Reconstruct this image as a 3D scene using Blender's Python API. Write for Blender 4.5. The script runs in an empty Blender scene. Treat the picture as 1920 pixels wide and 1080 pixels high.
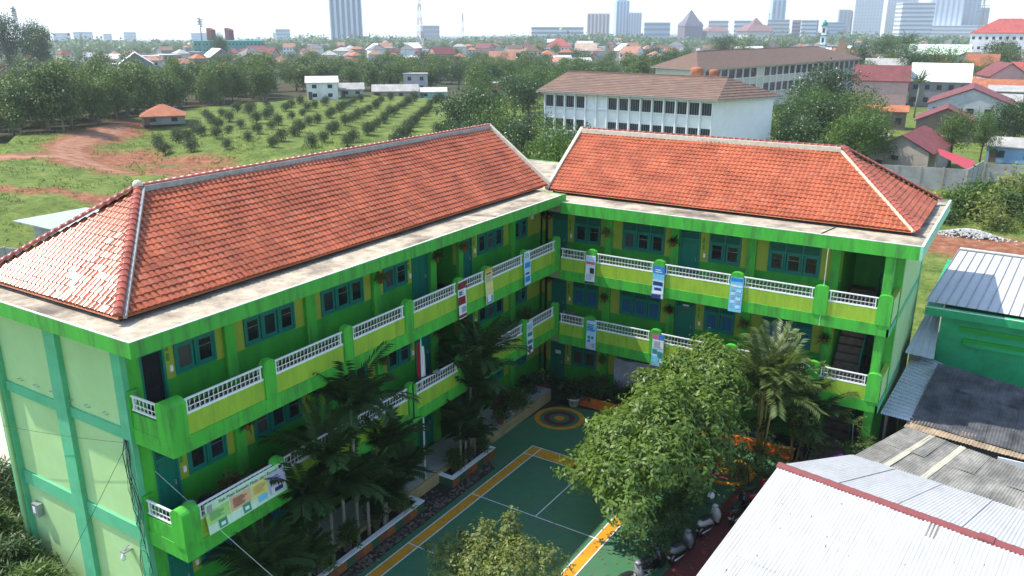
import bpy, math, random
import numpy as np
from mathutils import Vector, Matrix
R = math.radians
rnd = random.Random(7)

# ------------------------------------------------------------------ camera, sky, sun, exposure
SC = bpy.context.scene
COL = SC.collection
cam_d = bpy.data.cameras.new('camera'); cam = bpy.data.objects.new('camera', cam_d); COL.objects.link(cam)
cam_d.sensor_width = 36.0; cam_d.lens = 28.96; cam_d.clip_start = 0.2; cam_d.clip_end = 30000
CAM = Vector((19.4055, -35.5516, 19.1169))
_yaw, _pit, _rol = -0.5595, 0.3078, 0.0016
_f = Vector((math.sin(_yaw)*math.cos(_pit), math.cos(_yaw)*math.cos(_pit), -math.sin(_pit)))
_r = Vector((math.cos(_yaw), -math.sin(_yaw), 0)); _u = _r.cross(_f)
_r2 = _r*math.cos(_rol)+_u*math.sin(_rol); _u2 = -_r*math.sin(_rol)+_u*math.cos(_rol)
_m = Matrix((_r2, _u2, -_f)).transposed().to_4x4(); _m.translation = CAM
cam.matrix_world = _m
SC.camera = cam

SUNV = Vector((-0.65, -0.21, 1.0)).normalized()          # towards the sun
SUN_EL = math.asin(SUNV.z); SUN_AZ = math.atan2(SUNV.x, SUNV.y)
W = bpy.data.worlds.new('World'); SC.world = W; W.use_nodes = True
_nt = W.node_tree; _bg = _nt.nodes['Background']
_sky = _nt.nodes.new('ShaderNodeTexSky'); _sky.sky_type = 'NISHITA'; _sky.sun_disc = False
_sky.sun_elevation = SUN_EL; _sky.sun_rotation = SUN_AZ % (2*math.pi)
_sky.air_density = 1.0; _sky.dust_density = 0.6; _sky.ozone_density = 1.0; _sky.altitude = 30
_nt.links.new(_sky.outputs[0], _bg.inputs[0]); _bg.inputs[1].default_value = 0.15
_sl = bpy.data.lights.new('sun', 'SUN'); _sl.energy = 2.85; _sl.angle = R(0.55); _sl.color = (1.0, 0.945, 0.85)
_so = bpy.data.objects.new('sun', _sl); COL.objects.link(_so); _so.location = (-40, -20, 60)
_so.rotation_euler = SUNV.to_track_quat('Z', 'Y').to_euler()
vs = SC.view_settings
vs.view_transform = 'Standard'; vs.look = 'None'; vs.gamma = 1.0; vs.exposure = 1.28; vs.use_curve_mapping = False
SC.cycles.max_bounces = 6; SC.cycles.diffuse_bounces = 3; SC.cycles.glossy_bounces = 2
SC.cycles.transmission_bounces = 3; SC.cycles.transparent_max_bounces = 6; SC.cycles.volume_bounces = 2
SC.cycles.use_denoising = True; SC.cycles.sample_clamp_indirect = 6

# ------------------------------------------------------------------ helpers
class MB:
    """collects vertices and faces for one mesh"""
    def __init__(s): s.v = []; s.f = []; s.mi = []; s.cur = 0
    def add(s, verts, faces):
        b = len(s.v); s.v.extend(verts)
        for f in faces: s.f.append(tuple(b+i for i in f)); s.mi.append(s.cur)
        return s
    def box(s, x0, y0, z0, x1, y1, z1):
        x0, x1 = min(x0, x1), max(x0, x1); y0, y1 = min(y0, y1), max(y0, y1); z0, z1 = min(z0, z1), max(z0, z1)
        return s.add([(x0,y0,z0),(x1,y0,z0),(x1,y1,z0),(x0,y1,z0),(x0,y0,z1),(x1,y0,z1),(x1,y1,z1),(x0,y1,z1)],
                     [(0,3,2,1),(4,5,6,7),(0,1,5,4),(1,2,6,5),(2,3,7,6),(3,0,4,7)])
    def quad(s, a, b, c, d): return s.add([a,b,c,d], [(0,1,2,3)])
    def prism(s, poly, z0, z1):
        n = len(poly)
        ar = sum(poly[i][0]*poly[(i+1) % n][1]-poly[(i+1) % n][0]*poly[i][1] for i in range(n))
        if ar < 0: poly = poly[::-1]
        zz0 = z0 if isinstance(z0, (list, tuple)) else [z0]*n
        zz1 = z1 if isinstance(z1, (list, tuple)) else [z1]*n
        v = [(p[0],p[1],zz0[i]) for i, p in enumerate(poly)]+[(p[0],p[1],zz1[i]) for i, p in enumerate(poly)]
        f = [tuple(range(n-1,-1,-1)), tuple(range(n,2*n))]
        for i in range(n):
            j = (i+1) % n; f.append((i, j, n+j, n+i))
        return s.add(v, f)
    def tube(s, pts, r, n=6, cap=True):
        pts = [Vector(p) for p in pts]; k = len(pts)
        rs = r if isinstance(r, (list, tuple)) else [r]*k
        vv = []; up = Vector((0.13, 0.21, 0.97))
        for i, p in enumerate(pts):
            d = (pts[min(i+1,k-1)]-pts[max(i-1,0)]).normalized()
            a = d.cross(up)
            if a.length < 1e-3: a = d.cross(Vector((1,0,0)))
            a.normalize(); b = a.cross(d)
            for j in range(n):
                t = 2*math.pi*j/n
                q = p+(a*math.cos(t)+b*math.sin(t))*rs[i]; vv.append(tuple(q))
        ff = []
        for i in range(k-1):
            for j in range(n):
                j2 = (j+1) % n
                ff.append((i*n+j, (i+1)*n+j, (i+1)*n+j2, i*n+j2))
        if cap:
            ff.append(tuple(range(n))); ff.append(tuple((k-1)*n+j for j in range(n-1,-1,-1)))
        return s.add(vv, ff)
    def lathe(s, c, prof, n=12):
        vv = []; ff = []; k = len(prof)
        for (r, z) in prof:
            for j in range(n):
                t = 2*math.pi*j/n; vv.append((c[0]+r*math.cos(t), c[1]+r*math.sin(t), c[2]+z))
        for i in range(k-1):
            for j in range(n):
                j2 = (j+1) % n; ff.append((i*n+j, i*n+j2, (i+1)*n+j2, (i+1)*n+j))
        ff.append(tuple(range(n-1,-1,-1))); ff.append(tuple((k-1)*n+j for j in range(n)))
        return s.add(vv, ff)
    def ball(s, c, r, n=8, m=6, sq=(1,1,1)):
        vv = []; ff = []
        for i in range(m+1):
            a = math.pi*i/m
            for j in range(n):
                t = 2*math.pi*j/n
                vv.append((c[0]+r*sq[0]*math.sin(a)*math.cos(t), c[1]+r*sq[1]*math.sin(a)*math.sin(t), c[2]+r*sq[2]*math.cos(a)))
        for i in range(m):
            for j in range(n):
                j2 = (j+1) % n; ff.append((i*n+j, (i+1)*n+j, (i+1)*n+j2, i*n+j2))
        return s.add(vv, ff)

BASE = {}
def mesh_of(mb, mats, smooth=False, name='m'):
    me = bpy.data.meshes.new(name); me.from_pydata(mb.v, [], mb.f)
    if not isinstance(mats, (list, tuple)): mats = [mats]
    for m in mats: me.materials.append(m)
    if len(mats) > 1: me.polygons.foreach_set('material_index', mb.mi)
    if smooth: me.polygons.foreach_set('use_smooth', [True]*len(me.polygons))
    me.update(); return me
def empty(name, loc, rz=0.0):
    o = bpy.data.objects.new(name, None); COL.objects.link(o); o.location = loc; o.rotation_euler = (0,0,rz)
    o.empty_display_size = 0.2; BASE[o.name] = Vector(loc); return o
def tag(o, label, cat, group=None, kind=None):
    if label: o['label'] = label
    if cat: o['category'] = cat
    if group: o['group'] = group
    if kind: o['kind'] = kind
    return o
def thing(name, label, cat, loc=(0,0,0), rz=0.0, group=None): return tag(empty(name, loc, rz), label, cat, group)
def obj(name, mb, mat, parent=None, smooth=False, local=False, kind=None):
    """one mesh object; vertices given in world metres (or the parent's own frame with local=True)"""
    b = BASE[parent.name] if (parent is not None and not local) else Vector((0,0,0))
    if parent is not None and not local and b.length > 0:
        mb.v = [(p[0]-b.x, p[1]-b.y, p[2]-b.z) for p in mb.v]
    o = bpy.data.objects.new(name, mesh_of(mb, mat, smooth, name)); COL.objects.link(o)
    BASE[o.name] = b
    if parent is not None: o.parent = parent
    if kind: o['kind'] = kind
    return o
def struct(name, mb, mat, parent=None, smooth=False):
    o = obj(name, mb, mat, parent, smooth)
    if parent is None: o['kind'] = 'structure'
    return o
def copy_tree(o, parent=None):
    c = o.copy(); COL.objects.link(c); c.parent = parent
    for ch in o.children: copy_tree(ch, c)
    return c
ORD = ['first','second','third','fourth','fifth','sixth','seventh','eighth','ninth','tenth','eleventh','twelfth','thirteenth','fourteenth','fifteenth','sixteenth','seventeenth','eighteenth','nineteenth']
def nth(i):
    if i < 19: return ORD[i]
    n = i+1
    return '%d%s' % (n, 'th' if 10 <= n % 100 <= 20 else {1:'st',2:'nd',3:'rd'}.get(n % 10, 'th'))
def bearing(o):
    d = o.location-CAM; return math.atan2(d.x*_r.x+d.y*_r.y, d.x*_f.x+d.y*_f.y)

# ------------------------------------------------------------------ materials
MATS = {}
def mat(name, col, rough=0.75, var=0.12, scale=2.0, bump=0.0, bscale=30.0, spec=0.4, dirt=None, dirt_scale=1.2, dirt_amt=0.5, stretch=(1,1,1), metal=0.0, fine=True):
    if name in MATS: return MATS[name]
    m = bpy.data.materials.new(name); m.use_nodes = True; nt = m.node_tree; N = nt.nodes; L = nt.links
    b = N['Principled BSDF']; b.inputs['Roughness'].default_value = rough; b.inputs['Metallic'].default_value = metal
    b.inputs['Specular IOR Level'].default_value = spec
    tc = N.new('ShaderNodeTexCoord'); mp = N.new('ShaderNodeMapping'); mp.inputs['Scale'].default_value = stretch
    L.new(tc.outputs['Object'], mp.inputs['Vector'])
    n1 = N.new('ShaderNodeTexNoise'); n1.inputs['Scale'].default_value = scale; n1.inputs['Detail'].default_value = 6 if fine else 3
    n1.inputs['Roughness'].default_value = 0.65
    L.new(mp.outputs[0], n1.inputs['Vector'])
    rp = N.new('ShaderNodeValToRGB')
    c = Vector(col)
    rp.color_ramp.elements[0].position = 0.28; rp.color_ramp.elements[1].position = 0.72
    rp.color_ramp.elements[0].color = (*(c*(1-var)), 1); rp.color_ramp.elements[1].color = (*[min(1, x) for x in c*(1+var)], 1)
    L.new(n1.outputs['Fac'], rp.inputs['Fac']); out = rp.outputs['Color']
    if dirt:
        n2 = N.new('ShaderNodeTexNoise'); n2.inputs['Scale'].default_value = dirt_scale; n2.inputs['Detail'].default_value = 8; n2.inputs['Roughness'].default_value = 0.7
        mp2 = N.new('ShaderNodeMapping'); mp2.inputs['Location'].default_value = (3.1, 7.7, 1.3); mp2.inputs['Scale'].default_value = stretch
        L.new(tc.outputs['Object'], mp2.inputs['Vector']); L.new(mp2.outputs[0], n2.inputs['Vector'])
        r2 = N.new('ShaderNodeValToRGB'); r2.color_ramp.elements[0].position = 0.46; r2.color_ramp.elements[1].position = 0.66
        r2.color_ramp.elements[0].color = (0,0,0,1); r2.color_ramp.elements[1].color = (dirt_amt,)*3+(1,)
        L.new(n2.outputs['Fac'], r2.inputs['Fac'])
        mx = N.new('ShaderNodeMix'); mx.data_type = 'RGBA'; mx.inputs['B'].default_value = (*dirt, 1)
        L.new(r2.outputs['Color'], mx.inputs['Factor']); L.new(out, mx.inputs['A']); out = mx.outputs['Result']
    L.new(out, b.inputs['Base Color'])
    if bump > 0:
        n3 = N.new('ShaderNodeTexNoise'); n3.inputs['Scale'].default_value = bscale; n3.inputs['Detail'].default_value = 4
        L.new(tc.outputs['Object'], n3.inputs['Vector'])
        bp = N.new('ShaderNodeBump'); bp.inputs['Strength'].default_value = bump; bp.inputs['Distance'].default_value = 0.02
        L.new(n3.outputs['Fac'], bp.inputs['Height']); L.new(bp.outputs[0], b.inputs['Normal'])
    MATS[name] = m; return m
def leaf_mat(name, col, var=0.35, trans=0.25, rough=0.5, spec=0.35):
    """leaf: colour varies from leaf to leaf (per-face attribute) and from plant to plant"""
    if name in MATS: return MATS[name]
    m = bpy.data.materials.new(name); m.use_nodes = True; nt = m.node_tree; N = nt.nodes; L = nt.links
    b = N['Principled BSDF']; b.inputs['Roughness'].default_value = rough; b.inputs['Specular IOR Level'].default_value = spec
    at = N.new('ShaderNodeAttribute'); at.attribute_name = 'lv'
    oi = N.new('ShaderNodeObjectInfo')
    ad = N.new('ShaderNodeMath'); ad.operation = 'MULTIPLY_ADD'; ad.inputs[1].default_value = 0.45; L.new(oi.outputs['Random'], ad.inputs[0])
    ml = N.new('ShaderNodeMath'); ml.operation = 'MULTIPLY'; ml.inputs[1].default_value = 0.6; L.new(at.outputs['Fac'], ml.inputs[0]); L.new(ml.outputs[0], ad.inputs[2])
    rp = N.new('ShaderNodeValToRGB'); c = Vector(col)
    rp.color_ramp.elements[0].color = (c.x*(1-var), c.y*(1-var*0.9), c.z*(1-var), 1)
    rp.color_ramp.elements[1].color = (c.x*(1+var*1.5), c.y*(1+var), c.z*(1+var*0.4), 1)
    L.new(ad.outputs[0], rp.inputs['Fac']); L.new(rp.outputs['Color'], b.inputs['Base Color'])
    if trans > 0:
        t = N.new('ShaderNodeBsdfTranslucent'); hs = N.new('ShaderNodeHueSaturation'); hs.inputs['Value'].default_value = 1.5; hs.inputs['Saturation'].default_value = 1.1
        L.new(rp.outputs['Color'], hs.inputs['Color']); L.new(hs.outputs['Color'], t.inputs['Color'])
        mx = N.new('ShaderNodeMixShader'); mx.inputs[0].default_value = trans
        L.new(b.outputs[0], mx.inputs[1]); L.new(t.outputs[0], mx.inputs[2]); L.new(mx.outputs[0], N['Material Output'].inputs['Surface'])
    MATS[name] = m; return m
def tile_mat(name, c0, c1, c2, rough=0.33, spec=0.5):
    if name in MATS: return MATS[name]
    m = bpy.data.materials.new(name); m.use_nodes = True; nt = m.node_tree; N = nt.nodes; L = nt.links
    b = N['Principled BSDF']; b.inputs['Roughness'].default_value = rough; b.inputs['Specular IOR Level'].default_value = spec
    at = N.new('ShaderNodeAttribute'); at.attribute_name = 'tv'; oi = N.new('ShaderNodeObjectInfo')
    ad = N.new('ShaderNodeMath'); ad.operation = 'ADD'; L.new(at.outputs['Fac'], ad.inputs[0]); L.new(oi.outputs['Random'], ad.inputs[1])
    fr = N.new('ShaderNodeMath'); fr.operation = 'FRACT'; L.new(ad.outputs[0], fr.inputs[0])
    rp = N.new('ShaderNodeValToRGB'); e = rp.color_ramp.elements
    e[0].position = 0.0; e[0].color = (*c1, 1); e[1].position = 1.0; e[1].color = (*c2, 1)
    for p, c in ((0.12, c0), (0.5, tuple(x*1.06 for x in c0)), (0.85, tuple(x*0.9 for x in c0)), (0.95, c2)):
        q = e.new(p); q.color = (*c, 1)
    L.new(fr.outputs[0], rp.inputs['Fac'])
    tc = N.new('ShaderNodeTexCoord'); n1 = N.new('ShaderNodeTexNoise'); n1.inputs['Scale'].default_value = 0.9; n1.inputs['Detail'].default_value = 5
    geo = N.new('ShaderNodeNewGeometry'); L.new(geo.outputs['Position'], n1.inputs['Vector'])
    r2 = N.new('ShaderNodeValToRGB'); r2.color_ramp.elements[0].position = 0.3; r2.color_ramp.elements[0].color = (0.66,0.65,0.64,1); r2.color_ramp.elements[1].position = 0.7; r2.color_ramp.elements[1].color = (1.1,1.1,1.1,1)
    L.new(n1.outputs['Fac'], r2.inputs['Fac'])
    mx = N.new('ShaderNodeMix'); mx.data_type = 'RGBA'; mx.blend_type = 'MULTIPLY'; mx.inputs['Factor'].default_value = 1.0
    L.new(rp.outputs['Color'], mx.inputs['A']); L.new(r2.outputs['Color'], mx.inputs['B']); L.new(mx.outputs['Result'], b.inputs['Base Color'])
    MATS[name] = m; return m
def glass_mat(name, col=(0.012,0.013,0.014), rough=0.08):
    if name in MATS: return MATS[name]
    m = mat(name, col, rough=rough, var=0.5, scale=1.5, spec=0.5); return m

M_BAND = mat('bright_green_paint', (0.060,0.42,0.035), 0.62, 0.14, 1.3, 0.25, 9, dirt=(0.045,0.14,0.035), dirt_amt=0.65, dirt_scale=1.5, stretch=(2.2,2.2,0.4))
M_FASC = mat('green_fascia_paint', (0.060,0.38,0.040), 0.6, 0.12, 1.5, 0.2, 14, dirt=(0.05,0.14,0.04), dirt_amt=0.75, dirt_scale=1.4, stretch=(2.5,2.5,0.35))
M_LOWER = mat('deep_green_paint', (0.030,0.30,0.022), 0.55, 0.16, 1.0, 0.2, 9, dirt=(0.02,0.14,0.02), dirt_amt=0.4, dirt_scale=1.2, stretch=(1.5,1.5,0.5))
M_UPPER = mat('yellow_green_paint', (0.30,0.36,0.030), 0.65, 0.12, 1.2, 0.1, 20)
M_PANEL = mat('lime_paint', (0.30,0.46,0.030), 0.6, 0.12, 1.0, 0.1, 20, dirt=(0.14,0.22,0.03), dirt_amt=0.5, dirt_scale=1.4, stretch=(2.2,2.2,0.4))
M_TEAL = mat('teal_woodwork_paint', (0.0,0.165,0.115), 0.45, 0.12, 2.0)
M_TEALD = mat('dark_teal_door_paint', (0.0,0.155,0.095), 0.4, 0.15, 3.0, stretch=(6,6,0.6))
M_PALE = mat('pale_green_render', (0.42,0.62,0.28), 0.8, 0.08, 0.8, 0.15, 18, dirt=(0.42,0.56,0.18), dirt_amt=0.4, dirt_scale=0.5)
M_AQUA = mat('aqua_green_paint', (0.10,0.44,0.22), 0.7, 0.12, 1.2, 0.1, 18, dirt=(0.2,0.5,0.32), dirt_amt=0.4)
M_SLAB = mat('weathered_concrete_roof_slab', (0.42,0.35,0.255), 0.9, 0.38, 1.8, 0.5, 8, dirt=(0.10,0.08,0.06), dirt_amt=0.9, dirt_scale=0.55)
M_SLABT = mat('white_edge_paint', (0.66,0.74,0.62), 0.7, 0.2, 5.0, dirt=(0.3,0.34,0.26), dirt_amt=0.6, dirt_scale=5.0)
M_RAIL = mat('white_iron_paint', (0.78,0.77,0.74), 0.45, 0.06, 3.0)
M_BEAD = mat('cream_bead_paint', (0.80,0.66,0.36), 0.5, 0.06, 3.0)
M_CORR = mat('brown_floor_tile', (0.13,0.052,0.03), 0.5, 0.25, 2.5)
M_DARK = mat('dark_interior', (0.012,0.011,0.011), 0.9, 0.4, 1.0)
M_ROOM = mat('room_plaster', (0.20,0.24,0.10), 0.8, 0.15, 1.0)
M_GLASS = glass_mat('dark_window_glass')
M_CURT = mat('blue_curtain', (0.005,0.085,0.17), 0.8, 0.3, 1.2, stretch=(7,7,0.3))
M_CURTB = mat('brown_curtain', (0.05,0.028,0.022), 0.8, 0.4, 1.2, stretch=(9,9,0.3))
M_MORT = mat('grey_mortar', (0.34,0.32,0.30), 0.9, 0.25, 4.0, 0.3, 20)
M_CREAM = mat('cream_mortar', (0.62,0.55,0.42), 0.85, 0.2, 4.0, 0.3, 20)
M_CEIL = mat('pale_soffit', (0.30,0.36,0.16), 0.8, 0.1, 1.0)
M_TILE = tile_mat('glazed_clay_tile', (0.46,0.122,0.054), (0.38,0.105,0.054), (0.48,0.152,0.075), rough=0.20, spec=0.35)
M_TILECAP = tile_mat('glazed_cap_tile', (0.36,0.085,0.05), (0.28,0.07,0.045), (0.44,0.12,0.07), rough=0.36)
M_STAIR = mat('brown_stair_stone', (0.16,0.11,0.08), 0.7, 0.35, 3.0)
M_WHITE = mat('white_paint', (0.78,0.78,0.76), 0.6, 0.05, 2.0)
M_TERRA = mat('terracotta_pot', (0.38,0.11,0.04), 0.7, 0.2, 4.0)
M_BLACK = mat('black_plastic', (0.012,0.012,0.013), 0.45, 0.3, 4.0)
M_CABLE = mat('black_cable', (0.02,0.02,0.02), 0.6, 0.2, 4.0)
M_GREYM = mat('grey_metal', (0.33,0.34,0.35), 0.4, 0.15, 3.0, metal=0.5)
M_WOOD = mat('worn_red_brown_wood', (0.10,0.032,0.02), 0.5, 0.3, 2.0, stretch=(1,1,6))

# ------------------------------------------------------------------ ground
def sstep(a, b, x):
    t = np.clip((x-a)/(b-a), 0, 1); return t*t*(3-2*t)
def fbm(x, y, s, seed=0):
    r = np.random.RandomState(seed); out = 0*x
    for o in range(4):
        k = (2**o)/s
        for _ in range(3):
            a = r.rand()*6.28; p = r.rand()*6.28
            out = out+np.sin((x*math.cos(a)+y*math.sin(a))*k*6.28+p+1.7*np.sin((x*math.sin(a)-y*math.cos(a))*k*4+p))/(3*2**o)
    return out
ROAD = [(-58,26),(-67,31),(-78,28),(-90,29.5),(-98,31.5),(-106,36),(-113,42),(-118,50),(-127,58)]
ROAD2 = [(-98,31),(-100.5,26),(-104,22),(-125,12)]
def dist_path(x, y, P):
    d = np.full(x.shape, 1e9)
    for (ax, ay), (bx, by) in zip(P[:-1], P[1:]):
        vx, vy = bx-ax, by-ay; t = np.clip(((x-ax)*vx+(y-ay)*vy)/(vx*vx+vy*vy), 0, 1)
        d = np.minimum(d, np.hypot(x-ax-t*vx, y-ay-t*vy))
    return d
def ground_h(x, y):
    # the orchard hill: its toe runs along the dirt road, its top is a gently rising lawn
    d = dist_path(x, y, [(-60,36),(-72,37),(-88,36),(-100,42),(-108,52),(-114,60)])
    side = ((x+118)*0.55+(y-60)*0.83) > -22
    h = 1.6*sstep(2, 13, d)*side
    h = h*sstep(-52, -66, x+(y-40)*-0.12)*sstep(150, 132, y)*sstep(-165, -130, x)
    h = h+0.25*fbm(x, y, 16, 3)*sstep(-45, -60, x)*sstep(-200, -150, x)
    # the low bank behind the right wing
    h = h+1.8*np.exp(-(((x-22)/9)**2+((y-66)/5)**2))*(1+0.3*fbm(x, y, 5, 5))
    return h
def far_drop(x, y):
    # beyond the neighbourhood the land falls away gently, more so to the left
    dx, dy = x-CAM.x, y-CAM.y; d = np.hypot(dx, dy)+1e-6
    t = np.clip((dx*_r.x+dy*_r.y)/np.maximum(dx*_f.x+dy*_f.y, 0.6*d)*0.95, -0.8, 0.65)
    return (0.0085-0.0115*t)*np.maximum(0, d-300)
def gz(x, y): return float(ground_h(np.array([x]), np.array([y]))[0]-far_drop(np.array([x]), np.array([y]))[0])-0.02
def grid(xs, ys): return np.meshgrid(xs, ys, indexing='ij')
def axis(lo, hi, step, far):
    a = list(np.arange(lo, hi+step*0.5, step)); s = step; v = hi
    while v < far: s *= 1.6; v = min(v+s, far); a.append(v)
    s = step; v = lo; b = []
    while v > -far: s *= 1.6; v = max(v-s, -far); b.append(v)
    return np.array(b[::-1]+a)
gx = axis(-150, 40, 1.25, 9000); gy = axis(-40, 150, 1.25, 9000)
GX, GY = grid(gx, gy); GZ = ground_h(GX, GY)-far_drop(GX, GY)-0.02
near = (GX > -14) & (GX < 30) & (GY > -45) & (GY < 16); GZ[near] = -0.02
nx, ny = len(gx), len(gy)
V = np.stack([GX, GY, GZ], -1).reshape(-1, 3)
I = np.arange(nx*ny).reshape(nx, ny)
F = np.stack([I[:-1,:-1], I[1:,:-1], I[1:,1:], I[:-1,1:]], -1).reshape(-1, 4)
def np_mesh(name, V, F, mats, attrs=None, smooth=False, corner=None):
    me = bpy.data.meshes.new(name); k = F.shape[1]
    me.vertices.add(len(V)); me.vertices.foreach_set('co', np.ascontiguousarray(V, dtype=np.float32).ravel())
    me.loops.add(F.size); me.loops.foreach_set('vertex_index', np.ascontiguousarray(F, dtype=np.int32).ravel())
    me.polygons.add(len(F)); me.polygons.foreach_set('loop_start', np.arange(0, F.size, k, dtype=np.int32))
    try: me.polygons.foreach_set('loop_total', np.full(len(F), k, dtype=np.int32))
    except Exception: pass
    if smooth: me.polygons.foreach_set('use_smooth', np.ones(len(F), dtype=bool))
    for m in (mats if isinstance(mats, (list, tuple)) else [mats]): me.materials.append(m)
    for nm, (dom, arr) in (attrs or {}).items():
        a = me.attributes.new(nm, 'FLOAT', dom); a.data.foreach_set('value', np.ascontiguousarray(arr, dtype=np.float32).ravel())
    me.update(calc_edges=True); me.validate(); return me
fx, fy = V[:,0], V[:,1]
droad = np.minimum(dist_path(fx, fy, ROAD), dist_path(fx, fy, ROAD2)+0.8)
nz = fbm(fx, fy, 9, 11); nz2 = fbm(fx, fy, 22, 4)
dirt = sstep(4.6, 3.0, droad+1.3*nz)
slope = sstep(0.35, 2.0, dist_path(fx, fy, [(-58,33),(-66,35),(-80,37),(-92,38),(-100,42)])*-0.35+3.0+0.9*nz2+0.5*nz)*(fx > -108)*(fx < -50)*(fy > 28)
dirt = np.maximum(dirt, slope*sstep(-1.0, 0.15, nz+nz2*0.6+0.5))
dirt = np.maximum(dirt, sstep(6.5, 3.5, dist_path(fx, fy, [(-116,46),(-124,56),(-128,60)])+2*nz))
dirt = np.maximum(dirt, sstep(2.2, 1.0, dist_path(fx, fy, [(-48,12),(-60,16),(-72,14),(-90,4)])+1.2*nz))
dirt = np.maximum(dirt, sstep(6.5, 3.5, dist_path(fx, fy, [(0,47),(14,48.5),(30,49),(60,50)])+1.5*nz))
dirt = np.maximum(dirt, 0.8*sstep(7, 4, dist_path(fx, fy, [(14,69),(24,70),(50,72)])+2.5*nz))
rut = sstep(0.9, 0.2, np.abs(droad-1.1))*sstep(3, 2.5, droad)
forest = sstep(-2, 3, np.interp(fy, [20,34,40,44,58,72,90,108,124,150], [-150,-134,-124,-120,-127,-137,-143,-146,-151,-160])-fx+1.5*nz)*(fy > 20)*(fy < 170)*(fx > -300)
town = sstep(225, 245, np.hypot(fx-19, fy+35))*(1-forest)
def ground_material():
    m = bpy.data.materials.new('grass_and_red_earth'); m.use_nodes = True; nt = m.node_tree; N = nt.nodes; L = nt.links
    b = N['Principled BSDF']; b.inputs['Roughness'].default_value = 0.95; b.inputs['Specular IOR Level'].default_value = 0.1
    geo = N.new('ShaderNodeNewGeometry')
    def noise(s, d=6, r=0.65):
        n = N.new('ShaderNodeTexNoise'); n.inputs['Scale'].default_value = s; n.inputs['Detail'].default_value = d; n.inputs['Roughness'].default_value = r
        L.new(geo.outputs['Position'], n.inputs['Vector']); return n.outputs['Fac']
    def ramp(f, stops):
        r = N.new('ShaderNodeValToRGB'); e = r.color_ramp.elements
        e[0].position, e[0].color = stops[0][0], (*stops[0][1], 1); e[1].position, e[1].color = stops[-1][0], (*stops[-1][1], 1)
        for p, c in stops[1:-1]: q = e.new(p); q.color = (*c, 1)
        L.new(f, r.inputs['Fac']); return r.outputs['Color']
    def mix(f, a, c):
        x = N.new('ShaderNodeMix'); x.data_type = 'RGBA'; L.new(f, x.inputs['Factor']); L.new(a, x.inputs['A']); L.new(c, x.inputs['B']); return x.outputs['Result']
    def attr(n):
        a = N.new('ShaderNodeAttribute'); a.attribute_name = n; return a.outputs['Fac']
    grass = ramp(noise(0.35), [(0.3,(0.070,0.100,0.022)),(0.5,(0.115,0.160,0.034)),(0.66,(0.17,0.205,0.050)),(0.8,(0.21,0.20,0.08))])
    earth = ramp(noise(0.8), [(0.3,(0.16,0.062,0.032)),(0.5,(0.25,0.10,0.055)),(0.72,(0.36,0.18,0.105))])
    ruts = ramp(noise(2.0), [(0.3,(0.34,0.19,0.12)),(0.7,(0.42,0.27,0.18))])
    wood = ramp(noise(0.5), [(0.3,(0.03,0.03,0.015)),(0.7,(0.10,0.08,0.04))])
    twn = ramp(noise(0.05), [(0.35,(0.030,0.050,0.018)),(0.5,(0.075,0.075,0.045)),(0.65,(0.05,0.07,0.03))])
    fine = ramp(noise(1.7, 8, 0.75), [(0.35,(0.55,0.58,0.5)),(0.5,(1.0,1.0,1.0)),(0.7,(1.35,1.25,1.1))])
    def mul(a, c_):
        x = N.new('ShaderNodeMix'); x.data_type = 'RGBA'; x.blend_type = 'MULTIPLY'; x.inputs['Factor'].default_value = 1.0; L.new(a, x.inputs['A']); L.new(c_, x.inputs['B']); return x.outputs['Result']
    grass = mul(grass, fine); earth = mul(earth, fine)
    c = mix(attr('dirt'), grass, earth); c = mix(attr('rut'), c, ruts); c = mix(attr('forest'), c, wood); c = mix(attr('town'), c, twn)
    L.new(c, b.inputs['Base Color'])
    bp = N.new('ShaderNodeBump'); bp.inputs['Strength'].default_value = 0.7; bp.inputs['Distance'].default_value = 0.25
    L.new(noise(2.2, 5), bp.inputs['Height']); L.new(bp.outputs[0], b.inputs['Normal'])
    return m
g = bpy.data.objects.new('ground', np_mesh('ground', V, F, ground_material(), {'dirt':('POINT',dirt*(1-town)), 'rut':('POINT',rut*0.7), 'forest':('POINT',forest), 'town':('POINT',town)}, True))
COL.objects.link(g); g['kind'] = 'structure'
# ------------------------------------------------------------------ the two school wings
S = 3.5
TILE_W, TILE_G = 0.215, 0.245
_pu = np.array([0.0, 0.10, 0.22, 0.36, 0.46, 0.62, 0.80, 1.0])*TILE_W
_ph = np.array([0.002, 0.030, 0.046, 0.048, 0.0445, 0.030, 0.012, 0.002])
def tile_local():
    """one S-shaped tile in its own frame: x along the eave, y up the slope, z out of the roof"""
    n = len(_pu)
    top = np.stack([_pu, np.full(n, TILE_G+0.05), _ph], -1)
    bot = np.stack([_pu, np.zeros(n), _ph+0.036], -1)
    lip = np.stack([_pu, np.zeros(n)+0.004, _ph-0.006], -1)
    V = np.concatenate([lip, bot, top, bot])
    f = []
    for i in range(n-1):
        f.append((i, i+1, 3*n+i+1, 3*n+i)); f.append((n+i, n+i+1, 2*n+i+1, 2*n+i))
    return V, np.array(f)
_TV, _TF = tile_local()
_tile_single = np_mesh('tile', _TV, _TF, M_TILE, None, True)
def tile_face(O, e, s, n_cols, n_rows, inside):
    """positions of all tiles on one roof face"""
    O, e, s = Vector(O), Vector(e).normalized(), Vector(s).normalized(); n = e.cross(s)
    out = []
    for j in range(n_rows):
        for i in range(n_cols):
            c = O+e*((i+0.5)*TILE_W)+s*((j+0.5)*TILE_G)
            if inside(c): out.append((O+e*(i*TILE_W)+s*(j*TILE_G)+n*(0.018*math.sin(i*0.11+j*0.2)+0.012*math.sin(i*0.31-j*0.5)-0.01), e, s, n, c))
    return out
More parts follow.
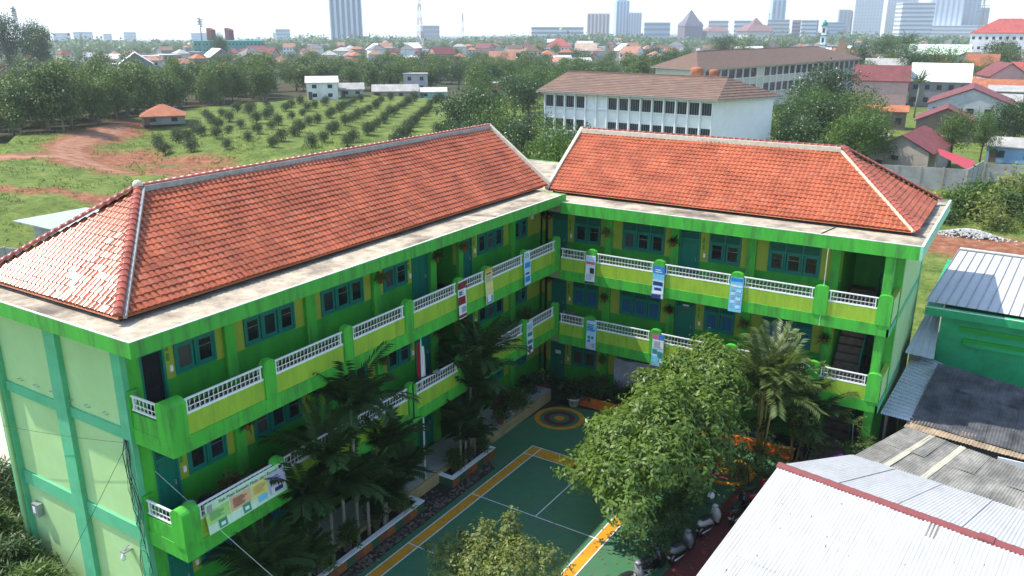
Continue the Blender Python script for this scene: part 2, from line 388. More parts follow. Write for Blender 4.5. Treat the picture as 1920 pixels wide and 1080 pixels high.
def build_tiles(parent, faces, limit=300):
    allt = [t for f in faces for t in f]
    allt.sort(key=lambda t: (t[4]-CAM).length)
    # the tiles that show largest: nearest, and turned to the courtyard side
    vis = [t for t in allt if t[3].dot(CAM-t[4]) > 0]; hid = [t for t in allt if t[3].dot(CAM-t[4]) <= 0]
    single, rest = vis[:limit], vis[limit:]+hid
    r = random.Random(3); b = BASE[parent.name]
    for (p, e, s, n, c) in single:
        o = bpy.data.objects.new('tile', _tile_single); COL.objects.link(o); o.parent = parent
        m = Matrix((e, s, n)).transposed().to_4x4(); m.translation = p-b+n*r.uniform(-0.006, 0.006)
        o.matrix_local = m @ Matrix.Rotation(r.uniform(-0.015, 0.015), 4, 'Z') @ Matrix.Rotation(r.gauss(0, 0.035), 4, 'Y')
    V = np.zeros((len(rest), len(_TV), 3)); tv = np.zeros((len(rest), len(_TF)))
    for k, (p, e, s, n, c) in enumerate(rest):
        pp = p-b+n*r.uniform(-0.006, 0.006)
        V[k] = np.array(pp)+_TV[:,0:1]*np.array(e)+_TV[:,1:2]*np.array(s)+_TV[:,2:3]*np.array(n)
        tv[k] = r.random()
    F = (_TF[None]+(np.arange(len(rest))*len(_TV))[:,None,None]).reshape(-1, 4)
    o = bpy.data.objects.new('tiles', np_mesh('tiles', V.reshape(-1,3), F, M_TILE, {'tv':('FACE', tv)}, True)); COL.objects.link(o)
    o.parent = parent; o['kind'] = 'stuff'
def cap_mesh(L, r, m):
    mb = MB(); n = 7; vv = []
    for k, (y, rr) in enumerate(((0, r*1.08), (0.06, r*1.08), (0.061, r), (L, r*0.93))):
        for j in range(n):
            t = math.pi*j/(n-1); vv.append((rr*math.cos(t), y, rr*math.sin(t)*0.85))
    f = []
    for k in range(3):
        for j in range(n-1): f.append((k*n+j, (k+1)*n+j, (k+1)*n+j+1, k*n+j+1))
    f.append(tuple(range(n)))
    mb.add(vv, f); return mesh_of(mb, m, True, 'ridge_cap')
CAPM = cap_mesh(0.33, 0.125, M_TILECAP); CAPH = cap_mesh(0.30, 0.14, M_TILECAP)
def caps(parent, a, b, me, step):
    a, b = Vector(a), Vector(b); d = b-a; L = d.length; d.normalize(); k = int(L/step); base = BASE[parent.name]
    x = d.cross(Vector((0,0,1))).normalized(); z = x.cross(d)
    for i in range(k):
        o = bpy.data.objects.new('ridge_cap', me); COL.objects.link(o); o.parent = parent
        m = Matrix((x, d, z)).transposed().to_4x4(); m.translation = a+d*(i*L/k)-base; o.matrix_local = m

WR = random.Random(12); M_GLASSB = glass_mat('bluish_window_glass', (0.022,0.028,0.034), 0.05); M_CURTG = mat('grey_curtain_behind_glass', (0.05,0.048,0.046), 0.35, 0.4, 1.2, stretch=(8,8,0.4))
def make_window(parent, bx, u0, u1, z0, style, npanes, broken=False):
    """teal frame with casements, louvre strip above; style picks what is behind the glass"""
    z1 = z0+0.98; zt = z0+1.52
    fr = MB(); d0, d1 = -2.06, -1.90
    w = (u1-u0); t = 0.075
    bx(fr, u0, d0, z0, u1, d1, z0+t); bx(fr, u0, d0, zt-t, u1, d1, zt)
    bx(fr, u0, d0, z0+t, u0+t, d1, zt-t); bx(fr, u1-t, d0, z0+t, u1, d1, zt-t)
    bx(fr, u0+t, d0+0.01, z1-0.05, u1-t, d1-0.005, z1+0.05)
    for k in range(1, npanes):
        c = u0+w*k/npanes; bx(fr, c-t/2, d0+0.005, z0+t, c+t/2, d1-0.002, zt-t)
    win = obj('window', fr, M_TEAL, parent)
    for k in range(npanes):
        a = u0+w*k/npanes+0.07; b = u0+w*(k+1)/npanes-0.07; q = MB(); s = 0.085
        dd = -1.93
        bx(q, a, dd-0.03, z0+t, b, dd, z0+t+s); bx(q, a, dd-0.03, z1-0.05-s, b, dd, z1-0.05)
        bx(q, a, dd-0.03, z0+t+s, a+s, dd, z1-0.05-s); bx(q, b-s, dd-0.03, z0+t+s, b, dd, z1-0.05-s)
        obj('casement_frame', q, M_TEAL, win)
        g = MB(); bx(g, a+s, dd-0.022, z0+t+s, b-s, dd-0.015, z1-0.05-s)
        gm = M_CURT if style == 'blue' else M_CURTB if style == 'brown' else (M_GLASS, M_GLASS, M_GLASSB, M_GLASS, M_CURTG)[WR.randrange(5)]
        obj('pane', g, gm, win)
        if style == 'dark' and (k+int(u0*7)) % 2 == 0:
            g = MB(); bx(g, a+s, dd-0.014, z0+0.62, b-s, dd-0.008, z0+0.635); obj('curtain_rod', g, M_GREYM, win)
    lv = MB()
    for i in range(5):
        zz = z1+0.07+i*0.072; bx(lv, u0+t, -2.03, zz, u1-t, -1.935, zz+0.035)
    bx(lv, u0+t, -2.045, z1+0.05, u1-t, -2.032, zt-t)
    obj('louvre', lv, M_TEALD, win)
    return win
def make_door(parent, bx, u0, u1, zf, open_=False, text=None):
    fr = MB(); h = 2.05; t = 0.08; zt = zf+2.62
    bx(fr, u0, -2.06, zf, u0+t, -1.90, zt); bx(fr, u1-t, -2.06, zf, u1, -1.90, zt); bx(fr, u0+t, -2.055, zt-t, u1-t, -1.905, zt); bx(fr, u0+t, -2.055, zf+h, u1-t, -1.905, zf+h+t)
    d = obj('door', fr, M_TEAL, parent)
    if open_:
        g = MB(); bx(g, u0+t, -2.05, zf+0.02, u1-t, -2.04, zf+h); obj('door_gap', g, M_DARK, d)  # near-black sheet paints the darkness of the room behind the open door
        g = MB(); 
        for k in range(3):
            c = u0+t+(u1-u0-2*t)*(k+0.5)/3; bx(g, c-0.012, -2.0, zf+0.02, c+0.012, -1.98, zf+1.5)
        bx(g, u0+t, -2.0, zf+1.48, u1-t, -1.98, zf+1.51); bx(g, u0+t, -2.0, zf+0.9, u1-t, -1.98, zf+0.93)
        obj('inner_grille', g, M_BLACK, d)
    else:
        g = MB(); bx(g, u0+t, -1.99, zf+0.02, u1-t, -1.95, zf+h-0.01)
        w = u1-u0-2*t
        for (a, b, c, e) in ((0.08,0.46,0.08,0.40),(0.54,0.92,0.08,0.40),(0.08,0.46,0.45,0.93),(0.54,0.92,0.45,0.93)):
            x0, x1, y0, y1 = u0+t+w*a, u0+t+w*b, zf+h*c, zf+h*e
            for q in ((x0,y0,x1,y0+0.03),(x0,y1-0.03,x1,y1),(x0,y0,x0+0.03,y1),(x1-0.03,y0,x1,y1)): bx(g, q[0], -1.951, q[1], q[2], -1.938, q[3])
        obj('leaf', g, M_TEALD, d)
        g = MB(); bx(g, u1-t-0.12, -1.95, zf+1.0, u1-t-0.08, -1.90, zf+1.16); obj('handle', g, M_GREYM, d)
    lv = MB()
    for i in range(5): bx(lv, u0+t, -2.03, zf+h+t+0.02+i*0.075, u1-t, -1.935, zf+h+t+0.055+i*0.075)
    bx(lv, u0+t, -2.05, zf+h+t, u1-t, -2.035, zt-t)
    obj('louvre', lv, M_TEALD, d)
    return d
def make_railing(parent, bx, u0, u1, z0, z1, d=-0.06, along='u'):
    """white iron balustrade: rails, end posts, curled bars with cream beads"""
    P = (lambda u, dd, z: bx.T(u, dd, z)) if along == 'u' else (lambda u, dd, z: bx.T(dd, u, z))
    def B(mb, a, d0, c, b, d1, e):
        if along == 'u': bx(mb, a, d0, c, b, d1, e)
        else: bx(mb, d0, a, c, d1, b, e)
    fr = MB(); B(fr, u0-0.06, d-0.032, z1-0.045, u1+0.06, d+0.032, z1); B(fr, u0-0.06, d-0.03, z0, u1+0.06, d+0.03, z0+0.045)
    B(fr, u0, d-0.022, z0+0.045, u0+0.045, d+0.022, z1-0.045); B(fr, u1-0.045, d-0.022, z0+0.045, u1, d+0.022, z1-0.045)
    zm = z0+(z1-z0)*0.42
    B(fr, u0+0.045, d-0.008, zm-0.012, u1-0.045, d+0.008, zm+0.012)
    r = obj('railing', fr, M_RAIL, parent)
    k = max(4, int((u1-u0)/0.165)); bars = MB(); bead = MB(); w = 0.011
    for i in range(k):
        c = u0+0.045+(u1-u0-0.09)*(i+0.5)/k
        B(bars, c-w/2, d-0.009, z0+0.045, c+w/2, d+0.009, z1-0.045)
        # scroll at the head and a leaning leaf below the bead
        bars.tube([P(c, d, z1-0.20), P(c+0.035, d, z1-0.15), P(c+0.055, d, z1-0.10), P(c+0.035, d, z1-0.07)], 0.0055, 4)
        bars.tube([P(c, d, z0+0.05), P(c+0.05, d, z0+0.13), P(c+0.02, d, zm)], 0.0055, 4)
        bead.ball(P(c, d, zm), 0.024, 6, 4)
    obj('balusters', bars, M_RAIL, r); obj('beads', bead, M_BEAD, r)
    return r
def make_pillar(parent, bx, u0, u1, z0, z1):
    """balcony post, its top an arch from side to side"""
    mb = MB(); n = 8; w = (u1-u0)/2; c = (u0+u1)/2; d0, d1 = -0.20, 0.045; vv = []; ff = []
    prof = [(u0, z0), (u1, z0)]
    for i in range(n+1):
        t = math.pi*i/n; prof.append((c+w*math.cos(t), z1-0.16+0.16*math.sin(t)))
    k = len(prof)
    for d in (d0, d1):
        for (u, z) in prof: vv.append(bx.T(u, d, z))
    ff.append(tuple(range(k))); ff.append(tuple(range(2*k-1, k-1, -1)))
    for i in range(k):
        j = (i+1) % k; ff.append((i, k+i, k+j, j))
    if bx.flip: ff = [f[::-1] for f in ff]
    mb.add(vv, ff); return obj('balcony_pillar', mb, M_BAND, parent)
class BX:
    def __init__(s, T, flip): s.T = T; s.flip = flip
    def __call__(s, mb, u0, d0, z0, u1, d1, z1):
        a = s.T(u0, d0, z0); b = s.T(u1, d1, z1); mb.box(a[0], a[1], a[2], b[0], b[1], b[2])

def wing(name, label, loc, bx, zoff, ends, fasc_u, openings, pils, pillars, spans, floors_style, open_first):
    """one wing: rooms behind an open balcony on each upper floor"""
    w = thing(name, label, 'school building', loc)
    ua, ub = ends
    for fl in range(3):
        zf = 0.70+zoff+fl*S                     # finished floor
        zb = zf-0.47                             # underside of the balcony band
        zline = zf+1.02; zc = zf+2.92
        segs = []; cur = ua
        for (t, a, b) in openings:
            if a > cur: segs.append(('wall', cur, a))
            segs.append((t, a, b)); cur = b
        if cur < ub: segs.append(('wall', cur, ub))
        for (t, a, b) in segs:
            if t == 'wall':
                low, upp = MB(), MB(); bx(low, a, -2.15, zf, b, -1.95, zline); bx(upp, a, -2.15, zline, b, -1.95, zc); obj('lower_wall', low, M_LOWER, w); obj('upper_wall', upp, M_UPPER, w)
            elif t[0] == 'w':
                low, upp = MB(), MB(); bx(low, a, -2.15, zf, b, -1.95, zline+0.06); bx(upp, a, -2.15, zf+2.60, b, -1.95, zc); obj('lower_wall', low, M_LOWER, w); obj('upper_wall', upp, M_UPPER, w)
            elif t[0] == 'd':
                upp = MB(); bx(upp, a, -2.15, zf+2.62, b, -1.95, zc); obj('upper_wall', upp, M_UPPER, w)
        for k, (t, a, b) in enumerate(openings):
            if t[0] == 'w': make_window(w, bx, a, b, zf+1.08, floors_style[fl], int(t[1]))
            elif t[0] == 'd': make_door(w, bx, a, b, zf, open_=(open_first and k == 0 and fl == 2))
            elif t[0] == 'c':
                q = MB(); bx(q, a, -5.5, zf, a+0.02, -2.15, zc); bx(q, b-0.02, -5.5, zf, b, -2.15, zc); bx(q, a, -5.6, zf, b, -5.5, zc); obj('passage_wall', q, M_LOWER, w)
        for (a, b) in pils:
            q = MB(); bx(q, a, -1.95, zf, b, -1.80, zc-0.003); obj('pilaster', q, M_BAND, w)
        if fl > 0:
            q = MB(); bx(q, ua, -2.15, zb, ub, -0.10, zf-0.01); obj('floor_slab', q, M_CEIL, w)
            q = MB(); bx(q, ua+0.15, -1.94, zf-0.01, ub, -0.2, zf); obj('corridor_floor', q, M_CORR, w)
            q = MB(); bx(q, fasc_u[2], -0.10, zb, fasc_u[3], 0.0, zf+0.03); obj('balcony_band', q, M_BAND, w)
            for (a, b) in spans:
                q = MB(); bx(q, a, -0.13, zf+0.03, b, -0.03, zf+0.68); obj('balcony_panel', q, M_PANEL, w)
                q = MB(); bx(q, a, -0.14, zf+0.68, b, -0.022, zf+0.70); obj('panel_cap', q, M_SLABT, w)
                make_railing(w, bx, a+0.07, b-0.07, zf+0.70, zf+1.18)
            for (a, b) in pillars: make_pillar(w, bx, a, b, zf+0.02, zf+1.34)
        # dark rooms behind the glass
        q = MB(); bx(q, ua+0.3, -8.9, zf+0.02, ub-0.1, -6.0, zf+2.9); obj('inner_wall', q, M_ROOM, w)
    return w

# wing with the long ridge (runs towards the camera on the left)
bxA = BX(lambda u, d, z: (d, u, z), True)
bxB = BX(lambda u, d, z: (u, -d, z), False)
A_open = [('d',-22.3,-21.45),('w2',-21.1,-19.58),('w3',-18.4,-16.14),('w3',-14.8,-12.5),('w2',-11.3,-9.78),('d',-9.46,-8.38),('c',-7.92,-6.25),('d',-5.9,-5.02),('w3',-4.55,-2.33),('w2',-1.34,-0.02)]
A_pils = [(-19.26,-18.86),(-15.67,-15.2),(-12.04,-11.63),(-8.34,-7.92),(-6.25,-5.91),(-1.81,-1.36)]
A_pill = [(-19.36,-18.90),(-15.74,-15.28),(-12.34,-11.86),(-8.92,-8.44),(-6.84,-6.36),(-3.56,-3.06),(-0.46,-0.02)]
A_span = [(-22.28,-19.36),(-18.90,-15.74),(-15.28,-12.34),(-11.86,-8.92),(-8.44,-6.84),(-6.36,-3.56),(-3.06,-0.46)]
WA = wing('school_wing', 'long left wing of the bright green three-storey school under red tiles', (-5.0,-11.0,0.0), bxA, 0.0, (-22.75,1.95), (-23.69,0.0,-22.75,0.0), A_open, A_pils, A_pill, A_span, ['blue','dark','dark'], True)
B_open = [('d',-1.5,-0.6),('w2',-0.2,1.33),('w3',2.56,4.83),('d',5.62,6.66),('w2',7.1,8.64),('w3',9.93,12.25),('c',13.15,15.25)]
B_pils = [(1.61,2.03),(5.2,5.61),(8.96,9.38),(12.72,13.12)]
B_pill = [(1.50,2.06),(5.10,5.66),(8.84,9.42),(12.52,13.10),(15.08,15.65)]
B_span = [(0.05,1.50),(2.06,5.10),(5.66,8.84),(9.42,12.52),(13.10,15.08)]
WB = wing('school_wing', 'right wing of the bright green school at the inner corner, hipped at right', (7.0,5.5,0.0), bxB, -0.48, (-1.95,15.3), (0,16.45,0.0,15.65), B_open, B_pils, B_pill, B_span, ['brown','blue','dark'], False)

# --- balcony end of the left wing: side band, side panel, corner post (wraps the corner), side railing
for fl in (1, 2):
    zf = 0.70+fl*S
    q = MB(); q.box(-1.95,-22.85,zf-0.47,0.0,-22.75,zf+0.03); obj('balcony_band', q, M_BAND, WA)
    q = MB(); q.box(-1.80,-22.83,zf+0.03,-0.45,-22.75,zf+0.55); obj('side_panel', q, M_BAND, WA)
    q = MB(); n = 8; prof = [(-0.50,zf+0.03),(0.05,zf+0.03)]+[(-0.225+0.275*math.cos(math.pi*i/n), zf+1.10+0.17*math.sin(math.pi*i/n)) for i in range(n+1)]
    k = len(prof); vv = [(x,-22.90,z) for x, z in prof]+[(x,-22.28,z) for x, z in prof]
    q.add(vv, [tuple(range(k)), tuple(range(2*k-1,k-1,-1))]+[(i, k+i, k+(i+1) % k, (i+1) % k) for i in range(k)])
    obj('corner_pillar', q, M_BAND, WA)
    q = MB(); q.box(-1.98,-22.87,zf+0.03,-1.78,-22.55,zf+1.15); q.box(-2.0,-22.88,zf+1.15,-1.76,-22.53,zf+1.22); obj('end_post', q, M_BAND, WA)
    make_railing(WA, bxA, -1.70, -0.55, zf+0.62, zf+1.10, d=-22.79, along='d')
# roof slab, fascia, painted edge
def slab(parent, x0, y0, x1, y1, z0, z1, edges, trims):
    q = MB(); q.box(x0+0.10, y0+0.10, z0+0.02, x1-0.10, y1-0.10, z1); obj('roof_slab', q, M_SLAB, parent)
    for (m, (a, b, c, d)) in edges: q = MB(); q.box(a, b, z0, c, d, z1+0.012); obj('fascia', q, m, parent)
    for (a, b, c, d) in trims: q = MB(); q.box(a, b, z1+0.0125, c, d, z1+0.035); obj('fascia_edge', q, M_SLABT, parent)
slab(WA, -10.6, -23.69, 0.0, 0.55, 10.62, 11.07, [(M_FASC,(-0.10,-23.69,0.0,0.55)),(M_FASC,(-10.6,-23.69,-0.10,-23.59)),(M_FASC,(-10.6,-23.59,-10.5,0.45)),(M_FASC,(-10.6,0.45,-0.10,0.55))],
     [(-0.07,-23.69,0.002,0.0),(-10.6,-23.692,-0.07,-23.62)])
M_FASCP = mat('pale_aqua_fascia_paint', (0.30,0.62,0.42), 0.6, 0.1, 1.5, dirt=(0.3,0.45,0.3), dirt_amt=0.4)
slab(WB, -10.0, 0.0, 16.45, 11.12, 10.19, 10.745, [(M_BAND,(0.004,0.0,16.35,0.10)),(M_FASCP,(16.35,0.0,16.45,11.02)),(M_FASC,(-10.0,11.02,16.45,11.12)),(M_FASC,(-10.0,0.56,-9.9,11.02))],
     [(0.05,-0.002,16.36,0.07),(16.36,-0.002,16.452,11.0)])
# drain gaps cut across the slabs: dark gullies
q = MB(); q.add([(-1.75,-6.2,11.074),(-1.62,-6.2,11.074),(-0.10,-5.5,11.074),(-0.10,-5.62,11.074)], [(0,1,2,3)]); obj('gully', q, M_BLACK, WA)
q = MB(); q.add([(12.78,1.75,10.75),(12.70,1.75,10.75),(12.40,0.12,10.75),(12.50,0.12,10.75)], [(0,3,2,1)]); obj('gully', q, M_BLACK, WB)
q = MB(); q.box(12.86,-0.012,6.75,12.885,0.0,10.19); obj('downpipe_line', q, M_SLABT, WB)

# --- end wall of the left wing, with aqua columns and beams, and the plain walls behind
q = MB(); q.box(-9.4,-22.75,0.0,-2.16,-22.55,10.62); obj('end_wall', q, M_PALE, WA)
for (a, b) in ((-9.55,-9.0),(-5.82,-5.18),(-2.30,-1.85)):
    q = MB(); q.box(a,-22.93,0.0,b,-22.75,10.62); obj('end_column', q, M_AQUA, WA)
for (a, b) in ((7.20,7.55),(3.62,4.12)):
    for (c, d) in ((-9.0,-5.82),(-5.18,-2.30)):
        q = MB(); q.box(c,-22.83,a,d,-22.75,b); obj('end_beam', q, M_AQUA, WA)
q = MB(); q.box(-9.6,-22.55,0.0,-9.4,1.6,10.62); q.box(-9.4,1.40,0,-1.95,1.6,10.62); obj('rear_wall', q, M_PALE, WA)
q = MB(); q.box(-2.15,-22.745,0.0,-1.88,-22.31,10.60); obj('corner_column', q, M_BAND, WA)
for px_, py_, pr_ in ((-9.15,-23.0,0.06),(-2.36,-22.80,0.04)): q = MB(); q.tube([(px_,py_,10.5),(px_,py_,0.2)], pr_, 8); obj('drain_pipe', q, M_PALE, WA, True)
st = MB()
for i in range(6):                       # bent iron cramps in the wall above the upper beam
    x = -8.1+i*0.95; st.tube([(x,-22.75,7.82+0.0*i),(x+0.02,-22.86,7.84),(x+0.22,-22.86,7.82),(x+0.24,-22.77,7.80)], 0.012, 4)
obj('wall_cramps', st, M_GREYM, WA)
# --- right wing: end wall facing right, parapet at the balcony end, rear walls
q = MB(); q.box(15.45,2.3,0.0,15.65,9.9,10.19); obj('end_wall', q, M_PALE, WB)
for (a, b) in ((1.95,2.30),(9.5,9.95)):
    q = MB(); q.box(15.30,a,0.0,15.68,b,10.19); obj('end_column', q, M_AQUA if a > 5 else M_BAND, WB)
q = MB(); q.box(15.12,0.16,0.0,15.48,0.52,10.20)
obj('end_column', q, M_BAND, WB)
for fl in (1, 2):
    zf = 0.22+fl*S
    q = MB(); q.box(15.50,0.0,zf+0.0,15.65,2.0,zf+1.12); obj('side_parapet', q, M_PALE, WB)
    q = MB(); q.box(15.48,0.0,zf+1.12,15.67,2.0,zf+1.18); obj('parapet_cap', q, M_PANEL, WB)
    q = MB(); q.box(15.55,0.0,zf-0.47,15.66,9.5,zf-0.12); obj('end_beam', q, M_AQUA, WB)
    q = MB(); q.box(13.15,-5.0+10,zf-0.2,15.45,9.9,zf); obj('landing', q, M_CORR, WB)
    # stair flight going up from the floor below, and its teal steel handrail
    q = MB()
    for i in range(11):
        q.box(13.25, 2.15+i*0.27, zf-S+i*S/11*1.0, 14.35, 2.15+(i+1)*0.27+0.02, zf-S+(i+1)*S/11)
    obj('stair', q, M_STAIR, WB)
    q = MB(); q.tube([(14.42,2.0,zf-S+1.0),(14.42,5.1,zf+0.95)], 0.03, 6); q.tube([(14.42,2.0,zf-S+0.1),(14.42,2.0,zf-S+1.0)], 0.03, 6); q.prism([(14.41,2.05),(14.43,2.05),(14.43,5.1),(14.41,5.1)], [zf-S+0.05,zf-S+0.05,zf+0.0,zf+0.0], [zf-S+0.85,zf-S+0.85,zf+0.8,zf+0.8]); obj('stair_balustrade', q, M_TEAL, WB)
q = MB(); q.box(-1.95,9.7,0,15.45,9.9,10.19); q.box(-1.95,1.95,0,-1.8,9.7,10.19); obj('rear_wall', q, M_PALE, WB)
# --- tiled roofs
eA, zE, zR = -1.6, 11.28, 14.0
sl = math.hypot(3.7, zR-zE)
faces = []
inA = lambda c: True
up = (-3.7, 0, zR-zE); nrow = int(sl/TILE_G)
faces.append(tile_face((eA,-22.9,zE), (0,1,0), up, int(24.4/TILE_W), nrow, lambda c: c.y > -22.9+(eA-c.x)*0.973+0.02 and c.y < 1.5))
faces.append(tile_face((-9.0,-22.9,zE), (1,0,0), (0,3.6,zR-zE), int(7.4/TILE_W), nrow, lambda c: abs(c.x+5.3) < 3.7-(c.y+22.9)*1.028-0.02))
faces.append(tile_face((-9.0,1.5,zE), (0,-1,0), (3.7,0,zR-zE), int(24.4/TILE_W), nrow, lambda c: c.y > -22.9+(c.x+9.0)*0.973))
build_tiles(WA, faces)
q = MB(); q.add([(eA+0.05,-22.95,zE-0.06),(eA+0.05,1.5,zE-0.06),(-5.3,1.5,zR-0.06),(-5.3,-19.3,zR-0.06),(-9.05,-22.95,zE-0.06),(-9.05,1.5,zE-0.06)], [(0,1,2,3),(4,0,3),(5,4,3,2)]); obj('roof_deck', q, M_TERRA, WA)
q = MB(); q.box(-8.85,-22.7,11.07,-1.85,1.40,11.24); obj('roof_plinth', q, M_BLACK, WA)  # black block paints in the shadow gap between slab and tiles
q = MB(); q.add([(eA,1.45,zE-0.1),(-5.3,1.45,zR),(-9.0,1.45,zE-0.1)], [(0,1,2)]); obj('gable_wall', q, M_MORT, WA)
def bar(mb, a, b, w, h):
    a, b = Vector(a), Vector(b); d = (b-a).normalized(); x = d.cross(Vector((0,0,1))).normalized()*w/2; z = x.cross(d).normalized()*h/2
    vv = [tuple(p+sx*x+sz*z) for p in (a, b) for sx, sz in ((-1,-1),(1,-1),(1,1),(-1,1))]
    mb.add(vv, [(0,1,2,3),(7,6,5,4),(0,4,5,1),(1,5,6,2),(2,6,7,3),(3,7,4,0)])
q = MB(); bar(q, (eA+0.1,1.53,zE+0.04), (-5.3,1.53,zR+0.10), 0.16, 0.16); bar(q, (-9.1,1.53,zE+0.04), (-5.3,1.53,zR+0.10), 0.16, 0.16); obj('verge', q, M_CREAM, WA)
caps(WA, (-5.3,1.5,zR+0.06), (-5.3,-19.35,zR+0.06), CAPM, 0.30)
caps(WA, (eA+0.08,-22.98,zE+0.06), (-5.3,-19.3,zR+0.08), CAPH, 0.25)
caps(WA, (-9.08,-22.98,zE+0.06), (-5.3,-19.3,zR+0.08), CAPH, 0.25)
q = MB(); q.ball((-5.3,-19.33,zR+0.12), 0.17, 10, 6); obj('ridge_end', q, M_CREAM, WA, True)
q = MB(); bar(q, (-5.26,1.5,zR-0.01), (-5.26,-19.2,zR-0.01), 0.26, 0.18); bar(q, (eA+0.14,-22.80,zE+0.0), (-5.12,-19.25,zR+0.0), 0.10, 0.12); obj('ridge_mortar', q, M_MORT, WA)
# right wing roof
eB, zE2, zR2 = 1.8, 10.95, 13.65
faces = [tile_face((-1.75,eB,zE2), (1,0,0), (0,3.8,zR2-zE2), int(17.7/TILE_W), int(math.hypot(3.8,2.7)/TILE_G), lambda c: c.x < 15.95-(c.y-eB)*1.05),
         tile_face((15.95,eB,zE2), (0,1,0), (-4.0,0,zR2-zE2), int(7.6/TILE_W), int(math.hypot(4.0,2.7)/TILE_G), lambda c: abs(c.y-5.6) < 3.8-(15.95-c.x)*0.95-0.02),
         tile_face((15.95,9.4,zE2), (-1,0,0), (0,-3.8,zR2-zE2), int(17.7/TILE_W), int(math.hypot(3.8,2.7)/TILE_G), lambda c: c.x < 15.95-(9.4-c.y)*1.05)]
build_tiles(WB, faces)
q = MB(); q.add([(-1.75,eB-0.05,zE2-0.06),(15.98,eB-0.05,zE2-0.06),(11.95,5.6,zR2-0.06),(-1.75,5.6,zR2-0.06),(15.98,9.45,zE2-0.06),(-1.75,9.45,zE2-0.06)], [(0,1,2,3),(1,4,2),(4,5,3,2)]); obj('roof_deck', q, M_TERRA, WB)
q = MB(); q.box(-1.6,2.05,10.745,15.7,9.2,10.90); obj('roof_plinth', q, M_BLACK, WB)  # black again, painting the shadow gap under these eaves
q = MB(); q.add([(-1.72,eB,zE2-0.1),(-1.72,5.6,zR2),(-1.72,9.4,zE2-0.1)], [(0,2,1)]); obj('gable_wall', q, M_MORT, WB)
q = MB(); bar(q, (-1.80,eB-0.1,zE2+0.04), (-1.80,5.6,zR2+0.10), 0.16, 0.16); bar(q, (-1.80,9.5,zE2+0.04), (-1.80,5.6,zR2+0.10), 0.16, 0.16); obj('verge', q, M_CREAM, WB)
caps(WB, (-1.75,5.6,zR2+0.06), (11.95,5.6,zR2+0.06), CAPM, 0.30)
caps(WB, (16.03,eB-0.08,zE2+0.06), (11.95,5.6,zR2+0.08), CAPH, 0.25)
caps(WB, (16.03,9.48,zE2+0.06), (11.95,5.6,zR2+0.08), CAPH, 0.25)
q = MB(); bar(q, (-1.75,5.52,zR2-0.02), (11.9,5.52,zR2-0.02), 0.34, 0.22); bar(q, (15.84,eB-0.06,zE2+0.02), (11.8,5.55,zR2+0.02), 0.14, 0.10); obj('ridge_mortar', q, M_CREAM, WB)
# ------------------------------------------------------------------ courtyard
M_COURT = mat('dark_green_court_paint', (0.048,0.155,0.070), 0.6, 0.12, 1.5, 0.1, 40, dirt=(0.075,0.14,0.085), dirt_amt=0.6, dirt_scale=0.6)
M_COURT2 = mat('grey_green_yard_paint', (0.085,0.17,0.085), 0.7, 0.15, 1.5)
M_YEL = mat('yellow_court_paint', (0.60,0.27,0.012), 0.6, 0.12, 2.0, dirt=(0.36,0.17,0.02), dirt_amt=0.5, dirt_scale=2.0)
M_LINE = mat('white_line_paint', (0.62,0.64,0.62), 0.6, 0.12, 4.0)
M_MAR = mat('maroon_paint', (0.13,0.022,0.03), 0.6, 0.15, 3.0)
M_REDP = mat('red_paving', (0.13,0.028,0.024), 0.8, 0.2, 3.0, 0.2, 30)
M_PATH = mat('dark_wet_stone', (0.030,0.027,0.025), 0.6, 0.4, 6.0, 0.5, 20)
M_PEB = mat('river_pebble', (0.13,0.095,0.07), 0.6, 0.6, 1.1)
M_WALK = mat('pale_walkway_tile', (0.42,0.39,0.36), 0.5, 0.10, 2.0)
M_WALKE = mat('ochre_step_edge', (0.40,0.30,0.14), 0.7, 0.2, 2.5)
M_SOIL = mat('dark_soil', (0.035,0.024,0.016), 0.95, 0.4, 6.0, 0.6, 12)
M_ORNG = mat('orange_kerb_paint', (0.52,0.125,0.015), 0.6, 0.2, 3.0)
M_ORNGD = mat('dull_orange_kerb_paint', (0.26,0.085,0.02), 0.7, 0.25, 3.0)
M_BRWN = mat('brown_kerb_paint', (0.17,0.06,0.03), 0.7, 0.2, 3.0)
M_DKGR = mat('dark_green_kerb_paint', (0.03,0.085,0.035), 0.7, 0.2, 3.0)
def sheet(name, poly, z, m, parent=None):
    q = MB(); q.add([(x,y,z) for x, y in poly], [tuple(range(len(poly)))])
    return struct(name, q, m, parent)
q = MB(); q.add([(-1.95,2,0.004),(-1.95,-26,0.004),(13.4,-26,0.004),(15.2,-3.2,0.004),(15.2,2,0.004)], [(0,1,2,3,4)]); yard = struct('courtyard_paving', q, M_PATH)
sheet('green_yard_floor', [(0.55,-0.55),(0.0,-1.5),(-0.25,-4.5),(-0.3,-6.5),(0.2,-7.2),(1.2,-7.9),(1.1,-18),(0.6,-26),(12.9,-26),(13.0,-16),(12.2,-4),(13.2,-0.2),(3.0,-0.1)], 0.009, M_COURT)
sheet('grey_green_yard_strip', [(11.3,-20),(12.9,-20),(12.6,-5),(11.9,-5)], 0.014, M_COURT2)
sheet('red_paving_strip', [(10.2,-17),(11.35,-17),(12.05,-3.6),(11.0,-3.6)], 0.0145, M_REDP)
cr = -0.0137; _c, _s = math.cos(cr), math.sin(cr)
def ct(u, v): return (1.5728+_c*u*1.0479+_s*v*1.0647, -5.1833-_c*v*1.0647+_s*u*1.0479)
def crect(mb, u0, v0, u1, v1, z): mb.add([(*ct(a, b), z) for a, b in ((u0,v1),(u1,v1),(u1,v0),(u0,v0))], [(0,1,2,3)])
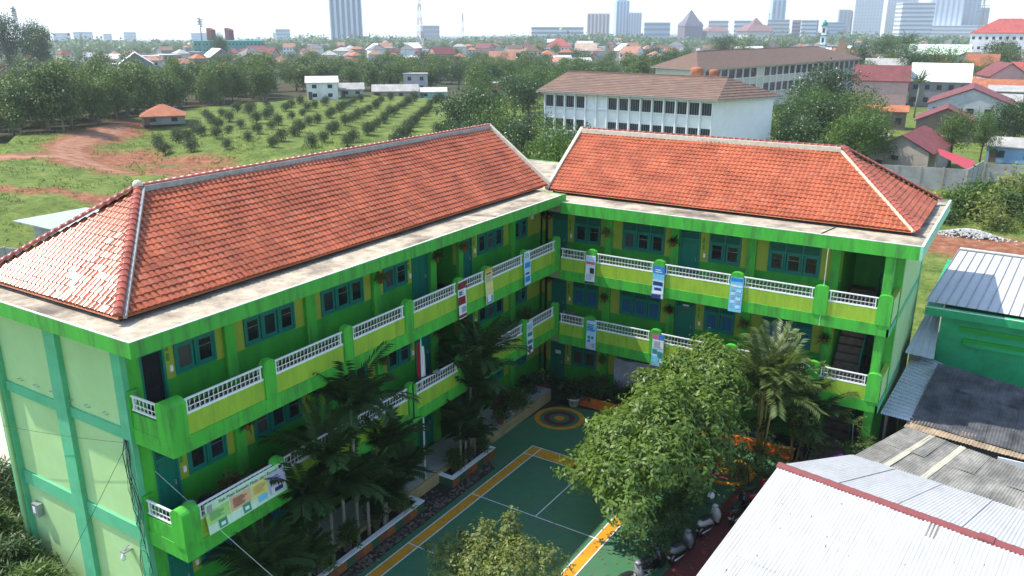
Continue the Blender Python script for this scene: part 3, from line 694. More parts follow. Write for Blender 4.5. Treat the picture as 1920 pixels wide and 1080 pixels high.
for (a, b, c, d) in ((0,0,0.46,13.4),(5.64,0,6.1,13.4),(0.46,0,5.64,0.76),(0.46,12.64,5.64,13.4)):
    q = MB(); crect(q, a, b, c, d, 0.019); struct('yellow_court_band', q, M_YEL)
lw = 0.025
for (a, b, c, d) in ((0-lw,0,0+lw,13.4),(0.46-lw,0,0.46+lw,13.4),(5.64-lw,0,5.64+lw,13.4),(6.1-lw,0,6.1+lw,13.4),(3.05-lw,0.76,3.05+lw,4.72),(3.05-lw,8.68,3.05+lw,12.64)):
    q = MB(); crect(q, a, b, c, d, 0.0235); struct('white_court_line', q, M_LINE)
for v in (0,0.76,4.72,8.68,12.64,13.4):
    q = MB(); crect(q, -lw, v-lw, 6.1+lw, v+lw, 0.0275); struct('white_court_line', q, M_LINE)
def ring(name, c, r0, r1, z, m):
    q = MB(); n = 40; vv = []; ff = []
    for i in range(n):
        t = 2*math.pi*i/n; vv += [(c[0]+r0*math.cos(t), c[1]+r0*math.sin(t), z), (c[0]+r1*math.cos(t), c[1]+r1*math.sin(t), z)]
    for i in range(n): j = (i+1) % n; ff.append((2*i, 2*i+1, 2*j+1, 2*j))
    q.add(vv, ff); return struct(name, q, m)
for c in ((1.23,-1.94),(10.1,-2.5)):
    ring('yellow_target_ring', c, 1.02, 1.28, 0.019, M_YEL); ring('maroon_target_ring', c, 0.50, 0.80, 0.019, M_MAR); ring('yellow_target_ring', c, 0.001, 0.27, 0.019, M_YEL)
# fallen leaves on the court under the tree
rs = np.random.RandomState(15); n = 420; lx = 8.0+rs.randn(n)*2.6; ly = -7.5+rs.randn(n)*3.6; ok = (lx > 1.2) & (lx < 12) & (ly < -0.5)
lx, ly = lx[ok], ly[ok]; n = len(lx); la = rs.rand(n)*6.28; lp = np.stack([lx, ly, np.full(n, 0.031)], -1); ld = np.stack([np.cos(la), np.sin(la), np.zeros(n)], -1); lsd = np.stack([-np.sin(la), np.cos(la), np.zeros(n)], -1)
LVv = np.stack([lp, lp+ld*0.06+lsd*0.035+np.array([0,0,0.012]), lp+ld*0.13, lp+ld*0.06-lsd*0.035+np.array([0,0,0.012])], 1).reshape(-1,3)
o = bpy.data.objects.new('fallen_leaves', np_mesh('fallen_leaves', LVv, np.arange(4*n).reshape(n,4), leaf_mat('dry_leaf', (0.16,0.12,0.04), 0.5, 0.0, 0.7), {'lv':('FACE', rs.rand(n))})); COL.objects.link(o); tag(o, 'scattered fallen leaves on the green court under the leafy tree', 'fallen leaves', kind='stuff')
# river pebbles set in the dark path beside the planters
pb = MB(); pr = random.Random(5)
for i in range(900):
    y = pr.uniform(-24,-7.3); x = pr.uniform(0.62, 1.05) if pr.random() < 0.6 else pr.uniform(-0.1, 1.15)
    if -12.2 < y < -10.3 or x > 0.6: pb.ball((x, y, 0.008), pr.uniform(0.025, 0.075), 6, 4, (pr.uniform(0.8,1.4), 1, 0.45))
o = obj('pebbles', pb, M_PEB, None, True); tag(o, 'brown river pebbles set in the dark path beside the court', 'pebbles', kind='stuff')
# walkway along the left wing with its floor tiles
q = MB(); q.box(-1.95,-22.6,0.0,-0.2,-0.3,0.535); wk = struct('walkway', q, M_WALKE)
tile_me = mesh_of(MB().box(-0.193,-0.193,0,0.193,0.193,0.018), M_WALK, False, 'floor_tile')
for i in range(56):
    for j in range(4):
        o = bpy.data.objects.new('floor_tile', tile_me); COL.objects.link(o); o.parent = wk; o.location = (-1.73+j*0.4, -22.3+i*0.4, 0.535)
q = MB(); q.box(-0.24,-2.6,0.53,-0.18,-0.3,0.62); struct('walkway_kerb', q, M_WALKE)
# planters: white-topped kerbs with colour-blocked sides
def planter(x0, y0, x1, y1, label):
    t = thing('planter', label, 'planter', ((x0+x1)/2,(y0+y1)/2,0), group='planters beside the walkway')
    q = MB(); q.box(x0,y0,0,x1-0.16,y0+0.16,0.40); q.box(x0,y1-0.16,0,x1-0.16,y1,0.40); q.box(x1-0.16,y0,0,x1-0.02,y1,0.40); obj('kerb', q, M_DKGR, t)
    q = MB(); q.box(x0,y0-0.02,0.40,x1+0.01,y0+0.20,0.45); obj('kerb_top', q, M_WHITE, t)
    q = MB(); q.box(x0,y1-0.20,0.40,x1+0.01,y1+0.02,0.45); obj('kerb_top', q, M_WHITE, t)
    q = MB(); q.box(x1-0.21,y0+0.20,0.40,x1+0.01,y1-0.20,0.45); obj('kerb_top', q, M_WHITE, t)
    n = int((y1-y0)/0.45)
    for i in range(n):
        q = MB(); a = y0+(y1-y0)*i/n; q.box(x1-0.02,a,0.0,x1,a+(y1-y0)/n-0.006,0.40); obj('painted_block', q, (M_ORNGD, M_DKGR, M_BRWN)[i % 3], t)
    q = MB(); q.box(x0,y0+0.16,0.0,x1-0.16,y1-0.16,0.33); obj('soil', q, M_SOIL, t)
    return t
planter(-0.20,-10.24,0.56,-6.92,'short white-topped planter between the flagpole and the target circle')
planter(-0.20,-21.5,0.55,-12.25,'long white-topped planter with painted blocks below the left balconies')
# orange bed along the right wing
t = thing('flower_bed', 'orange-kerbed flower bed along the foot of the right wing', 'flower bed', (6,0.6,0))
q = MB(); q.box(0.9,0.10,0.0,12.4,0.24,0.46); obj('kerb', q, M_ORNG, t)
q = MB(); q.box(0.9,0.24,0.0,12.4,1.1,0.36); obj('soil', q, M_SOIL, t)
q = MB(); q.box(0.9,-0.0,0.0,12.4,0.10,0.10); obj('kerb_foot', q, M_ORNG, t)
# low wall with a red bench back at the inner corner
t = thing('notice_board', 'red-brown sloping board standing on the walkway near the inner corner', 'board', (-1.4,-3.2,0.55))
q = MB(); q.add([(-1.75,-3.9,0.58),(-0.85,-3.9,0.58),(-1.15,-2.5,1.30),(-1.85,-2.5,1.30),(-1.75,-3.85,0.54),(-0.85,-3.85,0.54),(-1.15,-2.45,1.24),(-1.85,-2.45,1.24)], [(0,1,2,3),(7,6,5,4),(0,4,5,1),(1,5,6,2),(2,6,7,3),(3,7,4,0)]); obj('board', q, M_WOOD, t)
q = MB(); q.box(-1.85,-2.48,0.55,-1.80,-2.43,1.25); q.box(-1.2,-2.48,0.55,-1.15,-2.43,1.25); obj('legs', q, M_WOOD, t)
# flagpole and flag
t = thing('flagpole', 'white flagpole with a limp red and white flag before the left wing', 'flagpole', (-0.37,-10.98,0))
q = MB(); q.lathe((-0.37,-10.98,0), [(0.16,0),(0.16,0.28),(0.10,0.34)], 10); obj('pole_base', q, M_MORT, t)
q = MB(); q.tube([(-0.37,-10.98,0.3),(-0.37,-10.98,3.5),(-0.37,-10.98,7.06)], [0.045,0.038,0.028], 8); obj('pole', q, M_WHITE, t, True)
q = MB(); q.ball((-0.37,-10.98,7.10), 0.06); obj('finial', q, M_YEL, t, True)
M_FLR = mat('red_flag_cloth', (0.42,0.012,0.018), 0.8, 0.2, 3.0, 0.3, 10); M_FLW = mat('white_flag_cloth', (0.72,0.72,0.70), 0.8, 0.08, 3.0, 0.3, 10)
def cloth_strip(x0, y0, z0, z1, w0, w1, off, n=7):
    q = MB(); vv = []; k = 8
    for i in range(n+1):
        f = i/n; z = z1+(z0-z1)*f; w = w0+(w1-w0)*math.sin(f*2.2)
        for j in range(k+1):
            s = j/k; vv.append((x0+off[0]*s*w+0.07*math.sin(s*9+f*2)*w*2, y0+off[1]*s*w+0.06*math.cos(s*8+f*3)*w*2, z-0.25*s*f))
    ff = [(i*(k+1)+j, i*(k+1)+j+1, (i+1)*(k+1)+j+1, (i+1)*(k+1)+j) for i in range(n) for j in range(k)]
    q.add(vv, ff); return q
obj('flag_red', cloth_strip(-0.40,-11.02,5.45,6.80,0.10,0.12,(-0.75,-0.65)), M_FLR, t, True)
obj('flag_white', cloth_strip(-0.36,-10.95,5.25,6.65,0.09,0.15,(0.7,0.75)), M_FLW, t, True)
# ------------------------------------------------------------------ posters and the big banner
def cm(name, c): return mat('print_'+name, c, 0.55, 0.10, 6.0)
PC = dict(white=(0.72,0.72,0.72), navy=(0.02,0.035,0.16), blue=(0.03,0.20,0.52), cyan=(0.16,0.50,0.68), pale=(0.44,0.62,0.74), maroon=(0.20,0.012,0.03), pink=(0.66,0.12,0.26), cream=(0.66,0.55,0.26), gold=(0.58,0.36,0.06), teal=(0.02,0.22,0.22), grey=(0.32,0.32,0.34), black=(0.03,0.03,0.035), lime=(0.38,0.60,0.16), peach=(0.72,0.42,0.22), yell=(0.72,0.62,0.20), lilac=(0.50,0.46,0.60), green=(0.03,0.28,0.12), mint=(0.56,0.72,0.50))
def poster(name, label, cat, bx, u0, u1, z0, z1, base, blocks, d=0.06, lean=0.05, group='posters hung on the balcony pillars'):
    """printed sheet hanging in front of a pillar; the blocks are its flat print"""
    t = thing(name, label, cat, bx.T((u0+u1)/2, d, z0), group=group)
    def pt(a, b, e):
        u = u0+(u1-u0)*a; z = z0+(z1-z0)*b
        return bx.T(u, d+lean*(1-b)**2+0.012*math.sin(a*5+b*7)+e, z)
    def patch(mb, a0, a1, b0, b1, e, n=5):
        na = max(1, int(round((a1-a0)*4))); nb = max(1, int(round((b1-b0)*n)))
        vv = [pt(a0+(a1-a0)*i/na, b0+(b1-b0)*j/nb, e) for j in range(nb+1) for i in range(na+1)]
        ff = [(j*(na+1)+i, j*(na+1)+i+1, (j+1)*(na+1)+i+1, (j+1)*(na+1)+i) for j in range(nb) for i in range(na)]
        if bx.flip: ff = [f[::-1] for f in ff]
        mb.add(vv, ff)
    q = MB(); patch(q, 0, 1, 0, 1, 0, 10); obj('sheet', q, cm(base, PC[base]), t)
    by = {}
    for (c, a0, a1, b0, b1) in blocks: by.setdefault(c, []).append((a0, a1, b0, b1))
    e = 0.004
    for c, L in by.items():
        for (a0, a1, b0, b1) in L: q = MB(); patch(q, a0, a1, b0, b1, e, 14); obj('print', q, cm(c, PC[c]), t)
        e += 0.002
    return t, pt
def textlines(c, a0, a1, b0, b1, n, r): return [(c, a0, a0+(a1-a0)*r.uniform(0.65,1), b0+(b1-b0)*(i+0.2)/n, b0+(b1-b0)*(i+0.65)/n) for i in range(n)]
pr = random.Random(9)
poster('poster','maroon and white poster on the left upper balcony near the flag','poster',bxA,-8.92,-8.36,7.28,8.92,'white',[('maroon',0,1,0.78,0.97),('maroon',0,0.9,0.36,0.58),('maroon',0,1,0.02,0.10),('navy',0.1,0.5,0.62,0.74),('grey',0.35,0.95,0.14,0.30)]+textlines('grey',0.1,0.9,0.60,0.76,3,pr))
poster('poster','cream and gold poster on the left upper balcony','poster',bxA,-6.88,-6.28,7.34,8.96,'cream',[('gold',0,1,0.90,1),('maroon',0.1,0.8,0.84,0.88),('yell',0,0.9,0.42,0.60),('blue',0.1,0.9,0.02,0.20),('white',0.2,0.7,0.06,0.26)]+textlines('grey',0.1,0.9,0.62,0.82,5,pr))
poster('poster','pale poster with navy ovals on the left upper balcony','poster',bxA,-3.60,-3.02,7.36,9.0,'pale',[('white',0.05,0.95,0.78,0.98),('blue',0.15,0.9,0.50,0.66),('navy',0.2,0.8,0.30,0.36),('blue',0.1,0.9,0.08,0.24)]+textlines('navy',0.1,0.9,0.80,0.95,3,pr))
poster('poster','white poster with dark teal pictures on the left middle balcony','poster',bxA,-3.30,-2.72,3.72,5.38,'white',[('teal',0.15,0.85,0.54,0.66),('teal',0.1,0.9,0.30,0.42),('navy',0.2,0.8,0.10,0.24),('pale',0,1,0.80,0.95)]+textlines('grey',0.1,0.9,0.72,0.9,4,pr))
poster('poster','white poster with a pink stripe on the right upper balcony by the corner','poster',bxB,1.52,2.06,6.84,8.28,'white',[('pink',0.05,0.95,0.68,0.78),('pale',0.1,0.9,0.82,0.95),('black',0.45,0.9,0.36,0.56),('pink',0.6,0.85,0.42,0.50),('black',0,1,0.0,0.07)]+textlines('grey',0.1,0.9,0.12,0.34,6,pr))
poster('poster','deep blue poster on the right upper balcony','poster',bxB,5.12,5.70,6.70,8.28,'pale',[('blue',0,1,0.76,1),('cyan',0,1,0.60,0.76),('navy',0.05,0.9,0.40,0.52),('navy',0.2,0.8,0.24,0.33),('white',0,1,0.14,0.24),('navy',0,0.8,0.0,0.12)]+textlines('white',0.2,0.8,0.80,0.92,2,pr))
poster('poster','light blue poster with round pictures on the right upper balcony','poster',bxB,8.86,9.46,6.72,8.34,'cyan',[('blue',0.05,0.95,0.88,0.98),('white',0.05,0.95,0.72,0.78)]+[('grey',a,a+0.28,b,b+0.07) for a, b in ((0.1,0.58),(0.6,0.46),(0.1,0.36),(0.6,0.24),(0.1,0.12))]+[('pale',a,a+0.36,b,b+0.09) for a, b in ((0.52,0.58),(0.1,0.47),(0.52,0.34),(0.1,0.24),(0.55,0.10))])
poster('poster','pale blue poster on the right middle balcony by the corner','poster',bxB,1.68,2.24,3.34,4.86,'pale',[('cyan',0,1,0.62,0.8),('lilac',0,1,0,0.24),('teal',0.15,0.4,0.36,0.46),('teal',0.5,0.75,0.36,0.46),('teal',0.15,0.4,0.24,0.33),('grey',0.6,0.85,0.06,0.2)]+textlines('navy',0.1,0.9,0.66,0.9,4,pr))
poster('poster','pink and blue poster with dark discs on the right middle balcony','poster',bxB,5.28,5.88,3.24,4.86,'pale',[('pink',0,0.5,0.84,1),('blue',0.5,1,0.84,1),('white',0.05,0.95,0.56,0.82),('teal',0.05,0.45,0.38,0.52),('teal',0.5,0.95,0.26,0.46),('cyan',0,0.6,0.04,0.30),('navy',0.7,0.95,0.02,0.12)]+textlines('grey',0.1,0.9,0.58,0.8,6,pr))
tb, pt = poster('banner','wide waste-sorting banner tied to the near end of the left middle balcony','banner',bxA,-22.12,-18.98,4.33,5.36,'mint',
  [('lime',0.0,0.28,0.28,0.72),('peach',0.29,0.54,0.30,0.76),('yell',0.55,0.76,0.28,0.80),('lilac',0.77,1.0,0.10,0.78),('grey',0.02,0.08,0.66,0.92),('green',0.12,0.22,0.04,0.30),('green',0.42,0.52,0.04,0.32),('white',0.145,0.195,0.10,0.20),('white',0.445,0.495,0.12,0.22),('cyan',0.62,0.74,0.10,0.30),('white',0.80,0.98,0.12,0.34),('navy',0.84,0.95,0.14,0.28),('black',0.93,0.975,0.82,0.94)]
  +textlines('green',0.04,0.22,0.40,0.66,5,pr)+textlines('maroon',0.32,0.50,0.38,0.70,6,pr)+textlines('gold',0.58,0.73,0.42,0.72,5,pr)+textlines('navy',0.80,0.96,0.44,0.70,5,pr), d=0.07, lean=0.10, group='banner on the balcony')
def text_part(parent, s, size, loc, rx, rz, m, align='CENTER'):
    c = bpy.data.curves.new('lettering', 'FONT'); c.body = s; c.size = size; c.align_x = align; c.extrude = 0.001; c.materials.append(m)
    tmp = bpy.data.objects.new('lettering', c); COL.objects.link(tmp); bpy.context.view_layer.update()
    me = bpy.data.meshes.new_from_object(tmp.evaluated_get(bpy.context.evaluated_depsgraph_get())); bpy.data.objects.remove(tmp)
    o = bpy.data.objects.new('lettering', me); COL.objects.link(o); o.parent = parent
    o.location = Vector(loc)-BASE[parent.name]; o.rotation_euler = (rx, 0, rz); return o
text_part(tb, 'Yuk Pilah Sampah Mulai dari Rumah', 0.165, (0.105,-20.45,5.17), R(90), R(90), cm('black', PC['black']))
text_part(WB, '3-2', 0.30, (6.14,1.935,5.55), R(90), 0, mat('red_lettering', (0.25,0.03,0.03), 0.6))
q = MB(); q.box(5.98,1.925,5.84,6.30,1.935,5.93); obj('door_plate', q, M_WHITE, WB)
q = MB(); q.box(-1.20,1.925,1.75,-0.86,1.935,1.95); obj('door_plate', q, M_WHITE, WB)
q = MB(); q.box(-1.935,0.35,9.55,-1.925,0.62,9.82); obj('wall_plate', q, M_WHITE, WA); q = MB(); q.box(-1.935,1.35,9.55,-1.90,1.72,9.95); obj('wall_picture', q, M_BLACK, WA)
# switch plates and little signs on the yellow strips
for (bx, us, z0) in ((bxA, (-21.28,-9.62,-4.8), 0.70), (bxB, (-0.42,6.86), 0.22)):
    for u in us:
        for fl in range(3):
            z = z0+fl*S
            q = MB(); bx(q, u-0.09, -1.95, z+1.95, u+0.0, -1.93, z+2.20); bx(q, u-0.09, -1.95, z+1.62, u+0.0, -1.93, z+1.87); obj('sign_plate', q, M_LOWER, WA if bx is bxA else WB)
            q = MB(); bx(q, u-0.02, -1.95, z+1.25, u+0.08, -1.91, z+1.45); obj('switch_box', q, M_WHITE, WA if bx is bxA else WB)
# white sheet hung on the ground floor of the right wing
q = MB(); n = 14; vv = []
for j in range(6):
    for i in range(n+1): vv.append((2.45+i*2.6/n, 1.84-0.04*math.sin(i*1.3+j*0.5), 0.55+j*1.75/5-0.05*math.sin(i*0.45)))
q.add(vv, [(j*(n+1)+i, j*(n+1)+i+1, (j+1)*(n+1)+i+1, (j+1)*(n+1)+i) for j in range(5) for i in range(n)])
o = obj('cloth_sheet', q, mat('greyish_white_cloth', (0.45,0.42,0.46), 0.85, 0.25, 2.0), None, True); tag(o, 'greyish white sheet hung across the ground floor of the right wing', 'cloth sheet')
# lamp arm on the left middle balcony, cables, meter and lamp on the end wall
t = thing('lamp_arm', 'thin black lamp arm bracketed to the left middle balcony beside the flag', 'lamp', (0.1,-12.2,4.2))
q = MB(); q.tube([(0.06,-12.1,4.0),(0.06,-12.1,5.5),(0.4,-11.95,5.8),(0.95,-11.5,6.05)], 0.03, 6); obj('arm', q, M_BLACK, t); q = MB(); q.box(0.75,-11.70,6.0,1.02,-11.42,6.06); obj('lamp_head', q, M_GREYM, t)
t = thing('meter_box', 'small grey electric meter box on the pale green end wall', 'meter box', (-8.4,-22.9,2.6))
q = MB(); q.box(-8.58,-22.97,2.5,-8.22,-22.76,2.98); obj('case', q, M_GREYM, t); q = MB(); q.box(-8.52,-22.98,2.62,-8.36,-22.972,2.86); obj('dial_window', q, M_WHITE, t)
t = thing('wall_lamp', 'white bulb lamp with bracket low on the pale green end wall', 'lamp', (-3.1,-22.9,2.9))
q = MB(); q.lathe((-3.1,-23.05,2.75), [(0.03,0),(0.075,0.05),(0.085,0.13),(0.04,0.22),(0.03,0.28)], 10); obj('bulb', q, M_WHITE, t, True); q = MB(); q.box(-3.2,-23.08,3.04,-3.0,-22.75,3.08); q.tube([(-3.1,-22.8,3.2),(-3.1,-23.05,3.04)], 0.018, 5); obj('bracket', q, M_GREYM, t)
cr_ = random.Random(21)
t = thing('cable_bundle', 'bundle of hanging black cables down the front corner of the end wall', 'cables', (-1.9,-23.0,3))
for i in range(11):
    x0 = -2.1+cr_.uniform(-0.12,0.12); p = [(x0,-22.96,7.3)]
    for k in range(1, 7): p.append((x0+0.16*math.sin(k*1.3+i)+0.03*k, -22.99-0.03*cr_.random(), 7.3-k*(0.45+0.16*cr_.random())))
    q = MB(); q.tube(p, 0.007 if i % 3 else 0.013, 4); obj('cable', q, M_CABLE if i % 4 else M_GREYM, t)
for i in range(3):
    q = MB(); q.tube([(-1.95+0.35*math.cos(a*0.5)*(0.5+0.2*i), -23.02, 3.2+0.75*math.sin(a*0.5)-i*0.2) for a in range(13)], 0.008, 4); obj('cable_loop', q, M_CABLE, t)
def wire(name, label, a, b, sag, r, m):
    q = MB(); a, b = Vector(a), Vector(b); q.tube([tuple(a.lerp(b, i/14)-Vector((0,0,sag*4*(i/14)*(1-i/14)))) for i in range(15)], r, 4)
    o = obj(name, q, m); tag(o, label, 'cable'); return o
wire('service_cable','thin black cable running left across the pale green end wall',(-2.05,-23.0,7.25),(-16,-23.3,5.2),0.25,0.007,M_CABLE)
wire('service_cable','slanting black cable from the corner down past the wall lamp',(-2.05,-23.05,7.1),(-4.5,-26.5,0.2),0.15,0.007,M_CABLE)
wire('clothes_line','white cord stretched from the end balcony down across the courtyard palms',(-1.9,-22.3,6.0),(3.2,-20.5,1.3),0.05,0.006,M_WHITE)
wire('clothes_line','short white cord drooping below the right middle balcony near the stair',(11.5,-0.08,6.7),(13.2,-0.9,4.9),0.35,0.009,M_WHITE)

# ------------------------------------------------------------------ sheds and roofs on the right
M_WROOF = mat('white_painted_sheet', (0.47,0.467,0.455), 0.6, 0.05, 0.8, dirt=(0.36,0.345,0.32), dirt_amt=0.6, dirt_scale=1.2, stretch=(2,0.5,1))
M_GROOF = mat('grey_zinc_sheet', (0.50,0.50,0.50), 0.5, 0.08, 0.7, dirt=(0.40,0.38,0.36), dirt_amt=0.4)
M_BROOF = mat('pale_blue_zinc_sheet', (0.46,0.49,0.51), 0.5, 0.14, 1.0, dirt=(0.35,0.30,0.26), dirt_amt=0.5)
M_ASB = mat('blackened_asbestos_sheet', (0.085,0.083,0.085), 0.85, 0.5, 1.3, dirt=(0.022,0.022,0.024), dirt_amt=0.85, dirt_scale=1.1)
M_ASBR = mat('tan_asbestos_sheet', (0.33,0.25,0.16), 0.85, 0.35, 1.5, dirt=(0.14,0.10,0.07), dirt_amt=0.6)
M_FIBRE = mat('weathered_fibre_sheet', (0.24,0.23,0.20), 0.8, 0.4, 1.6, dirt=(0.09,0.085,0.08), dirt_amt=0.8, dirt_scale=0.8)
M_FIBREL = mat('cream_translucent_sheet', (0.52,0.48,0.36), 0.7, 0.2, 2.0)
M_CAPR = mat('red_ridge_paint', (0.20,0.048,0.048), 0.6, 0.15, 3.0)
M_GWALL = mat('shop_green_wall', (0.022,0.36,0.14), 0.6, 0.14, 0.9, 0.15, 12, dirt=(0.02,0.17,0.07), dirt_amt=0.5)
M_GWALL2 = mat('shop_bright_green_trim', (0.015,0.30,0.03), 0.6, 0.14, 0.9)
M_SHEDW = mat('shed_wall', (0.20,0.18,0.15), 0.9, 0.3, 1.5)
def corr(a, b, c, d, pitch, amp, nl=1, wob=0.0, t=0.012):
    """corrugated sheet: a-b is the high edge (waves run across it), d-c the low edge"""
    a, b, c, d = Vector(a), Vector(b), Vector(c), Vector(d); n = max(4, int((b-a).length/pitch*4)); q = MB()
    nrm = (b-a).cross(d-a).normalized(); nrm = nrm if nrm.z > 0 else -nrm; vv = []; rr = random.Random(4)
    for i in range(n+1):
        h = amp*math.sin(i*math.pi/2)
        for k in range(nl+1):
            f = k/nl; p = a.lerp(b, i/n).lerp(d.lerp(c, i/n), f)
            vv.append(tuple(p+nrm*(h+wob*math.sin(i*0.13+f*5)*f)))
    m = len(vv)
    ff = []
    for i in range(n):
        for k in range(nl):
            p = i*(nl+1)+k; ff.append((p, p+1, p+nl+2, p+nl+1))
    if (Vector(vv[1])-Vector(vv[0])).cross(Vector(vv[nl+1])-Vector(vv[0])).z < 0: ff = [f[::-1] for f in ff]
    q.add(vv, ff); return q
def sheets(parent, name, a, b, c, d, k, pitch, amp, mats, rr, rows=1, wob=0.0):
    """the roof laid as separate overlapping sheets"""
    a, b, c, d = map(Vector, (a, b, c, d))
    for i in range(k):
        for r_ in range(rows):
            def P(s, f): return a.lerp(b, s).lerp(d.lerp(c, s), f)
            f0, f1 = r_/rows, min(1, (r_+1)/rows+(0.03 if r_ < rows-1 else 0))
            s0, s1 = i/k, (i+1)/k
            up = Vector((0,0,rr.uniform(0,0.012)+0.014*((i+r_) % 2)+(rows-r_)*0.012))
            obj(name, corr(P(s0,f0)+up, P(s1,f0)+up, P(s1,f1)+up, P(s0,f1)+up, pitch, amp, 3, wob), mats[rr.randrange(len(mats))], parent, True)
rr = random.Random(8)
t = thing('white_shed', 'big white corrugated shed roof with a red ridge at the bottom right', 'shed', (17,-8,0))
RA, RB = (13.42,-7.25,3.60), (24.5,-9.19,3.60)
sheets(t, 'roof_sheet', RA, RB, (23.6,-17.2,1.35), (12.0,-15.8,1.35), 11, 0.125, 0.021, [M_WROOF], rr, 2)
sheets(t, 'roof_sheet', RB, RA, (15.28,-3.0,2.58), (24.5,-4.55,2.58), 11, 0.125, 0.021, [M_WROOF], rr, 1)
pa, pb_ = Vector(RA), Vector(RB)
cap1 = MB(); cap1.add([(-0.21,0,-0.10),(-0.19,0,-0.04),(0,0,0.05),(0.19,0,-0.04),(0.21,0,-0.10),(-0.20,0.45,-0.11),(-0.18,0.45,-0.05),(0,0.45,0.035),(0.18,0.45,-0.05),(0.20,0.45,-0.11)], [(0,5,6,1),(1,6,7,2),(2,7,8,3),(3,8,9,4),(0,1,2,3,4)])
cme = mesh_of(cap1, M_CAPR, False, 'ridge_cap'); dv = (pb_-pa).normalized(); xv = dv.cross(Vector((0,0,1))).normalized()
for i in range(25):
    o = bpy.data.objects.new('ridge_cap', cme); COL.objects.link(o); o.parent = t; m = Matrix((xv, dv, xv.cross(dv))).transposed().to_4x4(); m.translation = pa+dv*(i*0.45-0.05)+Vector((0,0,0.07+(0.05 if i == 15 else 0)))-BASE[t.name]; o.matrix_local = m
q = MB(); q.prism([(13.2,-7.4),(23.8,-9.2),(23.2,-16.5),(12.3,-15.2)], 0, 1.30); q.prism([(13.6,-7.2),(24,-9.0),(24,-4.8),(15.4,-3.3)], 0, 2.3); obj('shed_wall', q, M_SHEDW, t)
q = MB(); P0 = pa.lerp(pb_, 0.47)
sl_ = (Vector((23.6,-17.2,1.35))-Vector(RB)).normalized()
pA = P0+sl_*0.22+Vector((0,0,0.05)); obj('skylight_sheet', corr(pA, pA+dv*0.32, pA+dv*0.32+sl_*0.62, pA+sl_*0.62, 0.105, 0.016, 1), M_FIBRE, t)
scr = MB()
for i in range(70):
    s_, f_ = rr.random(), rr.uniform(0.06, 0.95); p = pa.lerp(pb_, s_).lerp(Vector((12.0,-15.8,1.35)).lerp(Vector((23.6,-17.2,1.35)), s_), f_); scr.ball(p+Vector((0,0,0.05)), rr.uniform(0.015,0.032), 5, 3, (1,1,0.6))
o = obj('roof_screws', scr, M_BRWN, t); o['kind'] = 'stuff'
t = thing('fibre_shed', 'weathered fibre-sheet roof behind the white shed', 'shed', (19,-2.5,0))
sheets(t, 'roof_sheet', (16.9,-0.21,3.05), (24,-2.6,3.05), (24,-4.5,2.50), (15.33,-2.97,2.50), 9, 0.10, 0.018, [M_FIBRE], rr, 2, 0.02)
for (s_, w_) in ((0.13,0.030),(0.29,0.030)):
    a = Vector((16.9,-0.21,3.10)).lerp(Vector((24,-2.6,3.10)), s_); d = Vector((15.33,-2.97,2.56)).lerp(Vector((24,-4.5,2.56)), s_); wv = Vector((24-16.9,-2.4,0))*w_
    obj('roof_strip', corr(a, a+wv, d+wv, d, 0.1, 0.016, 2), M_FIBREL, t)
q = MB(); q.prism([(17.0,-0.5),(24,-2.8),(24,-4.3),(15.6,-3.0)], 0, 2.35); obj('shed_wall', q, M_SHEDW, t)
t = thing('dark_shed', 'soot-black corrugated roof below the green shop wall', 'shed', (19.5,2.5,0))
sheets(t, 'roof_sheet', (17.34,5.9,3.85), (24.5,3.6,3.85), (24.5,-0.60,2.98), (16.9,0.55,2.98), 8, 0.12, 0.020, [M_ASB, M_ASB, M_ASB], rr, 3, 0.01)
sheets(t, 'eave_sheet', (16.9,0.95,3.02), (24.5,-0.2,3.02), (24.5,-0.80,2.86), (16.75,0.12,2.86), 6, 0.12, 0.020, [M_ASBR], rr, 1)
q = MB(); q.prism([(17.2,5.8),(24,3.6),(24,-0.3),(17.2,0.7)], 0, 2.7); obj('shed_wall', q, M_SHEDW, t)
q = MB(); q.box(20.3,-0.42,1.2,23.5,-0.36,2.75); obj('white_wall', q, M_WHITE, t)
t = thing('lean_to', 'pale zinc lean-to roof against the end of the right wing', 'lean-to', (16.4,4,0))
obj('roof_sheet', corr((16.15,7.6,3.62), (17.5,6.5,3.62), (16.96,0.58,3.0), (15.71,0.7,3.0), 0.14, 0.02, 3), M_BROOF, t, True)
rib = MB()
for k in range(20):
    f = k/20; a = Vector((16.15,7.6,3.62)).lerp(Vector((15.71,0.7,3.0)), f)+Vector((0,0,0.03)); b = Vector((17.5,6.5,3.62)).lerp(Vector((16.96,0.58,3.0)), f)+Vector((0,0,0.03)); bar(rib, a, b, 0.05, 0.035)
obj('cross_ribs', rib, M_BROOF, t)
q = MB(); q.box(15.9,1.0,0,16.0,6.5,2.9); q.box(16.8,1.0,0,16.9,6.0,2.9); obj('posts', q, M_SHEDW, t)
t = thing('gutter_roof', 'narrow bluish zinc roof strip between the school end and the green shop', 'lean-to', (16.4,8.5,0))
obj('roof_sheet', corr((16.2,10.8,4.85), (16.85,10.6,4.85), (17.12,6.15,3.95), (15.82,6.3,3.95), 0.30, 0.012, 2), M_BROOF, t)
rib = MB()
for s_ in (0.02,0.27,0.52,0.77,0.98): bar(rib, Vector((16.2,10.8,4.87)).lerp(Vector((16.85,10.6,4.87)), s_), Vector((15.82,6.3,3.97)).lerp(Vector((17.12,6.15,3.97)), s_), 0.03, 0.03)
obj('ribs', rib, M_GROOF, t); q = MB(); q.box(16.0,6.6,0,16.6,10.2,3.9); obj('shed_wall', q, M_SHEDW, t)
t = thing('green_shop', 'green-walled building with a grey ribbed metal roof at the right edge', 'building', (20,14,0))
q = MB(); q.box(17.0,8.75,0,27,19,5.45); obj('wall', q, M_GWALL, t)
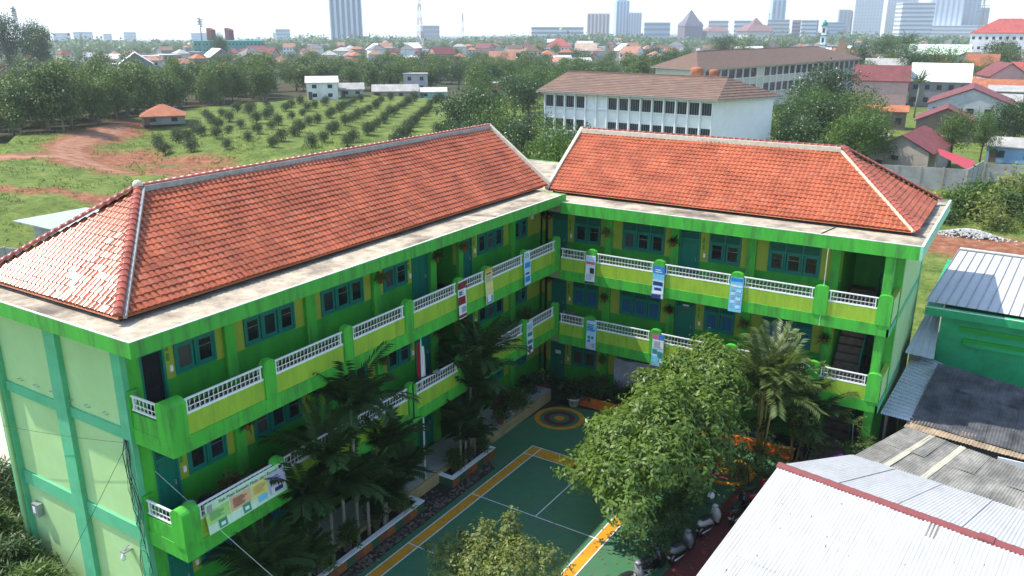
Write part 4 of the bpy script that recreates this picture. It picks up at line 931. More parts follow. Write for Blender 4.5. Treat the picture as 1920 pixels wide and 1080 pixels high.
q = MB(); q.box(16.25,8.35,5.42,27,8.75,5.80); q.box(16.25,8.75,5.42,16.95,19.2,5.70); obj('gutter', q, M_GWALL, t)
q = MB(); q.box(16.27,8.37,5.80,27,8.42,5.83); obj('gutter_edge', q, M_SLABT, t)
q = MB(); q.box(17.9,8.68,4.75,27,8.75,4.98); obj('wall_rib', q, M_GWALL2, t)
q = MB(); q.box(18.1,8.62,4.05,24,8.75,4.40); q2 = MB(); q2.box(18.3,8.60,4.02,21.6,8.62,4.22); obj('wall_rib', q, M_GWALL2, t); obj('wall_panel', q2, M_GWALL, t)
GA, GB = Vector((16.2,9.0,5.92)), Vector((27,8.6,5.92)); GR, GRB = Vector((17.05,13.9,7.66)), Vector((27,13.5,7.66))
q = MB(); q.quad(GA, GB, GRB, GR); q.quad(GR, GRB, Vector((27,19.3,5.9)), Vector((16.6,19.3,5.9))); obj('roof', q, M_GROOF, t)
q = MB(); q.add([(17.0,9.0,5.45),(17.0,19,5.45),(17.1,13.9,7.6)], [(0,2,1)]); obj('gable', q, M_GWALL, t)
for i in range(25):
    rib = MB(); s_ = i/24; bar(rib, GA.lerp(GB, s_)+Vector((0,0,0.02)), GR.lerp(GRB, s_)+Vector((0,0,0.02)), 0.035, 0.05); obj('roof_rib', rib, M_GREYM, t)
rib = MB(); bar(rib, GR+Vector((0,0,0.03)), GRB+Vector((0,0,0.03)), 0.30, 0.06); obj('ridge_flashing', rib, M_GROOF, t)
q = MB(); q.box(16.55,11.2,0,17.0,30,3.2); o = obj('boundary_wall', q, mat('grey_render_wall', (0.27,0.25,0.22), 0.9, 0.25, 0.8, dirt=(0.12,0.11,0.10), dirt_amt=0.6)); tag(o, 'grey rendered boundary wall in the gap behind the right wing', 'wall')
t = thing('tarpaulin', 'bright magenta tarpaulin bunched behind the white shed roof', 'tarpaulin', (14.7,-2.2,1.5))
q = MB(); vv = []
for i in range(7):
    for j in range(7):
        u, v = i/6, j/6; vv.append((14.0+1.5*u, -2.6+1.0*v, 1.25+0.75*math.sin(u*3.1)*math.sin(v*2.6+0.3)+0.08*math.sin(u*17+v*11)))
q.add(vv, [(i*7+j, (i+1)*7+j, (i+1)*7+j+1, i*7+j+1) for i in range(6) for j in range(6)]); obj('sheet', q, mat('magenta_tarpaulin', (0.50,0.04,0.45), 0.5, 0.15, 3.0), t, True)
# steps beside the stair foot
t = thing('outdoor_steps', 'dark stone steps beside the spiky shrub at the stair foot', 'steps', (13.6,0.6,0))
for i in range(5):
    q = MB(); q.box(13.1,-0.4+i*0.38,0,14.5,-0.4+(i+1)*0.38,0.17*(i+1)); obj('step', q, M_STAIR, t)

# ------------------------------------------------------------------ parked motorbikes
M_TYRE = mat('tyre_rubber', (0.015,0.015,0.016), 0.8, 0.2, 8.0); M_CHR = mat('dull_chrome', (0.5,0.5,0.5), 0.25, 0.1, 4.0, metal=0.9)
M_TAIL = mat('red_tail_light', (0.4,0.01,0.01), 0.2, 0.1, 4.0); M_SEATM = mat('black_vinyl_seat', (0.02,0.02,0.02), 0.45, 0.2, 6.0)
def torus(q, c, r, t, n=18, m=6):
    vv = []; ff = []
    for i in range(n):
        a = 2*math.pi*i/n
        for j in range(m):
            b = 2*math.pi*j/m; rr_ = r+t*math.cos(b); vv.append((c[0]+t*0.9*math.sin(b), c[1]+rr_*math.cos(a), c[2]+rr_*math.sin(a)))
    for i in range(n):
        for j in range(m): ff.append((i*m+j, i*m+(j+1) % m, ((i+1) % n)*m+(j+1) % m, ((i+1) % n)*m+j))
    q.add(vv, ff)
def loft(q, rings):
    k = len(rings[0]); b = len(q.v); q.add([p for r_ in rings for p in r_], [])
    ff = [(i*k+j, i*k+(j+1) % k, (i+1)*k+(j+1) % k, (i+1)*k+j) for i in range(len(rings)-1) for j in range(k)]+[tuple(range(k-1,-1,-1)), tuple((len(rings)-1)*k+j for j in range(k))]
    for f in ff: q.f.append(tuple(b+i for i in f)); q.mi.append(0)
def oval(y, zc, w, h, n=10): return [(w*math.cos(2*math.pi*i/n), y, zc+h*math.sin(2*math.pi*i/n)) for i in range(n)]
def motorbike(label, loc, rz, paint, helmet=None):
    """a step-through scooter, nose to +y"""
    t = thing('parked_motorbike', label, 'motorbike', loc, rz, 'motorbikes parked beside the court'); ob = lambda n, q, m, p=t, s=True: obj(n, q, m, p, s, True)
    for y in (-0.62, 0.62):
        q = MB(); torus(q, (0,y,0.27), 0.215, 0.055); w = ob('wheel', q, M_TYRE)
        q = MB(); q.tube([(-0.04,y,0.27),(0.04,y,0.27)], 0.15, 12); ob('hub', q, M_CHR, w)
    q = MB(); loft(q, [oval(-0.86,0.66,0.05,0.05), oval(-0.70,0.64,0.15,0.14), oval(-0.40,0.60,0.18,0.17), oval(-0.10,0.50,0.16,0.16), oval(0.10,0.36,0.13,0.10)]); ob('rear_body', q, paint)
    q = MB(); loft(q, [oval(-0.66,0.80,0.10,0.035), oval(-0.45,0.80,0.14,0.05), oval(-0.10,0.77,0.13,0.05), oval(0.06,0.74,0.07,0.035)]); ob('seat', q, M_SEATM)
    q = MB(); loft(q, [[(-0.20,0.36,0.32),(0.20,0.36,0.32),(0.17,0.26,0.32),(-0.17,0.26,0.32)], [(-0.24,0.42,0.60),(0.24,0.42,0.60),(0.20,0.32,0.60),(-0.20,0.32,0.60)], [(-0.15,0.36,0.95),(0.15,0.36,0.95),(0.11,0.26,0.95),(-0.11,0.26,0.95)]]); ob('leg_shield', q, paint)
    q = MB(); q.box(-0.15,-0.02,0.28,0.15,0.34,0.34); ob('footboard', q, M_BLACK, t, False)
    q = MB(); loft(q, [oval(0.40,0.56,0.05,0.03), oval(0.62,0.57,0.07,0.03), oval(0.80,0.44,0.05,0.02)]); ob('front_mudguard', q, paint)
    q = MB(); q.tube([(-0.07,0.60,0.28),(-0.07,0.36,0.80)], 0.022, 6); q.tube([(0.07,0.60,0.28),(0.07,0.36,0.80)], 0.022, 6); ob('fork', q, M_GREYM)
    q = MB(); loft(q, [oval(0.22,1.00,0.10,0.06), oval(0.34,1.00,0.13,0.08), oval(0.44,0.97,0.07,0.05)]); ob('headset', q, paint)
    q = MB(); q.tube([(-0.34,0.16,1.04),(-0.16,0.28,1.02),(0.16,0.28,1.02),(0.34,0.16,1.04)], 0.018, 6); ob('handlebar', q, M_BLACK)
    for s_ in (-1, 1):
        q = MB(); q.tube([(s_*0.20,0.26,1.02),(s_*0.28,0.28,1.20)], 0.008, 4); q.ball((s_*0.29,0.28,1.24), 0.055, 8, 5, (1.2,0.3,0.8)); ob('mirror', q, M_BLACK)
    q = MB(); q.ball((0,-0.87,0.64), 0.055, 8, 5, (1.1,0.5,1)); ob('tail_light', q, M_TAIL)
    q = MB(); q.box(-0.10,-0.93,0.40,0.10,-0.91,0.52); pl = ob('number_plate', q, M_BLACK, t, False)
    q = MB(); q.box(-0.08,-0.936,0.47,0.07,-0.931,0.50); q.box(-0.04,-0.936,0.42,0.05,-0.931,0.445); ob('plate_print', q, M_WHITE, pl, False)
    q = MB(); q.tube([(0.15,0.05,0.26),(0.17,-0.30,0.28),(0.18,-0.80,0.34)], [0.03,0.04,0.05], 7); ob('exhaust', q, M_CHR)
    q = MB(); q.tube([(-0.06,-0.1,0.3),(-0.18,-0.16,0.02)], 0.014, 5); ob('stand', q, M_GREYM)
    return t
P_CREAM = mat('cream_scooter_paint', (0.62,0.60,0.54), 0.25, 0.04, 2.0, spec=0.6); P_BLK = mat('black_scooter_paint', (0.018,0.018,0.02), 0.2, 0.2, 2.0, spec=0.6); P_RED = mat('red_scooter_paint', (0.35,0.015,0.02), 0.25, 0.1, 2.0, spec=0.6); P_GRY = mat('silver_scooter_paint', (0.22,0.22,0.23), 0.25, 0.1, 2.0, spec=0.6)
motorbike('cream scooter with a round red tail light parked under the tree', (11.05,-7.4,0.0), R(-14), P_CREAM)
motorbike('black scooter parked right behind the cream scooter', (11.75,-5.9,0.0), R(-6), P_BLK)
motorbike('red and black scooter nearest the red-capped shed ridge', (12.1,-4.4,0.0), R(-10), P_RED)
motorbike('black scooter with silver panels on the red strip near the bottom edge', (10.75,-9.6,0.0), R(-12), P_GRY)
motorbike('black scooter half hidden by the tree at the bottom edge', (10.15,-11.2,0.0), R(-16), P_BLK)
motorbike('dark grey scooter lowest at the bottom edge', (9.9,-12.4,0.0), R(-20), P_GRY)
t = thing('helmet', 'white open helmet hung on the cream scooter mirror', 'helmet', (10.85,-6.9,1.16))
q = MB(); q.ball((10.85,-6.9,1.28), 0.15, 12, 8, (0.95,1.1,1)); obj('shell', q, M_WHITE, t, True); q = MB(); q.ball((10.80,-6.80,1.27), 0.11, 10, 6, (1,0.9,0.7)); obj('lining', q, M_BLACK, t, True)
# ------------------------------------------------------------------ vegetation
M_BARK = mat('grey_brown_bark', (0.11,0.085,0.06), 0.9, 0.35, 4.0, 0.6, 12, stretch=(1,1,0.3))
M_BARKP = mat('pale_bark', (0.24,0.21,0.16), 0.9, 0.3, 4.0, 0.4, 12)
L_TREE = leaf_mat('fresh_green_leaf', (0.098,0.170,0.034), 0.40, 0.35, 0.42)
L_TREE2 = leaf_mat('mid_green_leaf', (0.068,0.125,0.028), 0.40, 0.25, 0.45)
L_BRT = leaf_mat('bright_green_leaf', (0.065,0.125,0.022), 0.35, 0.30, 0.5)
L_TEAK = leaf_mat('teak_leaf', (0.085,0.142,0.036), 0.40, 0.20, 0.55)
L_DARK = leaf_mat('dark_glossy_leaf', (0.042,0.084,0.024), 0.40, 0.15, 0.35)
L_PALMD = leaf_mat('dark_palm_leaf', (0.032,0.070,0.020), 0.45, 0.15, 0.55, 0.2)
L_PALMY = leaf_mat('yellow_palm_leaf', (0.092,0.140,0.042), 0.40, 0.25, 0.4)
L_BUSHY = leaf_mat('yellowish_shrub_leaf', (0.17,0.215,0.055), 0.40, 0.30, 0.45)
L_SPIKY = leaf_mat('lime_needle_leaf', (0.13,0.22,0.035), 0.30, 0.2, 0.5)
L_ORCH = leaf_mat('orchard_leaf', (0.040,0.070,0.020), 0.35, 0.15, 0.5)
L_BAN = leaf_mat('banana_leaf', (0.09,0.19,0.05), 0.35, 0.3, 0.35)
L_RED = leaf_mat('reddish_leaf', (0.12,0.05,0.03), 0.4, 0.2, 0.45)
M_CANE = mat('yellow_cane', (0.30,0.24,0.06), 0.5, 0.2, 3.0); M_CANER = mat('orange_red_crownshaft', (0.42,0.085,0.02), 0.45, 0.25, 2.5)
def norm(a): return a/np.maximum(np.linalg.norm(a, axis=-1, keepdims=True), 1e-9)
def leaves(P, D, U, ln, wd, rs, fold=0.18):
    """diamond leaves: P base points, D pointing directions, U rough up vectors"""
    n = len(P); D = norm(D); S_ = norm(np.cross(D, U)); N_ = np.cross(S_, D)
    ln = np.asarray(ln).reshape(-1,1)*np.ones((n,1)); wd = np.asarray(wd).reshape(-1,1)*np.ones((n,1))
    mid = P+D*ln*0.45
    a, b, c, d = P, mid+S_*wd/2+N_*wd*fold, P+D*ln-N_*ln*0.12, mid-S_*wd/2+N_*wd*fold
    V = np.stack([a, b, c, d], 1).reshape(-1, 3)
    F = np.arange(n*4).reshape(n, 4)
    return V, F
def cloud_mesh(name, blobs, count, size, m, seed, clump=14, flat=0.35, aspect=0.5, shell=0.55, droop=0.2):
    """a crown: leaf clumps through the outer volume of several lobes"""
    rs = np.random.RandomState(seed); P = []; 
    vol = np.array([b[3]*b[4]*b[5] for b in blobs])**0.67; vol = vol/vol.sum()
    nc = max(1, count//clump); who = rs.choice(len(blobs), nc, p=vol)
    B = np.array(blobs)[who]
    dirs = norm(rs.randn(nc, 3)+np.array([0,0,0.25])); rad = shell+(1.04-shell)*rs.rand(nc)**0.6
    rad *= 1+0.16*np.sin(dirs[:,0]*5+who)*np.cos(dirs[:,1]*4+who*2)
    cen = B[:,0:3]+dirs*B[:,3:6]*rad[:,None]
    pts = np.repeat(cen, clump, 0)+rs.randn(nc*clump, 3)*size*1.25
    out = np.repeat(dirs, clump, 0)
    D = norm(out*0.6+rs.randn(len(pts), 3)*0.75+np.array([0,0,-droop])); U = norm(out*0.5+rs.randn(len(pts), 3)*0.6+np.array([0,0,0.9]))
    V, F = leaves(pts, D, U, size*(0.7+0.6*rs.rand(len(pts))), size*aspect*(0.8+0.4*rs.rand(len(pts))), rs)
    lv = np.clip(0.5*np.repeat(rs.rand(nc), clump)+0.5*rs.rand(len(pts)), 0, 1)
    return np_mesh(name, V, F, m, {'lv':('FACE', lv)})
def trunk_mesh(h, r, limbs, m, seed, lean=0.1):
    q = MB(); r_ = random.Random(seed); p = []; x = y = 0
    for i in range(6):
        p.append((x, y, h*i/5)); x += r_.uniform(-lean, lean)*h/5; y += r_.uniform(-lean, lean)*h/5
    q.tube(p, [r*1.35, r*1.05, r*0.95, r*0.85, r*0.75, r*0.6], 8)
    for k, (tx, ty, tz) in enumerate(limbs):
        s = Vector(p[2+k % 4]); e = Vector((tx, ty, tz)); md = s.lerp(e, 0.5)+Vector((r_.uniform(-0.2,0.2), r_.uniform(-0.2,0.2), 0.12*(e-s).length)); q.tube([s, md, e], [r*0.5, r*0.35, r*0.12], 6)
    return mesh_of(q, m, True, 'trunk')
class Kind:
    """a plant prototype: trunk and crown meshes, copied for every individual"""
    def __init__(s, name, trunk, crown, cat='tree', h=1.0, r=1.0): s.name = name; s.parts = [p for p in (('trunk', trunk), ('crown', crown)) if p[1]]; s.cat = cat; s.h = h; s.r = r
def plant(kind, loc, scale, rz, label, group=None, sz=None):
    t = thing(kind.name, label, kind.cat, loc, rz, group); t.scale = (scale, scale, sz if sz else scale)
    for nm, me in kind.parts:
        o = bpy.data.objects.new(nm, me); COL.objects.link(o); o.parent = t
    return t
def lobes(seed, n, H0, H1, Rr, big):
    r = random.Random(seed); out = []
    for i in range(n):
        a = 6.28*i/n+r.uniform(-0.5,0.5); f = r.random(); d = Rr*r.uniform(0.25,0.62)*(0.5 if i % 3 == 0 else 1)
        s = big*r.uniform(0.75,1.2); out.append((d*math.cos(a), d*math.sin(a), H0+(H1-H0)*f, s, s*r.uniform(0.85,1.1), s*r.uniform(0.65,0.95)))
    return out
# --- prototypes: crown height about 10 m for trees
TEAK = []; 
for k in range(5):
    b = lobes(40+k, 11, 3.2, 9.5, 4.2, 1.75)
    TEAK.append(Kind('teak_tree', trunk_mesh(8.0, 0.17, [x[:3] for x in b[:6]], M_BARKP, k), cloud_mesh('teak_crown', b, 3600, 0.48, L_TEAK, 60+k, 8, aspect=0.62, droop=0.45), h=11.0, r=3.9))
ROUND = []
for k in range(4):
    b = lobes(80+k, 10, 3.8, 8.4, 5.0, 2.0)
    ROUND.append(Kind('broadleaf_tree', trunk_mesh(6.5, 0.22, [x[:3] for x in b[:6]], M_BARK, k+9), cloud_mesh('round_crown', b, 4200, 0.36, (L_TREE2, L_DARK, L_TREE2, L_BRT)[k], 90+k, 10), h=10.0, r=4.6))
FAR = []
for k in range(4):
    b = lobes(120+k, 8, 4.0, 8.5, 5.0, 2.3)
    FAR.append(Kind('town_tree', trunk_mesh(6.0, 0.25, [], M_BARK, k+19), cloud_mesh('far_crown', b, 900, 0.85, (L_TREE2, L_DARK, L_TEAK, L_TREE2)[k], 130+k, 6), h=10.3, r=5.0))
ORCH = []
for k in range(3):
    b = lobes(150+k, 6, 0.55, 1.35, 0.7, 0.62)
    ORCH.append(Kind('orchard_tree', trunk_mesh(1.0, 0.06, [], M_BARK, k+29), cloud_mesh('orchard_crown', b, 1400, 0.17, L_ORCH, 160+k, 8), h=2.1, r=1.1))
def frond(q_pts, L, droop, n, lw, ll, r, az, el, base):
    """one feather frond as leaflet quads along a drooping midrib"""
    out = []; d = Vector((math.cos(az)*math.cos(el), math.sin(az)*math.cos(el), math.sin(el))); p = Vector(base); step = L/n
    side = d.cross(Vector((0,0,1))).normalized()
    for i in range(n):
        t = i/n; p = p+d*step; d = (d+Vector((0,0,-droop*step*(0.6+1.2*t)))).normalized(); up = side.cross(d)
        k = ll*(0.35+0.65*math.sin(min(1, t*1.25+0.22)*math.pi*0.82)); 
        for s in (-1, 1):
            dd = (side*s*0.82+d*0.62+up*r.uniform(0.0,0.25)-Vector((0,0,0.22))).normalized(); out.append((tuple(p), tuple(dd), tuple(up), k*r.uniform(0.85,1.1), lw))
    q_pts.extend(out); return p
def palm_meshes(name, stems, nf, L, droop, n, lw, ll, seed, mleaf, el0=(0.30,1.35)):
    """stems: list of crown positions"""
    r = random.Random(seed); pts = []; rib = MB()
    for (cx, cy, cz) in stems:
        for k in range(nf):
            az = 6.283*k/nf+r.uniform(-0.25,0.25); el = r.uniform(*el0); frond(pts, L*r.uniform(0.75,1.1), droop*r.uniform(0.8,1.3), n, lw, ll, r, az, el, (cx, cy, cz))
    P = np.array([a[0] for a in pts]); D = np.array([a[1] for a in pts]); U = np.array([a[2] for a in pts]); rs = np.random.RandomState(seed)
    V, F = leaves(P, D, U, np.array([a[3] for a in pts]), np.array([a[4] for a in pts]), rs, 0.1)
    return np_mesh(name, V, F, mleaf, {'lv':('FACE', rs.rand(len(F)))})
def palm(name, label, cat, base, stems, nf, L, droop, n, lw, ll, seed, mleaf, mstem, rstem, group=None, shaft=None):
    t = thing(name, label, cat, base, group=group); b = Vector(base)
    for (cx, cy, cz) in stems:
        q = MB(); r = random.Random(seed); bx_, by_ = cx*0.35, cy*0.35
        q.tube([(bx_, by_, 0), (bx_*0.6+cx*0.4, by_*0.6+cy*0.4, cz*0.5), (cx, cy, cz)], [rstem*1.15, rstem, rstem*0.85], 8); obj('stem', q, mstem, t, True, True)
        if shaft: q = MB(); q.tube([(cx*0.97, cy*0.97, cz-0.75), (cx, cy, cz+0.1)], [rstem*1.0, rstem*0.7], 8); obj('crownshaft', q, shaft, t, True, True)
    o = bpy.data.objects.new('fronds', palm_meshes('fronds', stems, nf, L, droop, n, lw, ll, seed, mleaf)); COL.objects.link(o); o.parent = t
    return t
PG = 'dark palms in the planters before the left wing'
for i, (x, y, z, L, nf, sh, lb) in enumerate([
    (0.15,-15.8,6.1,2.3,13,0,'tallest dark palm before the left wing, reaching the top balcony'),
    (0.10,-17.1,4.6,2.1,11,0,'dark palm just left of the tallest one before the left wing'),
    (0.20,-18.4,3.9,1.7,10,1,'dark palm with an orange-red stem beside the wide banner'),
    (0.10,-14.1,3.7,1.6,9,0,'dark palm between the tallest palm and the flagpole'),
    (0.20,-13.1,2.2,1.15,7,0,'low dark palm at the end of the long planter by the flagpole'),
    (0.10,-7.4,5.1,2.0,12,0,'dark palm at the far end of the short planter, reaching the middle balcony'),
    (0.15,-8.3,4.1,1.9,12,0,'dark palm in the middle of the short planter'),
    (0.20,-9.2,2.6,1.4,9,0,'low dark palm in the short planter nearest the flagpole'),
    (0.15,-20.3,2.2,1.7,11,0,'low spreading dark palm below the wide banner'),
    (0.05,-16.4,3.3,1.7,11,0,'middle-height dark palm just right of the tallest-but-one, below the top balcony'),
    (0.15,-15.2,2.5,1.5,10,0,'low dark palm at the foot of the tallest palm'),
    (0.25,-14.4,1.8,1.2,9,0,'lowest dark palm left of the flagpole, at the planter edge'),
    (0.10,-17.7,2.7,1.6,10,0,'dark palm low behind the orange-red stem'),
    (0.05,-7.9,3.0,1.5,11,0,'middle-height dark palm in the short planter below the two tall crowns'),
    (0.20,-8.8,1.8,1.2,9,0,'lowest dark palm in the short planter'),
    (0.45,-19.2,1.6,1.5,10,0,'lowest dark palm in the long planter at the bottom of the picture')]):
    palm('courtyard_palm', lb, 'palm', (x, y, 0.3), [(0.05,0.0,z-0.3)], nf+5, L*1.05, 0.36, 28, 0.085, 0.66, 200+i, L_PALMD, M_BARKP, 0.07, PG, M_CANER if sh else None)
RS = random.Random(31)
def cane_clump(base, n, h, label, seed, mleaf, group):
    r = random.Random(seed); stems = [(r.uniform(-0.55,0.55), r.uniform(-0.55,0.55), h*r.uniform(0.7,1.0)) for _ in range(n)]
    return palm('cane_palm', label, 'palm', base, stems, 9, 2.3, 0.28, 26, 0.075, 0.66, seed, mleaf, M_CANE, 0.045, group, M_CANER)
cane_clump((11.35,-1.95,0.0), 8, 5.0, 'clump of yellow cane palms between the leafy tree and the stair', 301, L_PALMY, 'cane palms before the right wing')
cane_clump((12.5,-0.6,0.0), 4, 3.2, 'smaller dark cane palm clump close to the stair', 302, L_PALMD, 'cane palms before the right wing')
# --- leafy courtyard tree: rosettes of pointed leaves on fine twigs
def rosette_crown(name, blobs, nros, per, ln, wd, m, seed, shell=0.5):
    rs = np.random.RandomState(seed); vol = np.array([b[3]*b[4]*b[5] for b in blobs])**0.67; who = rs.choice(len(blobs), nros, p=vol/vol.sum()); B = np.array(blobs)[who]
    dirs = norm(rs.randn(nros, 3)+np.array([0,0,0.3])); rad = shell+(1.05-shell)*rs.rand(nros)**0.55
    rad *= 1+0.22*np.sin(dirs[:,0]*6+who*1.7)*np.cos(dirs[:,1]*5+who)*np.sign(dirs[:,2]+0.5)
    cen = B[:,0:3]+dirs*B[:,3:6]*rad[:,None]; P = np.repeat(cen, per, 0); ax = norm(dirs+np.array([0,0,0.8])+rs.randn(nros,3)*0.3)
    t1 = norm(np.cross(ax, rs.randn(nros,3))); t2 = np.cross(ax, t1); k = np.tile(np.arange(per), nros); a = k*2.39996+np.repeat(rs.rand(nros)*6.28, per)
    A, T1, T2 = (np.repeat(v, per, 0) for v in (ax, t1, t2))
    D = T1*np.cos(a)[:,None]+T2*np.sin(a)[:,None]+A*(0.35-0.11*k)[:,None]+np.array([0,0,-0.25])
    P = P+A*(rs.rand(len(P))*ln*1.3)[:,None]+rs.randn(len(P),3)*ln*0.25
    s = 0.65+0.6*rs.rand(len(P)); V, F = leaves(P, D, A, ln*s, wd*s, rs)
    lv = np.clip(0.55*np.repeat(rs.rand(nros), per)+0.45*rs.rand(len(P)), 0, 1)
    return np_mesh(name, V, F, m, {'lv':('FACE', lv)})
t = thing('courtyard_tree', 'large bright leafy tree over the right half of the courtyard', 'tree', (9.6,-6.6,0))
cb = [(8.4,-3.2,4.7,1.2,1.1,1.0),(9.7,-3.6,5.2,1.0,1.0,1.0),(8.9,-2.6,5.5,0.6,0.6,0.8),(10.3,-4.6,4.9,0.9,0.9,0.9),(7.3,-3.8,3.9,1.0,1.0,0.9),(9.3,-5.4,4.6,1.2,1.2,1.0),(7.6,-5.6,3.7,1.1,1.1,0.9),(10.0,-6.6,4.2,1.2,1.2,1.1),(8.4,-7.2,4.3,1.2,1.1,1.0),(6.7,-6.8,2.9,1.0,1.0,0.8),(7.3,-8.6,3.6,1.1,1.1,0.9),(9.4,-8.6,4.5,1.1,1.2,1.1),(8.2,-9.9,4.0,1.1,1.1,1.0),(9.8,-10.3,4.2,1.0,1.1,1.0),(8.9,-11.5,3.6,1.1,1.1,1.0),(7.1,-10.3,2.9,0.9,0.9,0.7),(10.5,-8.4,3.2,0.9,1.2,1.1),(10.6,-5.6,3.2,0.9,1.1,1.1),(9.7,-12.4,3.2,0.8,0.9,0.8),(5.9,-6.0,2.5,0.6,0.6,0.5),(6.2,-8.2,2.4,0.7,0.7,0.5),(6.9,-4.8,4.3,0.5,0.5,0.7),(9.2,-7.6,5.4,0.5,0.5,0.7),(8.6,-9.0,5.1,0.4,0.4,0.7),(9.0,-7.0,2.4,1.5,2.4,0.9)]
cb = [(a-9.6, b+6.6, c, d, e, f) for a, b, c, d, e, f in cb]
o = bpy.data.objects.new('crown', rosette_crown('courtyard_crown', cb, 3300, 8, 0.25, 0.10, L_TREE, 501, 0.25)); COL.objects.link(o); o.parent = t
o = bpy.data.objects.new('trunk', trunk_mesh(3.2, 0.16, [x[:3] for x in cb], M_BARK, 77)); COL.objects.link(o); o.parent = t
t = thing('pruned_shrub_tree', 'thin yellowish-leaved small tree at the bottom edge over the court', 'tree', (7.2,-17.2,0))
cb = [(5.0,-16.0,2.1,0.55,0.5,0.45),(5.7,-15.6,2.5,0.6,0.6,0.5),(6.6,-15.2,2.8,0.35,0.35,0.7),(7.3,-15.9,2.6,0.7,0.7,0.55),(6.3,-16.6,2.3,0.8,0.8,0.55),(7.6,-16.9,2.6,0.8,0.8,0.6),(5.4,-16.9,2.0,0.6,0.6,0.4),(8.3,-15.6,2.4,0.6,0.6,0.5),(4.3,-16.3,1.9,0.45,0.3,0.2),(6.7,-17.6,2.0,0.8,0.8,0.5)]
cb = [(a-7.2, b+17.2, c, d, e, f) for a, b, c, d, e, f in cb]
o = bpy.data.objects.new('crown', rosette_crown('shrub_crown', cb, 1150, 7, 0.15, 0.07, L_BUSHY, 502, 0.2)); COL.objects.link(o); o.parent = t
o = bpy.data.objects.new('trunk', trunk_mesh(1.7, 0.09, [x[:3] for x in cb], M_BARK, 78, 0.2)); COL.objects.link(o); o.parent = t
# --- understorey round the bikes and the palm clump
def bush(name, label, base, blobs, n, ln, wd, m, seed, group=None, cat='bush'):
    t = thing(name, label, cat, base, group=group); bb = [(a-base[0], b-base[1], c-base[2], d, e, f) for a, b, c, d, e, f in blobs]
    o = bpy.data.objects.new('foliage', rosette_crown('foliage', bb, n, 6, ln, wd, m, seed, 0.35)); COL.objects.link(o); o.parent = t
    q = MB(); r = random.Random(seed)
    for b in bb: q.tube([(0,0,0), (b[0]*0.5, b[1]*0.5, b[2]*0.6), b[:3]], [0.04, 0.03, 0.012], 5)
    obj('stems', q, M_BARK, t, True, True); return t
bush('leafy_bush','dense green bush under the cane palms beside the parked motorbikes',(11.4,-3.3,0),[(11.2,-3.2,1.2,0.9,0.9,0.8),(12.1,-2.6,1.1,0.8,0.8,0.8),(10.6,-3.8,1.4,0.8,0.8,0.7)],420,0.16,0.07,L_TREE,511)
bush('leafy_bush','bush with small leaves right of the cane palms below the stair',(13.0,-0.9,0),[(12.9,-0.9,2.6,0.7,0.7,0.9),(13.3,-0.5,1.6,0.6,0.6,0.9),(12.6,-1.3,3.4,0.5,0.5,0.6)],420,0.15,0.07,L_TREE,512)
bush('leafy_bush','green bush at the foot of the light lean-to roof',(15.5,-1.3,0),[(15.4,-1.3,1.9,0.5,0.5,0.5),(15.7,-0.9,1.6,0.4,0.5,0.5)],200,0.15,0.07,L_TREE2,513)
bush('leafy_bush','dark low bush below the leafy tree beside the motorbikes',(9.8,-9.0,0),[(9.9,-8.4,1.0,0.8,1.0,0.8),(9.6,-10.2,1.0,0.8,1.0,0.8),(9.9,-6.6,1.0,0.7,0.9,0.8)],420,0.16,0.07,L_TREE2,514)
# spiky lime shrub: upright branches densely set with needles
t = thing('spiky_shrub','lime-green spiky shrub in front of the right wing end','shrub',(14.9,-0.9,0))
r = random.Random(41); P = []; Dd = []; st_ = MB()
for k in range(34):
    c = [(0.0,0.05,2.95),(0.45,0.1,2.35),(-0.15,-0.3,1.9),(0.55,-0.25,2.1)][k % 4]; az = r.uniform(0,6.28); el = r.uniform(-0.25,1.2); L = r.uniform(0.45,0.8); d = Vector((math.cos(az)*math.cos(el), math.sin(az)*math.cos(el), math.sin(el))); pts = [Vector(c)+d*L*s-Vector((0,0,0.25*s*s)) for s in (0,0.25,0.5,0.75,1)]
    st_.tube(pts, 0.012, 4)
    for i in range(46):
        s = r.random(); p = Vector(c)+d*L*s-Vector((0,0,0.25*s*s)); a2 = Vector((r.gauss(0,1), r.gauss(0,1), r.gauss(0,1))); a2 = (a2-d*a2.dot(d)).normalized(); P.append(tuple(p)); Dd.append(tuple((a2*0.8+d*0.7).normalized()))
P = np.array(P); Dd = np.array(Dd); rs = np.random.RandomState(3); V_, F_ = leaves(P, Dd, norm(rs.randn(len(P),3)), 0.10, 0.03, rs)
o = bpy.data.objects.new('foliage', np_mesh('spiky', V_, F_, L_SPIKY, {'lv':('FACE', rs.rand(len(F_)))})); COL.objects.link(o); o.parent = t
for c in ((0,0.05,2.95),(0.45,0.1,2.35),(-0.15,-0.3,1.9),(0.55,-0.25,2.1)): st_.tube([(0.1,0,0), (0.1+c[0]*0.3, c[1]*0.3, c[2]*0.5), c], [0.05,0.04,0.02], 6)
obj('stems', st_, M_BARK, t, True, True)
